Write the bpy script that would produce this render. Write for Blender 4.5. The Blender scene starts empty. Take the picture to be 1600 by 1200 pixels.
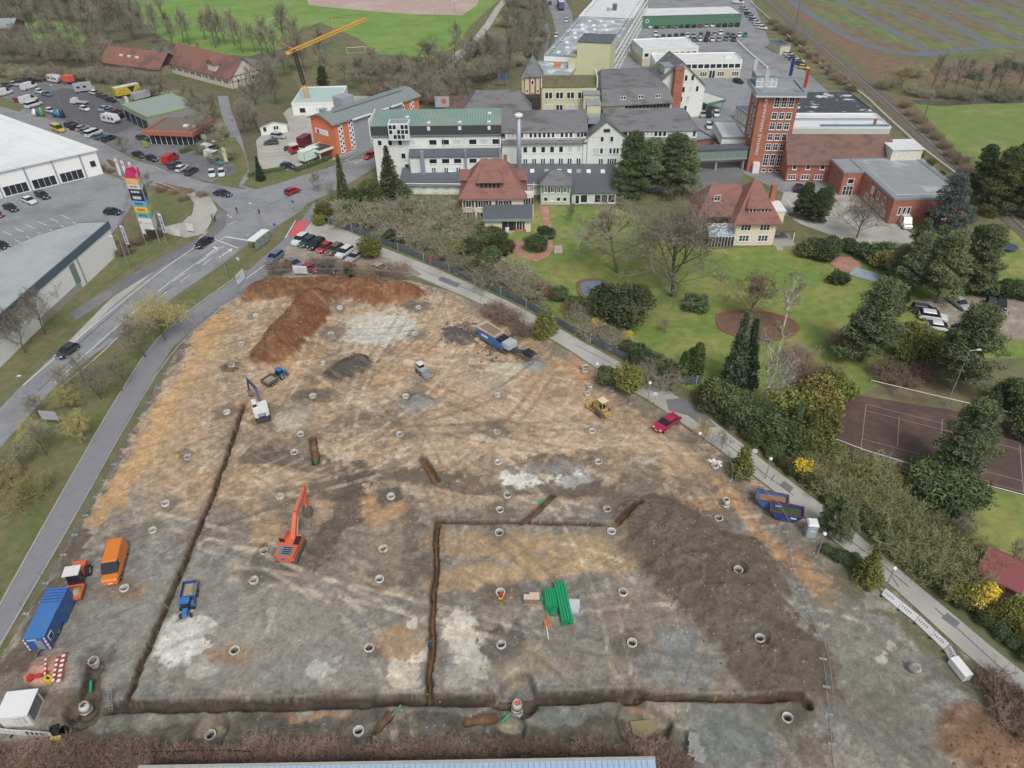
import bpy, math, random
import numpy as np
from mathutils import Vector, Matrix
R=math.radians
scene=bpy.context.scene
# ---------------------------------------------------------------- camera
FPX=1150.0; PITCH=R(37); CAMZ=70.0; ROLL=R(1.0)
cam_d=bpy.data.cameras.new('camera'); cam=bpy.data.objects.new('camera',cam_d); scene.collection.objects.link(cam)
cam_d.sensor_fit='HORIZONTAL'; cam_d.sensor_width=36; cam_d.lens=36*FPX/1600; cam_d.clip_start=1; cam_d.clip_end=20000
cam.matrix_world=Matrix.Translation((0,0,CAMZ)) @ Matrix.Rotation(R(90)-PITCH,4,'X') @ Matrix.Rotation(-ROLL,4,'Z')
scene.camera=cam
# ---------------------------------------------------------------- overcast sky and a soft sun
SUN_EL=R(52); SUN_AZ=R(163)     # azimuth clockwise from +Y
w=bpy.data.worlds.new('World'); scene.world=w; w.use_nodes=True
nt=w.node_tree; nt.nodes.clear()
sky=nt.nodes.new('ShaderNodeTexSky'); sky.sky_type='NISHITA'; sky.sun_disc=False
sky.sun_elevation=SUN_EL; sky.sun_rotation=SUN_AZ; sky.air_density=1.0; sky.dust_density=4.0; sky.ozone_density=1.0
hs=nt.nodes.new('ShaderNodeHueSaturation'); hs.inputs['Saturation'].default_value=0.30
bg=nt.nodes.new('ShaderNodeBackground'); bg.inputs['Strength'].default_value=0.11
ow=nt.nodes.new('ShaderNodeOutputWorld')
nt.links.new(sky.outputs[0],hs.inputs['Color']); nt.links.new(hs.outputs[0],bg.inputs['Color']); nt.links.new(bg.outputs[0],ow.inputs[0])
sl=bpy.data.lights.new('sun','SUN'); sl.energy=1.5; sl.angle=R(16); sl.color=(1.0,0.965,0.92)
so=bpy.data.objects.new('sun',sl); scene.collection.objects.link(so)
sd=Vector((math.sin(SUN_AZ)*math.cos(SUN_EL),math.cos(SUN_AZ)*math.cos(SUN_EL),math.sin(SUN_EL)))
so.rotation_euler=sd.to_track_quat('Z','Y').to_euler()
scene.view_settings.view_transform='Standard'; scene.view_settings.look='None'
scene.view_settings.exposure=0.0; scene.view_settings.gamma=1
# ---------------------------------------------------------------- survey: photo pixel -> place on the ground (or at height z)
def ray(px,py):
    x=px-800; y=py-600; c,s=math.cos(ROLL),math.sin(ROLL)
    xr=x*c-y*s; yr=x*s+y*c
    return (xr, FPX*math.cos(PITCH)-yr*math.sin(PITCH), -FPX*math.sin(PITCH)-yr*math.cos(PITCH))
def G(px,py,z=0.0):
    d=ray(px,py); t=(z-CAMZ)/d[2]; return Vector((d[0]*t,d[1]*t,z))
def PX(P):
    x,y,z=P[0],P[1],P[2]-CAMZ
    F=y*math.cos(PITCH)-z*math.sin(PITCH); D=-y*math.sin(PITCH)-z*math.cos(PITCH)
    xr=FPX*x/F; yr=FPX*D/F; c,s=math.cos(ROLL),math.sin(ROLL)
    return (800+xr*c+yr*s, 600-xr*s+yr*c)
def ang(a,b):
    a=G(*a); b=G(*b); return math.atan2(b.y-a.y,b.x-a.x)
# ---------------------------------------------------------------- helpers
COL=scene.collection
rnd=random.Random(7)
ORD=['first','second','third','fourth','fifth','sixth','seventh','eighth','ninth','tenth','eleventh','twelfth','thirteenth','fourteenth','fifteenth','sixteenth','seventeenth','eighteenth','nineteenth','twentieth']
ORD+=['twenty-'+o for o in ORD[:9]]+['thirtieth']+['thirty-'+o for o in ORD[:9]]+['fortieth']+['forty-'+o for o in ORD[:9]]
def lin(c):
    return tuple((v/255/12.92 if v<=10 else ((v/255+.055)/1.055)**2.4) for v in c)
def srgb(r,g,b,k=1.0):
    l=lin((r,g,b)); y=.3*l[0]+.5*l[1]+.2*l[2]; d=DESAT; return tuple((v*(1-d)+y*d)*k for v in l)+(1,)
DESAT=.05
MATS={}
def mat(name,col,rough=0.8,metal=0.0,var=0.18,scale=1.5,detail=6,bump=0.0,bscale=None,col2=None,c2lo=.5,c2hi=.62,c2scale=.5,spec=None,stretch=None,coord='pos',trans=0):
    """procedural material: base colour, fine noise variation, optional second colour in patches, bump"""
    if name in MATS: return MATS[name]
    m=bpy.data.materials.new(name); m.use_nodes=True; n=m.node_tree; L=n.links
    b=n.nodes['Principled BSDF']; b.inputs['Roughness'].default_value=rough; b.inputs['Metallic'].default_value=metal
    if spec is not None: b.inputs['Specular IOR Level'].default_value=spec
    if len(col)==3: col=srgb(*col)
    src=n.nodes.new('ShaderNodeNewGeometry').outputs['Position'] if coord=='pos' else n.nodes.new('ShaderNodeTexCoord').outputs['Object']
    if stretch:
        mp=n.nodes.new('ShaderNodeMapping'); mp.inputs['Scale'].default_value=stretch; L.new(src,mp.inputs[0]); src=mp.outputs[0]
    def noise(sc,de=6):
        t=n.nodes.new('ShaderNodeTexNoise'); t.inputs['Scale'].default_value=sc; t.inputs['Detail'].default_value=de; t.inputs['Roughness'].default_value=.62
        L.new(src,t.inputs['Vector']); return t.outputs['Fac']
    cur=None
    if col2 is not None:
        if len(col2)==3: col2=srgb(*col2)
        mr=n.nodes.new('ShaderNodeMapRange'); mr.inputs[1].default_value=c2lo; mr.inputs[2].default_value=c2hi
        L.new(noise(c2scale),mr.inputs[0])
        mx=n.nodes.new('ShaderNodeMix'); mx.data_type='RGBA'; mx.inputs[6].default_value=col; mx.inputs[7].default_value=col2
        L.new(mr.outputs[0],mx.inputs[0]); cur=mx.outputs[2]
    if var>0:
        f=noise(scale,detail)
        mr=n.nodes.new('ShaderNodeMapRange'); mr.inputs[1].default_value=.25; mr.inputs[2].default_value=.75; mr.inputs[3].default_value=1-var; mr.inputs[4].default_value=1+var; mr.clamp=False
        L.new(f,mr.inputs[0])
        vm=n.nodes.new('ShaderNodeVectorMath'); vm.operation='SCALE'
        if cur is None: vm.inputs[0].default_value=col[:3]
        else: L.new(cur,vm.inputs[0])
        L.new(mr.outputs[0],vm.inputs['Scale']); cur=vm.outputs[0]
    if cur is None: b.inputs['Base Color'].default_value=col
    else: L.new(cur,b.inputs['Base Color'])
    if bump>0:
        bp=n.nodes.new('ShaderNodeBump'); bp.inputs['Strength'].default_value=bump; bp.inputs['Distance'].default_value=.05
        L.new(noise(bscale or scale*4),bp.inputs['Height']); L.new(bp.outputs[0],b.inputs['Normal'])
    if trans: b.inputs['Transmission Weight'].default_value=trans
    m.diffuse_color=col; MATS[name]=m; return m
class MB:
    def __init__(s): s.v=[]; s.f=[]; s.m=[]
    def add(s,vs,fs,mi=0):
        o=len(s.v); s.v+=[tuple(p) for p in vs]; s.f+=[tuple(i+o for i in f) for f in fs]; s.m+=[mi]*len(fs); return s
    def hexa(s,b,t,mi=0):           # bottom 4, top 4 (ccw from above)
        return s.add(list(b)+list(t),[(3,2,1,0),(4,5,6,7),(0,1,5,4),(1,2,6,5),(2,3,7,6),(3,0,4,7)],mi)
    def box(s,x0,y0,z0,x1,y1,z1,mi=0):
        return s.hexa([(x0,y0,z0),(x1,y0,z0),(x1,y1,z0),(x0,y1,z0)],[(x0,y0,z1),(x1,y0,z1),(x1,y1,z1),(x0,y1,z1)],mi)
    def cbox(s,c,d,mi=0,rz=0,taper=1.0):
        x,y,z=c; a,b,h=d[0]/2,d[1]/2,d[2]; ca,sa=math.cos(rz),math.sin(rz)
        P=lambda u,v,zz:(x+u*ca-v*sa,y+u*sa+v*ca,zz)
        t=taper
        return s.hexa([P(-a,-b,z),P(a,-b,z),P(a,b,z),P(-a,b,z)],[P(-a*t,-b*t,z+h),P(a*t,-b*t,z+h),P(a*t,b*t,z+h),P(-a*t,b*t,z+h)],mi)
    def prism(s,poly,z0,z1,mi=0,mtop=None):
        n=len(poly); o=len(s.v)
        s.v+=[(p[0],p[1],z0) for p in poly]+[(p[0],p[1],z1) for p in poly]
        for i in range(n):
            j=(i+1)%n; s.f.append((o+i,o+j,o+n+j,o+n+i)); s.m.append(mi)
        s.f.append(tuple(o+n+i for i in range(n))); s.m.append(mi if mtop is None else mtop)
        s.f.append(tuple(o+i for i in reversed(range(n)))); s.m.append(mi); return s
    def xprism(s,prof,x0,x1,mi=0):     # profile in (y,z), extruded along x
        n=len(prof); o=len(s.v)
        s.v+=[(x0,p[0],p[1]) for p in prof]+[(x1,p[0],p[1]) for p in prof]
        for i in range(n):
            j=(i+1)%n; s.f.append((o+i,o+j,o+n+j,o+n+i)); s.m.append(mi)
        s.f.append(tuple(o+n+i for i in range(n))); s.f.append(tuple(o+i for i in reversed(range(n)))); s.m+=[mi,mi]; return s
    def yprism(s,prof,y0,y1,mi=0):     # profile in (x,z), extruded along y
        n=len(prof); o=len(s.v)
        s.v+=[(p[0],y0,p[1]) for p in prof]+[(p[0],y1,p[1]) for p in prof]
        for i in range(n):
            j=(i+1)%n; s.f.append((o+i,o+n+i,o+n+j,o+j)); s.m.append(mi)
        s.f.append(tuple(o+i for i in range(n))); s.f.append(tuple(o+n+i for i in reversed(range(n)))); s.m+=[mi,mi]; return s
    def tube(s,a,b,r0,r1=None,n=6,mi=0,cap=True):
        a=Vector(a); b=Vector(b); r1=r0 if r1 is None else r1
        d=(b-a); 
        if d.length<1e-6: return s
        d.normalize(); u=d.orthogonal().normalized(); v=d.cross(u); o=len(s.v)
        for c,r in ((a,r0),(b,r1)):
            for i in range(n):
                t=2*math.pi*i/n; s.v.append(tuple(c+u*(r*math.cos(t))+v*(r*math.sin(t))))
        for i in range(n):
            j=(i+1)%n; s.f.append((o+i,o+j,o+n+j,o+n+i)); s.m.append(mi)
        if cap:
            s.f.append(tuple(o+i for i in reversed(range(n)))); s.f.append(tuple(o+n+i for i in range(n))); s.m+=[mi,mi]
        return s
    def lathe(s,prof,n=20,c=(0,0,0),mi=0,close=False):   # prof (r,z); close joins last to first
        o=len(s.v); k=len(prof)
        for r,z in prof:
            for i in range(n):
                t=2*math.pi*i/n; s.v.append((c[0]+r*math.cos(t),c[1]+r*math.sin(t),c[2]+z))
        for a in range(k if close else k-1):
            b=(a+1)%k
            for i in range(n):
                j=(i+1)%n; s.f.append((o+a*n+i,o+a*n+j,o+b*n+j,o+b*n+i)); s.m.append(mi)
        return s
    def wheel(s,c,r,wd,n=12,mi=0,mh=None):   # axle along y
        x,y,z=c; s.tube((x,y-wd/2,z),(x,y+wd/2,z),r,r,n,mi)
        if mh is not None:
            s.tube((x,y-wd/2-.01,z),(x,y+wd/2+.01,z),r*.6,r*.6,n,mh)
        return s
    def mesh(s,name,mats):
        me=bpy.data.meshes.new(name); me.from_pydata(s.v,[],s.f)
        mats=mats if isinstance(mats,(list,tuple)) else [mats]
        for m in mats: me.materials.append(m)
        if len(mats)>1: me.polygons.foreach_set('material_index',s.m)
        me.update(); return me
    def build(s,name,mats,parent=None,smooth=False,loc=None,rz=0):
        return put(name,s.mesh(name,mats),parent,loc,rz,smooth)
def put(name,me,parent=None,loc=None,rz=0,smooth=False):
    o=bpy.data.objects.new(name,me); COL.objects.link(o); o.parent=parent
    if loc is not None: o.location=loc
    if rz: o.rotation_euler.z=rz
    if smooth: me.polygons.foreach_set('use_smooth',[True]*len(me.polygons))
    return o
def tag(o,label,cat=None,group=None,kind=None):
    if label: o['label']=label
    if cat: o['category']=cat
    if group: o['group']=group
    if kind: o['kind']=kind
    return o
def thing(name,label,cat,loc=(0,0,0),rz=0,group=None):
    o=bpy.data.objects.new(name,None); COL.objects.link(o); o.empty_display_size=.3
    o.location=loc; o.rotation_euler.z=rz; return tag(o,label,cat,group)
def copy_tree(o,parent=None):
    c=o.copy(); COL.objects.link(c); c.parent=parent
    for ch in o.children: 
        if ch.name in KEEP: continue
        copy_tree(ch,c)
    return c
KEEP=set()
def setmat(o,i,m):
    o.material_slots[i].link='OBJECT'; o.material_slots[i].material=m
def struct(name,me_or_mb,m,z=None):
    me=me_or_mb.mesh(name,m) if isinstance(me_or_mb,MB) else me_or_mb
    o=put(name,me); o['kind']='structure'; return o
_lay=[0]
def layer(z): _lay[0]+=1; return z+_lay[0]*.0004
def sheet(name,pts,m,z=0.02,px=True,parent=None):
    """flat ground sheet from a photo-pixel outline"""
    z=layer(z)
    P=[G(*p) for p in pts] if px else [Vector((p[0],p[1],0)) for p in pts]
    import mathutils
    tri=mathutils.geometry.tessellate_polygon([[Vector((p.x,p.y,0)) for p in P]])
    mb=MB(); 
    a=sum((P[i].x*P[(i+1)%len(P)].y-P[(i+1)%len(P)].x*P[i].y) for i in range(len(P)))
    fs=[]
    for t in tri:
        p,q,r=(P[i] for i in t); cr=(q.x-p.x)*(r.y-p.y)-(q.y-p.y)*(r.x-p.x)
        fs.append(t if cr>0 else t[::-1])
    mb.add([(p.x,p.y,z) for p in P],fs)
    o=put(name,mb.mesh(name,m),parent)
    if parent is None: o['kind']='structure'
    return o
def ribbon(name,left,right,m,z=0.02,parent=None,th=0):
    """road strip between two pixel polylines with equally many points"""
    z=layer(z); mb=MB(); n=len(left)
    A=[G(*p) for p in left]; B=[G(*p) for p in right]
    mb.add([(p.x,p.y,z) for p in A]+[(p.x,p.y,z) for p in B],[(i,n+i,n+i+1,i+1) for i in range(n-1)])
    o=put(name,mb.mesh(name,m),parent)
    if parent is None: o['kind']='structure'
    return o
def pathpts(pts,px=True):
    return [G(*p) if px else Vector((p[0],p[1],0)) for p in pts]
def resample(P,step):
    out=[P[0]]; 
    for a,b in zip(P,P[1:]):
        L=(b-a).length; n=max(1,round(L/step))
        for i in range(1,n+1): out.append(a.lerp(b,i/n))
    return out
def smoothline(P,it=2):
    for _ in range(it):
        Q=[P[0]]
        for a,b in zip(P,P[1:]): Q+=[a.lerp(b,.25),a.lerp(b,.75)]
        P=Q+[P[-1]]
    return P
def strip(name,pts,width,m,z=0.02,parent=None,px=True,smooth=2,height=0):
    """band of constant width along a line; with height it becomes a low solid (kerb, wall)"""
    z=layer(z); P=pathpts(pts,px); P=smoothline(P,smooth) if len(P)>2 else P
    n=len(P); A=[];B=[]
    for i,p in enumerate(P):
        d=(P[min(i+1,n-1)]-P[max(i-1,0)]); d.z=0; d.normalize(); q=Vector((-d.y,d.x,0))*width/2
        A.append(p+q); B.append(p-q)
    mb=MB(); mb.add([(p.x,p.y,z+height) for p in A]+[(p.x,p.y,z+height) for p in B],[(i,n+i,n+i+1,i+1) for i in range(n-1)])
    if height:
        mb.add([(p.x,p.y,z+height) for p in A]+[(p.x,p.y,z) for p in A],[(i,i+1,n+i+1,n+i) for i in range(n-1)])
        mb.add([(p.x,p.y,z+height) for p in B]+[(p.x,p.y,z) for p in B],[(i+1,i,n+i,n+i+1) for i in range(n-1)])
        mb.add([(A[0].x,A[0].y,z),(B[0].x,B[0].y,z),(B[0].x,B[0].y,z+height),(A[0].x,A[0].y,z+height),(A[-1].x,A[-1].y,z),(B[-1].x,B[-1].y,z),(B[-1].x,B[-1].y,z+height),(A[-1].x,A[-1].y,z+height)],[(0,1,2,3),(7,6,5,4)])
    o=put(name,mb.mesh(name,m),parent)
    if parent is None: o['kind']='structure'
    return o
def dashes(parent,pts,width,on,off,m,z,name='road_marking'):
    P=resample(pathpts(pts),.5); acc=0; seg=[]; mb=MB()
    for a,b in zip(P,P[1:]):
        if (acc%(on+off))<on:
            d=(b-a).normalized(); q=Vector((-d.y,d.x,0))*width/2
            mb.add([(a+q).to_tuple()[:2]+(z,),(a-q).to_tuple()[:2]+(z,),(b-q).to_tuple()[:2]+(z,),(b+q).to_tuple()[:2]+(z,)],[(0,1,2,3)])
        acc+=(b-a).length
    return mb.build(name,m,parent)
# ================================================================ GROUND
grass_m=mat('meadow_grass',(106,112,74),.95,var=.35,scale=.35,col2=(122,112,84),c2lo=.42,c2hi=.62,c2scale=.05,bump=.5,bscale=6)
lawn_m=mat('lawn_grass',(114,138,62),.95,var=.3,scale=.6,col2=(146,146,80),c2lo=.44,c2hi=.62,c2scale=.09,bump=.4,bscale=5)
pitch_m=mat('pitch_grass',(114,150,66),.95,var=.16,scale=.12,col2=(130,156,80),c2lo=.45,c2hi=.65,c2scale=.03)
verge_m=mat('verge_grass',(100,112,64),.95,var=.3,scale=.8,col2=(122,114,82),c2lo=.40,c2hi=.62,c2scale=.15,bump=.4,bscale=5)
wood_m=mat('woodland_floor',(106,100,76),.95,var=.35,scale=.4,col2=(92,106,62),c2lo=.5,c2hi=.68,c2scale=.045,bump=.5,bscale=4)
asph_m=mat('asphalt',(146,149,153),.9,var=.14,scale=.9,col2=(128,130,134),c2lo=.45,c2hi=.65,c2scale=.12,bump=.15,bscale=25)
asph_d=mat('asphalt_dark',(116,117,121),.9,var=.14,scale=.5,col2=(134,135,138),c2lo=.5,c2hi=.7,c2scale=.08,bump=.15,bscale=25)
asph_l=mat('asphalt_pale',(182,180,174),.9,var=.14,scale=.6,col2=(164,162,156),c2lo=.45,c2hi=.65,c2scale=.15,bump=.15,bscale=20)
path_m=mat('path_asphalt',(136,137,143),.9,var=.10,scale=.7,bump=.1,bscale=25)
pave_m=mat('red_paving',(176,128,110),.85,var=.15,scale=2,col2=(190,150,132),c2scale=.4)
white_p=mat('road_paint',(214,216,214),.7,var=.12,scale=3)
red_p=mat('red_cycle_paint',(206,96,100),.8,var=.10,scale=1.5)
kerb_m=mat('kerb_stone',(168,166,160),.85,var=.12,scale=2)
ash_m=mat('ash_pitch',(184,160,152),.95,var=.10,scale=.15,col2=(196,176,168),c2scale=.04)
clay_m=mat('court_clay',(92,74,70),.95,var=.15,scale=.8,col2=(106,84,74),c2scale=.2)
gravel_m=mat('gravel_lot',(150,140,126),.95,var=.2,scale=1.2,col2=(168,158,140),c2scale=.3,bump=.4,bscale=12)
ballast_m=mat('rail_ballast',(112,102,94),.95,var=.25,scale=3,bump=.6,bscale=12)
steel_m=mat('rail_steel',(150,148,146),.4,.7,var=.1)
brownf_m=mat('brown_field',(128,106,84),.95,var=.25,scale=.25,col2=(112,108,72),c2lo=.48,c2hi=.64,c2scale=.05,bump=.4,bscale=3)
plot_m=mat('nursery_plot',(122,108,84),.95,var=.35,scale=.3,col2=(112,124,76),c2lo=.46,c2hi=.56,c2scale=.06,stretch=(1,.35,1),bump=.4,bscale=3)
field_m=mat('green_field',(118,138,70),.95,var=.14,scale=.2,col2=(136,142,84),c2scale=.05)
water_m=mat('river_water',(96,98,92),.08,var=.1,scale=.5,bump=.12,bscale=1.5)
concrete_m=mat('concrete_slab',(172,170,162),.9,var=.14,scale=.8,col2=(152,149,140),c2scale=.25)

SITE=[(392,452),(430,436),(520,437),(600,439),(640,438),(700,455),(760,480),(800,498),(880,544),(962,597),(1040,647),(1120,702),(1200,763),(1250,803),(1325,867),(1400,924),(1507,1022),(1600,1099),(1720,1200),(1760,1330),(600,1330),(-140,1330),(-150,1180),(-20,1060),(60,930),(120,825),(190,705),(250,590),(300,515),(342,480)]
SP=[G(*p) for p in SITE]
import mathutils
outer=[Vector((-4000,-2000,0)),Vector((4000,-2000,0)),Vector((4000,6000,0)),Vector((-4000,6000,0))]
ci=G(700,800)
hole=[Vector((p.x,p.y,0))+(ci-p).normalized()*0.6 for p in SP]
tri=mathutils.geometry.tessellate_polygon([outer,[Vector((p.x,p.y,0)) for p in hole]])
allp=outer+hole
mb=MB(); fs=[]
for t in tri:
    p,q,r=(allp[i] for i in t); cr=(q.x-p.x)*(r.y-p.y)-(q.y-p.y)*(r.x-p.x); fs.append(t if cr>0 else t[::-1])
mb.add([(p.x,p.y,0) for p in allp],fs); struct('ground',mb,grass_m)

# ---------------------------------------------------------------- numpy noise
_rs=np.random.RandomState(3); _tab=_rs.rand(256,256)
def vnoise(x,y):
    xi=np.floor(x).astype(int); yi=np.floor(y).astype(int); fx=x-xi; fy=y-yi
    fx=fx*fx*(3-2*fx); fy=fy*fy*(3-2*fy)
    a=_tab[xi&255,yi&255]; b=_tab[(xi+1)&255,yi&255]; c=_tab[xi&255,(yi+1)&255]; d=_tab[(xi+1)&255,(yi+1)&255]
    return (a*(1-fx)+b*fx)*(1-fy)+(c*(1-fx)+d*fx)*fy
def fbm(x,y,s,o=5,seed=0):
    v=0; a=.5; t=0
    for i in range(o):
        v=v+a*vnoise(x*s+seed*17.3+i*5.1,y*s+seed*9.7+i*3.3); t+=a; a*=.55; s*=2.03
    return v/t
def sstep(a,b,x):
    t=np.clip((x-a)/(b-a),0,1); return t*t*(3-2*t)
def dull(c,d=.22):
    y=c[...,:1]*.3+c[...,1:2]*.5+c[...,2:]*.2; return c*(1-d)+y*d
def inpoly(x,y,P):
    r=np.zeros(x.shape,bool); n=len(P)
    for i in range(n):
        a=P[i]; b=P[(i+1)%n]
        if abs(a.y-b.y)<1e-9: continue
        c=((a.y>y)!=(b.y>y))&(x<(b.x-a.x)*(y-a.y)/(b.y-a.y)+a.x); r^=c
    return r
def dline(x,y,pts):
    best=np.full(x.shape,1e9)
    for a,b in zip(pts,pts[1:]):
        dx,dy=b.x-a.x,b.y-a.y; L=dx*dx+dy*dy+1e-9
        t=np.clip(((x-a.x)*dx+(y-a.y)*dy)/L,0,1); best=np.minimum(best,np.hypot(x-a.x-t*dx,y-a.y-t*dy))
    return best
# ---------------------------------------------------------------- shaft rings (photo pixel, kind, row) used for holes and halos
RINGROWS=[
 ('along the foot of the red soil heaps',[(400,494),(531,482),(654,481)]),
 ('between the red soil ridge and the crushing machine',[(377,538),(517,522),(648,522)]),
 ('around the dark gravel heap',[(362,572),(505,568)]),
 ('level with the yellow bulldozer',[(355,645),(489,620),(634,620),(777,618)]),
 ('level with the pale sand heap',[(470,679),(625,679),(777,675),(925,675)]),
 ('north of the dark track across the middle',[(294,715),(460,707),(935,722),(778,723)]),
 ('level with the tip of the orange excavator boom',[(259,788),(438,777),(611,777),(793,775)]),
 ('inside and beside the square trench',[(781,797),(949,796),(780,833),(955,832),(1123,810)]),
 ('level with the orange excavator body',[(239,829),(413,862),(599,859)]),
 ('just above the grey levelled fields',[(397,908),(593,906),(782,927),(973,927),(1152,895)]),
 ('beside the orange van and the roller',[(195,920)]),
 ('on the grey levelled field above the long front trench',[(145,1031),(367,1017),(577,1013),(783,1008),(987,1006)]),
 ('below the long front trench near the hedge',[(327,1145),(559,1138)]),
 ('by the fenced edge of the dark mound',[(1186,1000),(1230,1122),(1117,729)]),
]
RINGS=[p for r in RINGROWS for p in r[1]]
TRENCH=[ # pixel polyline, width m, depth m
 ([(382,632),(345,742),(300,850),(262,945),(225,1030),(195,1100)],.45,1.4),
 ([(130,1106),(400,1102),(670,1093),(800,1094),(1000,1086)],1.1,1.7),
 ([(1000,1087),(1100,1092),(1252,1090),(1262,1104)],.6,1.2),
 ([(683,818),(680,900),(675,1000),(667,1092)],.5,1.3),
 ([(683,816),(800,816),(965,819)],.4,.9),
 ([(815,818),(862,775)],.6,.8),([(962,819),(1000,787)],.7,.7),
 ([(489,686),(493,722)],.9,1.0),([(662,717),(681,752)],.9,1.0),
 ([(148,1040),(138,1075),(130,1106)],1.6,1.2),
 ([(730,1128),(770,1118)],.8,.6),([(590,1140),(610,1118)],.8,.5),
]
PITS=[((808,1085),2.2,1.6),((132,1104),2.0,1.3),((1005,1131),2.3,1.0),((785,1135),2.0,.7),((559,1139),1.8,.7),((327,1146),1.8,.7)]
RIDGES=[ # pixel polyline, half width m, height m, rgb, strength
 ([(428,552),(455,520),(478,490),(492,472)],4.3,2.9,(122,82,54),1),
 ([(402,458),(450,450),(510,450),(560,455)],3.6,2.3,(118,82,58),1),
 ([(570,452),(600,462),(628,458)],4.2,2.6,(126,86,58),1),
 ([(1040,830),(1085,880),(1130,930)],6.5,1.7,(106,95,83),1),
 ([(1075,855),(1150,880),(1180,940)],5.0,1.3,(110,99,87),1),
 ([(1130,930),(1190,990),(1225,1030)],5.5,1.0,(108,97,85),1),
 ([(1000,800),(1040,825)],3.0,.8,(118,108,98),.9),
 ([(1530,1158),(1610,1195)],4.0,.8,(142,108,82),.7),
 ([(457,651),(459,652)],2.6,1.1,(172,163,144),1),
 ([(535,578),(556,570)],2.9,1.3,(86,80,74),1),
 ([(655,628),(657,629)],2.4,.8,(142,140,133),1),
 ([(832,570),(833,571)],1.9,.9,(148,148,147),1),
 ([(70,1046),(74,1048)],1.9,.8,(196,152,132),1),
 ([(708,520),(728,532)],2.0,.7,(104,98,95),1),([(640,478),(645,476)],1.2,.6,(118,108,100),1),
 ([(768,543),(772,545)],.9,.4,(100,92,86),1),([(355,574),(366,578)],.9,.4,(126,92,66),1),
]
T_=(180,155,126); O_=(190,152,108); GR=(138,138,133); DG=(104,97,90); PL=(208,202,186); WH=(206,206,200); BL=(128,131,128)
LINES=[
 ([(348,492),(292,590),(236,690),(165,805)],3.6,(206,164,108),.6),
 ([(330,560),(300,640),(270,740)],5,(188,160,128),.4),
 ([(395,714),(560,735),(700,755),(820,762),(950,764),(1045,800)],2.6,(112,100,88),.85),
 ([(645,790),(640,850),(636,905)],2.2,(112,103,94),.75),
 ([(560,745),(545,800),(500,850),(450,890)],4.2,(92,85,79),.8),
 ([(415,860),(470,880),(480,905)],3,(112,106,98),.6),
 ([(1000,780),(1050,830),(1110,900),(1180,980),(1235,1040)],9.0,(116,106,94),.8),
 ([(1080,690),(1150,790),(1235,880),(1300,930)],2.4,(206,156,98),.55),
 ([(780,505),(900,572),(1000,640),(1100,715)],3.2,(176,146,112),.6),
 ([(735,470),(830,520),(930,585),(1030,655),(1130,735),(1230,830),(1330,905),(1500,1040)],3.0,(128,120,106),.75),
 ([(1330,905),(1420,970),(1500,1050),(1600,1140)],4.0,(108,106,78),.7),
 ([(130,835),(80,930),(20,1040)],2.6,(104,92,78),.85),([(340,482),(300,517),(250,592),(190,707),(120,828)],1.3,(110,110,112),.85),
 ([(100,1128),(400,1128),(700,1120),(1000,1118)],2.0,(112,112,102),.6),
 ([(100,1150),(400,1152),(700,1150),(1050,1150)],2.5,(98,92,78),.8),
 ([(300,1112),(500,1113),(640,1108)],.8,(176,128,92),.6),([(900,1100),(1020,1101)],.7,(176,128,92),.6),
 ([(640,620),(720,680),(800,740)],1.6,(196,170,140),.4),([(690,560),(760,640),(880,690)],5,(198,170,140),.55),
 ([(700,650),(800,655),(900,640)],3,(204,178,148),.5),([(880,690),(760,700),(640,700)],2.2,(202,178,150),.4),
 ([(1000,690),(900,700),(800,705)],1.2,(214,192,164),.5),
 ([(690,905),(800,895),(930,880)],3,(192,162,118),.7),([(690,850),(800,850),(930,845)],3.5,(182,152,110),.6),
 ([(1120,960),(1110,900),(1060,850)],.5,(70,62,56),.5),
]
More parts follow.
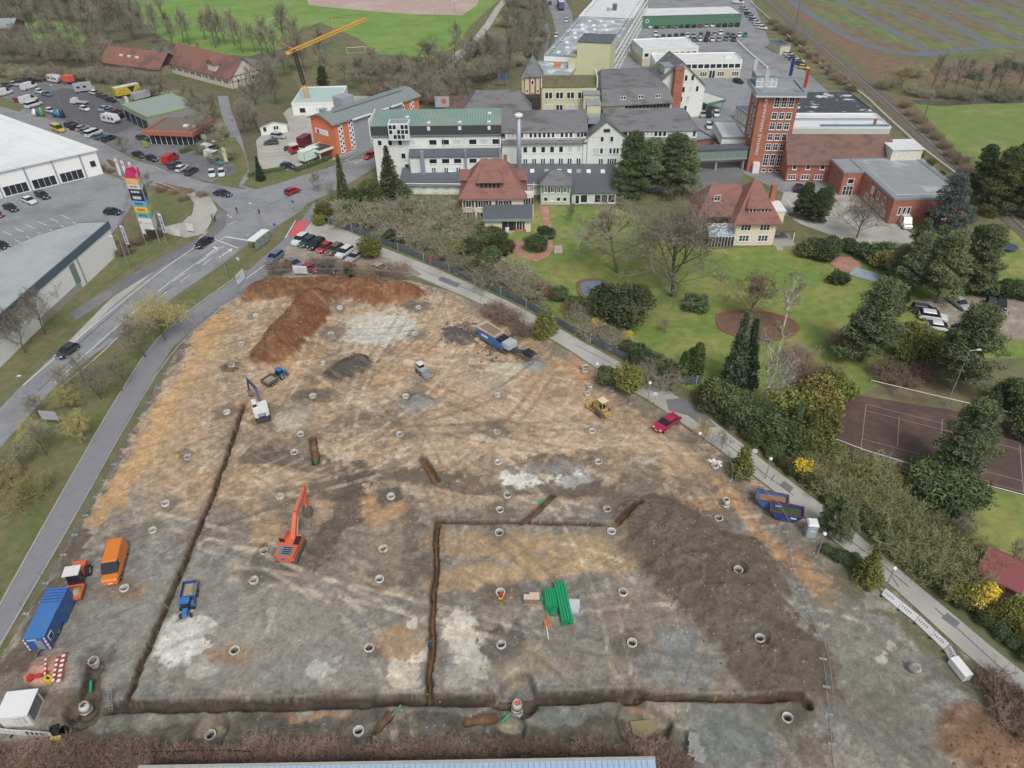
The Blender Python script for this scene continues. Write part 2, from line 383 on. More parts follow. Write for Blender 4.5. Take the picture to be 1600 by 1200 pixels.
BLOBS=[ # px,py, half-width px, half-height px, rgb, strength
 (440,600,50,40,(190,160,128),.5),(600,512,60,28,(204,203,194),.95),(565,500,30,14,(200,190,170),.5),(690,505,40,30,(196,170,138),.5),
 (720,522,30,20,(98,92,90),.6),(520,578,50,20,(106,99,92),.6),(480,560,30,20,(196,150,100),.5),(790,576,30,15,(204,194,168),.85),(770,600,40,16,(198,186,164),.5),
 (650,630,42,20,(146,142,134),.7),(490,622,36,14,(96,90,82),.6),(455,652,36,19,(184,176,156),.5),(590,655,30,12,(98,86,78),.4),
 (822,745,36,18,(218,218,210),1),(886,742,34,19,(218,218,210),1),(860,728,56,18,(100,88,80),.7),(905,752,40,18,(110,98,90),.5),
 (530,762,55,22,(90,84,79),.75),(460,800,30,26,(98,92,86),.55),(480,790,34,14,(178,152,126),.5),(420,830,30,30,(196,160,112),.5),(440,885,40,26,(116,110,102),.6),
 (600,800,40,26,(198,150,98),.5),(612,778,18,13,(92,92,96),.7),(420,650,20,22,(110,100,92),.5),(420,710,14,28,(98,90,84),.55),
 (235,930,55,60,(146,144,136),.75),(140,960,40,70,(140,136,126),.6),(200,1010,60,50,(150,146,136),.6),
 (440,960,140,60,(156,150,140),.65),(470,1040,190,50,(150,146,137),.7),(300,960,40,50,(150,146,138),.6),
 (288,1003,48,40,(210,208,200),1),(330,975,18,10,(204,202,194),.7),(318,1050,30,14,(200,198,190),.45),(650,1010,20,22,(214,206,188),.9),(632,1045,26,26,(206,198,180),.85),(645,970,12,12,(216,208,190),.8),(505,1050,22,24,(200,198,192),.7),(420,970,10,22,(200,198,194),.5),(640,1075,40,10,(206,200,184),.7),
 (718,985,26,38,(212,206,190),.9),(738,1015,30,30,(208,202,186),.9),(720,1060,34,22,(180,172,156),.6),(745,1045,28,14,(200,192,174),.6),
 (785,999,34,24,(98,93,92),.95),(620,1000,46,26,(170,138,100),.75),(367,1015,36,22,(168,138,104),.7),(195,922,38,20,(176,144,104),.7),(593,906,24,18,(160,132,102),.6),(782,930,26,20,(170,132,92),.5),
 (930,870,60,30,(190,160,116),.6),(870,945,80,40,(134,129,120),.75),(1000,960,60,50,(140,126,116),.6),(930,1020,110,34,(140,134,122),.65),(1050,1000,24,20,(134,142,142),.7),(1040,1040,60,26,(132,136,132),.6),(820,1040,60,28,(166,150,126),.6),(900,1060,80,20,(150,138,118),.5),
 (1130,1130,80,40,(122,128,120),.7),(1150,1170,70,30,(118,126,122),.6),(1250,1150,40,40,(112,104,94),.6),(1225,1120,34,30,(132,122,108),.6),
 (1360,1040,70,60,(138,138,124),.75),(1320,960,40,40,(132,132,120),.6),(1400,1130,90,60,(126,124,114),.7),(1430,1040,40,24,(126,130,118),.5),(1540,1158,70,40,(146,112,84),.6),(1380,940,30,14,(176,170,156),.6),(1375,1026,10,6,(212,204,188),.8),(1395,1018,8,6,(212,204,188),.7),
 (1060,720,40,24,(198,168,128),.5),(1005,725,24,10,(206,200,176),.5),(1000,745,40,16,(120,110,98),.5),(1150,880,26,14,(204,156,104),.7),(1115,845,30,14,(204,154,98),.6),(1160,900,20,9,(190,182,164),.8),(1090,800,40,24,(190,142,96),.5),
 (760,540,30,16,(186,152,118),.4),(910,575,30,26,(196,148,104),.6),(930,640,40,30,(184,150,116),.6),(975,605,30,24,(140,122,104),.5),(1010,690,50,20,(196,170,138),.6),
 (860,600,60,40,(190,158,122),.5),(780,690,40,16,(208,186,156),.5),(735,690,8,7,(222,198,170),.9),(625,708,14,8,(214,190,164),.7),(820,860,40,20,(190,158,112),.4),
 (1120,1170,60,40,(128,132,126),.5),(1005,1131,20,14,(134,126,96),.9),(785,1135,24,12,(172,162,132),.9),(560,1142,24,12,(164,156,132),.8),(330,1146,24,10,(160,150,128),.7),
 (80,1105,50,20,(118,104,86),.7),(30,1060,60,30,(108,98,84),.6),(540,1125,90,10,(92,90,84),.6),(420,1128,60,12,(86,84,78),.6),(250,1130,60,12,(150,148,142),.5),(690,1128,40,10,(80,78,72),.6),(900,1118,60,12,(122,128,126),.6),
]
def pxm(px,py,wp,hp):
    c=G(px,py); a=G(px+1,py); b=G(px,py+1); return c, wp*(a-c).length, hp*(b-c).length
def build_site():
    ST=.16; xs=np.arange(-72,78,ST); ys=np.arange(26,131,ST)
    X,Y=np.meshgrid(xs,ys,indexing='xy'); ins=inpoly(X,Y,SP)
    # keep one extra ring of cells so that the edge overlaps the meadow
    x=X; y=Y
    wx=(fbm(x,y,.25,4,1)-.5); wy=(fbm(x,y,.25,4,2)-.5); n1=fbm(x,y,.9,5,3); n2=fbm(x,y,.06,4,4); n3=fbm(x,y,3.2,3,5)
    an=R(-32); u=x*math.cos(an)+y*math.sin(an); v=-x*math.sin(an)+y*math.cos(an)
    st=fbm(u*.16,v*1.6,1.0,4,6); an=R(28); u=x*math.cos(an)+y*math.sin(an); v=-x*math.sin(an)+y*math.cos(an); st2=fbm(u*.12,v*1.3,1.0,4,7)
    xw=x+wx*3.2+(n1-.5)*1.6; yw=y+wy*3.2+(n1-.5)*1.6
    col=np.empty(x.shape+(3,))
    A=np.array(lin(T_)); B=np.array(lin(GR)); 
    n4=fbm(x,y,1.7,5,21); f=sstep(.32,.55,n2*.35+.5*sstep(78,54,y)+.25*(n1-.5))[...,None]
    col[:]=A*(1-f)+B*f
    f=(sstep(.54,.62,fbm(xw,yw,.13,5,8))*(.25+.4*sstep(60,80,y)))[...,None]*.8; col[:]=col*(1-f)+np.array(lin(O_))*f
    f=sstep(.55,.61,fbm(xw,yw,.17,5,9))[...,None]*.5; col[:]=col*(1-f)+np.array(lin((126,116,104)))*f
    f=(sstep(.58,.64,fbm(xw,yw,.33,5,10))*(.3+.7*sstep(58,82,y)))[...,None]*.5; col[:]=col*(1-f)+np.array(lin((204,184,158)))*f
    f=sstep(.57,.62,n4)[...,None]*.35; col[:]=col*(1-f)+np.array(lin((112,102,92)))*f
    f=(sstep(.42,.37,n4)*(.4+.6*sstep(58,82,y)))[...,None]*.32; col[:]=col*(1-f)+np.array(lin((206,192,172)))*f
    def paint(mask,rgb,s):
        m=(mask*s)[...,None]; col[:]=col*(1-m)+np.array(lin(rgb))*m
    for pts,wd,rgb,s in LINES:
        d=dline(xw,yw,pathpts(pts)); paint(sstep(wd*.62,wd*.42,d+(n1-.5)*wd*.7+(n4-.5)*wd*.3),rgb,s)
    for px,py,wp,hp,rgb,s in BLOBS:
        c,rx,ry=pxm(px,py,wp,hp); d=np.hypot((xw-c.x)/rx,(yw-c.y)/ry)+(n1-.5)*.9+(n4-.5)*.7+(n3-.5)*.4; paint(sstep(1.06,.84,d),rgb,s)
    trk=np.zeros(x.shape); tr_=np.random.RandomState(12)
    for k in range(64):
        px_=tr_.uniform(-46,30); py_=tr_.uniform(48,118); h_=R([-32,28,-12,75][k%4]+tr_.uniform(-25,25)); cu=tr_.uniform(-.035,.035); pp=[Vector((px_,py_,0))]
        for q in range(tr_.randint(6,16)): h_+=cu*3; pp.append(pp[-1]+Vector((math.cos(h_),math.sin(h_),0))*3)
        j0=max(0,int((min(p.x for p in pp)-3-xs[0])/ST)); j1=int((max(p.x for p in pp)+3-xs[0])/ST)+1; i0=max(0,int((min(p.y for p in pp)-3-ys[0])/ST)); i1=int((max(p.y for p in pp)+3-ys[0])/ST)+1
        if j1<=j0 or i1<=i0: continue
        d=dline(x[i0:i1,j0:j1],y[i0:i1,j0:j1],pp); w_=tr_.uniform(.16,.3); m=sstep(w_+.14,w_,np.abs(d-.95))*(.35+.65*sstep(.4,.6,n1[i0:i1,j0:j1])); c_=np.array(lin((108,96,84) if k%3 else (212,196,172))); f=(m*(.42 if k%3 else .4))[...,None]
        col[i0:i1,j0:j1]=col[i0:i1,j0:j1]*(1-f)+c_*f; trk[i0:i1,j0:j1]=np.maximum(trk[i0:i1,j0:j1],m)
    z=np.full(x.shape,.03)-.05*trk+.10*(n1-.45)*1.0+.05*(n3-.5)+.22*(n2-.5)
    # levelled grey fields lie flat, with a small step
    for pts,hw,ht,rgb,s in RIDGES:
        d=dline(x+wx*hw*.55+(n1-.5)*1.2,y+wy*hw*.55,pathpts(pts))/hw
        prof=np.clip(1-d,0,1); prof=prof*(1.25-.25*prof)
        lump=.72+.56*n1
        z=np.maximum(z,.03+ht*prof*lump+(.05*(n3-.5)) ) if ht<.5 else np.maximum(z,.03+ht*np.clip(prof*(.86+.28*n1),0,1.1)+np.where(prof>.05,.22*(n1-.5)+.10*(n3-.5),0))
        paint(sstep(1.12,.8,d+(n1-.5)*.3),rgb,s)
        if ht>1.4: paint(sstep(.5,.62,fbm(x,y,.45,4,11))*sstep(1.0,.8,d),(146,112,84) if rgb[2]<75 else (122,111,98),.4)
    # trenches
    clay=np.array(lin((140,98,64)))
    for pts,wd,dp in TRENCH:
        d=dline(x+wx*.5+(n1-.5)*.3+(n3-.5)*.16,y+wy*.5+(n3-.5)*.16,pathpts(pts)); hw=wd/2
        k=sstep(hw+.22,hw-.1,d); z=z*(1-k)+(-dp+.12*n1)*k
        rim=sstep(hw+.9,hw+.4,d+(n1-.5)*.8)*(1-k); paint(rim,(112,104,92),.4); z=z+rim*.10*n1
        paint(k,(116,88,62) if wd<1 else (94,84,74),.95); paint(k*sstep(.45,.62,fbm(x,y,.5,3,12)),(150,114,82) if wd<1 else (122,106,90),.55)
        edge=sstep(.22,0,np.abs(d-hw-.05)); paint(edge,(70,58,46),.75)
    for (px,py),r,dp in PITS:
        c=G(px,py); d=np.hypot(x-c.x+wx*1.5,y-c.y+wy*1.5); k=sstep(r+.4,r-.2,d); z=z*(1-k)+(-dp+.1*n1)*np.maximum(k,0)*1.0+(0)*k
        paint(sstep(.4,0,np.abs(d-r-.1+(n1-.5))),(82,74,66),.4)
    # rings: wet halo and a real shaft
    for i,(px,py) in enumerate(RINGS):
        c=G(px,py); d=np.hypot(xw-c.x,yw-c.y); rr=1.7+1.2*((i*37)%10)/10
        paint(sstep(rr,rr*.55,d),[(104,99,92),(112,108,98),(96,92,84),(150,134,112)][i%4],.62)
        d=np.hypot(x-c.x,y-c.y); z=np.where(d<1.0,np.minimum(z,z*.3+.02),z); z=np.where(d<.47,z-1.0,z)
        paint(sstep(.62,.5,d),(98,94,86),.9)
    ruts=sstep(.30,.42,st)*1.0
    lum=(.74+.52*n3)*(.95+.10*st)*(.95+.10*st2)*(.70+.60*n1)
    col*=lum[...,None]
    f=(sstep(.60,.74,st)*sstep(62,80,y)*.14)[...,None]; col[:]=col*(1-f)+np.array(lin((214,194,166)))*f
    f=(sstep(.36,.27,st2)*.28)[...,None]; col[:]=col*(1-f)+np.array(lin((112,100,88)))*f
    z+=.08*(st-.5)
    spk=_rs.rand(*x.shape); f=((spk>.99)*sstep(.45,.6,n1)*.35)[...,None]; col[:]=col*(1-f)+np.array(lin((222,216,204)))*f
    f=((spk<.02)*.3)[...,None]; col[:]=col*(1-f)+np.array(lin((70,62,56)))*f
    col[:]=dull(col,.06)*1.02
    # edge of the sheet settles on the meadow
    bd=dline(x,y,SP+[SP[0]]); e=sstep(0,1.2,bd); z=np.where(ins,z*e+.03*(1-e),.03)
    ny,nx=x.shape
    cx=(X[:-1,:-1]+ST/2); cy=(Y[:-1,:-1]+ST/2); keep=inpoly(cx,cy,SP)
    ii,jj=np.nonzero(keep); a=ii*nx+jj
    faces=np.stack([a,a+1,a+nx+1,a+nx],1)
    used=np.unique(faces); remap=np.full(nx*ny,-1); remap[used]=np.arange(len(used)); faces=remap[faces]
    V=np.stack([x.ravel()[used],y.ravel()[used],z.ravel()[used]],1); C=col.reshape(-1,3)[used]
    me=bpy.data.meshes.new('construction_ground'); nf=len(faces)
    me.vertices.add(len(V)); me.vertices.foreach_set('co',V.ravel()); me.loops.add(nf*4); me.loops.foreach_set('vertex_index',faces.ravel().astype(np.int32))
    me.polygons.add(nf); me.polygons.foreach_set('loop_start',np.arange(nf,dtype=np.int32)*4)
    me.update(); at=me.color_attributes.new('soil','FLOAT_COLOR','POINT')
    at.data.foreach_set('color',np.concatenate([np.clip(C,.01,.9),np.ones((len(C),1))],1).astype(np.float32).ravel())
    me.polygons.foreach_set('use_smooth',[True]*nf)
    m=bpy.data.materials.new('site_soil'); m.use_nodes=True; n=m.node_tree; L=n.links; b=n.nodes['Principled BSDF']; b.inputs['Roughness'].default_value=.95; b.inputs['Specular IOR Level'].default_value=.2
    ca=n.nodes.new('ShaderNodeVertexColor'); ca.layer_name='soil'; ge=n.nodes.new('ShaderNodeNewGeometry')
    t=n.nodes.new('ShaderNodeTexNoise'); t.inputs['Scale'].default_value=5.5; t.inputs['Detail'].default_value=10; t.inputs['Roughness'].default_value=.8; L.new(ge.outputs['Position'],t.inputs['Vector'])
    mr=n.nodes.new('ShaderNodeMapRange'); mr.inputs[1].default_value=.3; mr.inputs[2].default_value=.7; mr.inputs[3].default_value=.8; mr.inputs[4].default_value=1.2; L.new(t.outputs['Fac'],mr.inputs[0])
    def tn(sc,de,ro,a,b,c,d):
        q=n.nodes.new('ShaderNodeTexNoise'); q.inputs['Scale'].default_value=sc; q.inputs['Detail'].default_value=de; q.inputs['Roughness'].default_value=ro; L.new(ge.outputs['Position'],q.inputs['Vector']); r=n.nodes.new('ShaderNodeMapRange'); r.inputs[1].default_value=a; r.inputs[2].default_value=b; r.inputs[3].default_value=c; r.inputs[4].default_value=d; L.new(q.outputs['Fac'],r.inputs[0]); return r.outputs[0]
    cur=ca.outputs['Color']
    for pr in ((.8,12,.72,.46,.54,.9,1.06),(3.1,8,.7,.60,.64,1.0,1.32),(2.3,8,.7,.36,.41,.70,1.0),(10,4,.6,.63,.67,1,1.45)):
        v_=n.nodes.new('ShaderNodeVectorMath'); v_.operation='SCALE'; L.new(cur,v_.inputs[0]); L.new(tn(*pr),v_.inputs['Scale']); cur=v_.outputs[0]
    vm=n.nodes.new('ShaderNodeVectorMath'); vm.operation='SCALE'; L.new(cur,vm.inputs[0]); L.new(mr.outputs[0],vm.inputs['Scale']); L.new(vm.outputs[0],b.inputs['Base Color'])
    bp=n.nodes.new('ShaderNodeBump'); bp.inputs['Strength'].default_value=.7; bp.inputs['Distance'].default_value=.12; L.new(t.outputs['Fac'],bp.inputs['Height']); L.new(bp.outputs[0],b.inputs['Normal'])
    me.materials.append(m); o=put('construction_ground',me); o['kind']='structure'
    grid=(xs,ys,z)
    return grid
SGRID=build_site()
def gz(p):
    xs,ys,z=SGRID; i=int(round((p[1]-ys[0])/.16)); j=int(round((p[0]-xs[0])/.16))
    if 0<=i<z.shape[0] and 0<=j<z.shape[1]: return float(z[i,j])
    return 0.0

# ---------------------------------------------------------------- large ground areas
sheet('woodland',[(-300,-10),(490,-10),(470,60),(455,120),(480,160),(455,205),(405,255),(368,250),(345,160),(300,165),(240,150),(170,125),(60,118),(-300,140)],wood_m,.008)
sheet('woodland',[(590,60),(640,92),(790,80),(800,-10),(900,-10),(850,60),(820,120),(740,170),(600,180),(560,90)],wood_m,.008)
sheet('sports_field',[(195,-10),(235,50),(300,82),(390,88),(455,72),(470,45),(500,35),(560,60),(590,85),(670,90),(710,75),(735,40),(790,-10)],pitch_m,.016)
sheet('ash_pitch',[(482,8),(560,16),(640,22),(722,24),(745,8),(755,-14),(478,-14)],ash_m,.028)
sheet('meadow',[(0,45),(70,30),(120,42),(145,75),(120,86),(60,70),(0,62)],pitch_m,.02)
ribbon('footpath',[(790,-6),(775,10),(757,38),(738,62),(712,82),(692,100)],[(798,-6),(784,12),(766,42),(748,66),(724,88),(704,104)],asph_l,.03)
sheet('garden_lawn',[(630,316),(705,312),(705,345),(730,370),(770,395),(800,420),(880,500),(960,560),(1050,600),(1110,620),(1200,640),(1290,660),(1300,640),(1380,600),(1440,560),(1600,560),(1700,580),(1700,430),(1600,330),(1560,380),(1500,420),(1440,440),(1330,405),(1230,385),(1100,390),(1000,340),(960,325),(860,322),(700,318)],lawn_m,.012)
sheet('garden_lawn',[(1480,700),(1620,760),(1720,900),(1640,960),(1530,900),(1440,800)],lawn_m,.014)
sheet('lawn_strip',[(630,307),(712,304),(712,311),(630,314)],verge_m,.02)
sheet('green_field',[(1425,158),(1620,158),(1760,200),(1760,330),(1600,330),(1540,285),(1480,220)],field_m,.012)
sheet('nursery_field',[(1205,-12),(1780,-12),(1780,90),(1600,80),(1480,88),(1380,80),(1330,60)],plot_m,.012)
sheet('fallow_field',[(1195,-12),(1210,-12),(1330,62),(1400,90),(1470,100),(1600,100),(1780,120),(1780,150),(1430,152),(1395,150),(1330,90)],brownf_m,.016)
lanes=[([(1222,-8),(1290,38),(1340,66),(1400,84),(1470,86)],2.8),([(1300,-6),(1360,30),(1420,62),(1450,80)],2.4),([(1345,-6),(1400,22),(1470,58),(1500,72)],2.0),([(1400,-6),(1460,22),(1530,60),(1545,70)],2.6),([(1440,-6),(1500,18),(1600,62)],1.8),([(1490,-8),(1560,20),(1640,52)],2.8),([(1550,-8),(1640,24)],2.2),([(1380,80),(1440,86),(1520,76),(1560,72),(1640,76)],3.0)]
for p,wd in lanes: strip('gravel_lane',p,wd*1.7,mat('lane_gravel',(112,116,124),.95,var=.2,scale=.5),.03)
ribbon('river',[(1424,156),(1470,158),(1540,154),(1640,152)],[(1428,162),(1470,166),(1540,162),(1640,160)],water_m,.03)
ribbon('river',[(215,78),(270,72),(330,82),(380,90),(430,100)],[(225,90),(270,84),(330,96),(380,104),(430,112)],water_m,.03)
ribbon('river',[(848,40),(850,52),(846,66),(838,80),(826,96)],[(858,34),(862,52),(858,68),(850,84),(838,98)],water_m,.03)
ribbon('river',[(610,140),(640,142),(690,150),(730,156)],[(610,158),(640,158),(690,164),(730,168)],water_m,.03)
# ---------------------------------------------------------------- roads
road=ribbon('main_road',[(-60,680),(0,638),(36,600),(100,541),(170,480),(240,425),(310,378),(345,352),(352,330)],[(-60,760),(0,700),(85,605),(150,552),(225,500),(285,455),(340,418),(400,372),(470,330)],asph_m,.02)
sheet('road_junction',[(352,330),(330,310),(300,296),(250,285),(262,266),(320,285),(380,296),(430,282),(500,266),(560,247),(583,246),(586,262),(540,290),(480,318),(470,330),(400,375)],asph_m,.026)
ribbon('side_street',[(-60,140),(0,160),(60,178),(120,205),(170,228),(210,250),(262,266)],[(-60,170),(0,184),(60,208),(118,236),(150,252),(198,284),(250,292)],asph_m,.024)
for q in ([(164,250),(172,248),(186,258),(182,264),(172,262)],[(236,284),(256,288),(276,296),(272,299),(250,294)]): strip('planted_island',q+[q[0]],.4,kerb_m,.03,height=.1); sheet('planted_island_bed',q,mat('bed_soil',(118,92,74),.95,var=.25,scale=1.2),.1)
ribbon('lane',[(374,292),(372,270),(366,240),(356,205),(345,175),(340,150)],[(392,296),(390,272),(384,240),(374,205),(362,175),(356,150)],asph_m,.028)
ribbon('valley_road',[(583,246),(640,215),(730,180),(800,152),(835,125),(858,90),(870,55),(862,22),(850,-8)],[(586,262),(660,225),(760,186),(830,156),(862,126),(880,98),(898,60),(894,22),(880,-8)],asph_m,.022)
ribbon('pavement',[(108,490),(200,432),(260,398),(310,374),(336,350),(340,328)],[(120,500),(210,443),(268,408),(318,384),(352,355),(356,330)],asph_d,.034)
ribbon('pavement',[(100,541),(170,470),(240,415),(290,385)],[(108,545),(176,478),(244,422),(300,382)],asph_l,.03)
sheet('footway',[(300,296),(330,310),(340,328),(320,365),(290,372),(240,360),(228,352),(270,350),(300,336),(304,318),(290,300)],asph_l,.036)
sheet('verge',[(228,352),(225,330),(235,305),(262,300),(298,314),(302,330),(285,348),(250,356)],verge_m,.05)
sheet('verge',[(180,370),(225,360),(290,363),(275,378),(200,420),(110,485),(125,498),(60,560),(30,590),(0,600),(-60,640),(-60,560),(0,520),(60,490),(120,440),(175,400)],verge_m,.03)
sheet('verge',[(85,612),(160,548),(240,492),(300,452),(370,405),(388,425),(330,470),(245,530),(180,620),(100,760),(0,930),(-80,1050),(-80,760),(0,705)],verge_m,.028)
sheet('verge',[(372,392),(392,380),(402,385),(372,432),(350,436)],verge_m,.045)
sheet('verge',[(420,378),(436,372),(434,382),(421,386)],verge_m,.05)
cyc=ribbon('cycle_path',[(-60,1060),(0,948),(100,768),(180,628),(245,528),(330,462),(385,425),(440,378),(470,345),(490,318)],[(-40,1075),(4,1000),(120,800),(200,655),(268,545),(345,478),(410,437),(456,388),(488,350),(504,324)],path_m,.05)
for s,k in (([(-60,1058),(0,946),(100,766),(180,626),(245,526),(330,460),(385,423)],1),([(-38,1077),(5,1002),(121,802),(201,657),(269,547),(346,480),(411,438)],1)):
    strip('kerb',s,.22,kerb_m,.03,height=.10)
sheet('road_marking',[(450,368),(466,345),(484,346),(466,371)],red_p,.058,parent=cyc)
strip('road_marking',[(446,372),(462,345)],.25,white_p,.062,parent=cyc); strip('road_marking',[(470,372),(489,346)],.25,white_p,.062,parent=cyc)
strip('road_marking',[(372,445),(440,396),(468,373)],.2,white_p,.056,parent=cyc)
W=[([(36,603),(104,543),(244,428),(314,380)],.22),([(86,598),(160,530),(230,470),(285,425),(350,385)],.2),([(95,605),(150,560),(190,522),(212,498)],.16),([(330,372),(372,388)],.3),([(352,370),(400,378)],.5),([(310,374),(325,362)],.2)]
for p,wd in W: strip('road_marking',p,wd,white_p,.034,parent=road)
for p in ([(200,498),(250,464),(310,420),(345,392)],[(270,440),(330,398)],[(355,352),(404,330),(470,300),(560,262)],[(385,368),(440,335),(500,300)]):
    dashes(road,p,.18,3,4,white_p,.036)
for p in ([(342,330),(372,345),(400,360)],[(338,314),(368,322)],[(200,238),(258,268),(330,290)],[(420,300),(470,284)]): dashes(road,p,.3,.8,.7,white_p,.036)
for q in ([(322,400),(338,388)],[(342,403),(360,391)]): strip('road_marking',q,.3,white_p,.036,parent=road)   # turn arrows
for q in ([(335,388),(340,391),(342,386)],[(356,391),(362,394),(363,388)]): sheet('road_marking',q,white_p,.036,parent=road)
for q in ([(345,375),(352,370)],[(330,383),(338,378)]): strip('road_marking',q,.18,white_p,.036,parent=road)
serv=ribbon('service_road',[(492,345),(545,362),(600,388),(670,415),(740,446),(800,474),(880,517),(975,570),(1040,608),(1110,655),(1200,726),(1295,797),(1420,903),(1550,1012),(1660,1100)],[(470,372),(530,385),(600,408),(650,432),(700,453),(800,496),(880,541),(962,595),(1020,630),(1100,685),(1200,760),(1280,827),(1400,922),(1507,1020),(1620,1115)],asph_l,.045)
sheet('asphalt_patch',[(1040,625),(1066,622),(1100,645),(1120,668),(1100,668),(1075,650),(1045,642)],asph_d,.05)
sheet('verge',[(545,358),(600,383),(670,410),(740,440),(800,468),(880,510),(975,563),(1040,600),(1100,640),(1110,655),(1040,608),(975,570),(880,517),(800,474),(740,446),(670,415),(600,388),(545,362)],verge_m,.04)
# car parks
lot=sheet('gravel_car_park',[(440,392),(470,370),(560,388),(640,415),(660,430),(600,438),(520,436),(430,434)],gravel_m,.05)
sheet('hall_car_park',[(-80,300),(150,265),(200,285),(207,320),(180,360),(170,370),(0,400),(-80,420)],asph_m,.03)
sheet('dealer_yard',[(-30,145),(40,125),(80,120),(200,160),(300,215),(365,255),(372,270),(330,285),(260,268),(170,226),(100,196),(0,158)],asph_d,.03)
sheet('dealer_yard_tar',[(60,150),(100,138),(140,142),(180,155),(230,188),(180,210),(120,195),(50,170)],mat('dark_tar',(96,97,102),.9,var=.14,scale=.6),.042)
sheet('verge',[(-20,152),(0,152),(40,168),(30,175),(-20,160)],verge_m,.05)
sheet('verge',[(372,290),(368,250),(360,215),(368,215),(382,240),(388,265)],verge_m,.036)
sheet('office_yard',[(400,220),(425,195),(450,170),(500,150),(560,150),(640,150),(660,200),(585,246),(530,255),(490,262),(440,272),(405,262)],asph_l,.03)
sheet('verge',[(378,290),(395,272),(440,268),(470,262),(520,250),(548,245),(500,266),(440,285),(400,296)],verge_m,.045)
sheet('office_yard_tar',[(530,255),(560,230),(640,190),(660,200),(585,244),(548,252)],asph_d,.036)
sheet('factory_yard',[(985,-12),(1170,-12),(1200,60),(1290,140),(1370,200),(1460,260),(1490,345),(1380,350),(1300,340),(1220,300),(1160,270),(1085,290),(1060,300),(960,300),(960,180),(950,120),(965,60)],asph_m,.03)
sheet('factory_yard_tar',[(1082,250),(1160,244),(1160,285),(1085,300)],asph_d,.038)
sheet('garden_drive',[(1225,300),(1330,300),(1400,345),(1440,380),(1400,405),(1330,380),(1250,350),(1215,330)],asph_l,.036)
sheet('villa_car_park',[(1428,470),(1480,462),(1620,468),(1700,480),(1700,545),(1600,532),(1490,520),(1440,500)],gravel_m,.03)
sheet('footpath',[(630,314),(707,311),(707,319),(630,322)],asph_d,.03)
sheet('brick_path',[(706,320),(722,320),(720,350),(725,368),(712,372),(705,345)],pave_m,.03)
sheet('brick_path',[(820,378),(800,376),(778,372),(788,385),(812,402),(838,409),(855,403),(864,390),(862,360),(856,322),(842,322),(850,350),(854,385),(845,396),(830,398),(815,392)],pave_m,.034)
sheet('garden_terrace',[(866,384),(878,384),(879,396),(866,396)],mat('pink_slab',(196,170,166),.8),.036)
# railway
tar=mat('tar_seam',(92,94,98),.8,var=.15)
for q in ([(640,414),(700,440),(760,464),(820,496)],[(900,540),(960,570),(990,592)],[(1130,690),(1190,738),(1240,775)],[(1300,826),(1360,868),(1420,918)],[(1460,950),(1520,1005),(1580,1060)],[(1210,742),(1204,752)],[(1392,900),(1404,918)]): strip('tar_seam',q,.12,tar,.05,parent=serv,smooth=1)
for q in ([(150,545),(210,492),(270,446)],[(120,540),(200,470)],[(60,610),(110,565)],[(300,410),(340,385)],[(420,320),(470,300)]): strip('tar_seam',q,.14,tar,.038,parent=road,smooth=1)
for q in ([(1225,752),(1240,763),(1234,770),(1218,758)],[(1480,958),(1500,974),(1492,982),(1470,966)],[(690,432),(720,444),(714,450),(684,438)]): sheet('tar_patch',q,asph_d,.05,parent=serv)
rail=strip('rail_bed',[(1178,-20),(1246,42),(1316,102),(1382,156),(1448,220),(1526,290),(1624,380)],5.2,ballast_m,.04)
for off in (-.75,.75):
    P=smoothline([G(*p) for p in [(1180,-16),(1247,42),(1317,102),(1385,157),(1452,222),(1528,290),(1624,378)]],2)
    mbr=MB()
    for a,b in zip(P,P[1:]):
        d=(b-a).normalized(); q=Vector((-d.y,d.x,0)); mbr.cbox(((a.x+b.x)/2+q.x*off,(a.y+b.y)/2+q.y*off,.10),((b-a).length+.02,.09,.13),0,math.atan2(d.y,d.x))
    mbr.build('rail',steel_m,rail)
P=resample(smoothline([G(*p) for p in [(1180,-16),(1247,42),(1317,102),(1385,157),(1452,222),(1528,290),(1624,378)]],2),.9); mbr=MB()
for a,b in zip(P,P[1:]):
    d=(b-a).normalized(); mbr.cbox((a.x,a.y,.05),(.28,2.5,.07),0,math.atan2(d.y,d.x))
o=mbr.build('sleepers',mat('sleeper_concrete',(140,132,122),.9,var=.15),rail); o['kind']='stuff'
o=strip('trackside_wall',[(1172,4),(1236,62),(1300,118),(1330,138),(1352,152),(1380,180),(1440,234),(1505,283)],.32,mat('white_wall',(214,212,204),.8,var=.08),0,height=.6); del o['kind']; tag(o,'long low white wall running beside the railway track','wall')
# tennis court
court=sheet('tennis_court',[(1318,615),(1480,640),(1620,668),(1720,690),(1720,800),(1600,775),(1480,745),(1330,712),(1290,690)],clay_m,.03)
crt=mat('court_line',(170,158,150),.8,var=.2,scale=2)
for q in ([(1353,632),(1345,705)],[(1405,652),(1402,697)],[(1472,655),(1470,725)],[(1536,690),(1535,742)],[(1593,692),(1599,770)],[(1353,632),(1593,692)],[(1345,686),(1597,752)],[(1343,702),(1599,769)],[(1353,642),(1594,703)]): strip('court_marking',q,.07,crt,.036,parent=court)
pond=sheet('pond',[(903,443),(912,438),(930,438),(945,440),(950,455),(938,466),(918,466),(906,460)],mat('pond_water',(120,130,146),.05,var=.1,scale=.4),.05)
strip('pond_rim',[(903,443),(912,438),(930,437),(946,439),(952,455),(938,467),(918,468),(905,460),(903,443)],.8,mat('reed',(122,108,76),.95,var=.3,scale=3),.03,height=.14)
strip('flower_bed_border',[(1122,492),(1150,484),(1200,488),(1240,500),(1250,515),(1230,530),(1180,534),(1130,520),(1120,505),(1122,492)],.5,mat('bed_brick',(140,92,74),.9),.03,height=.1)
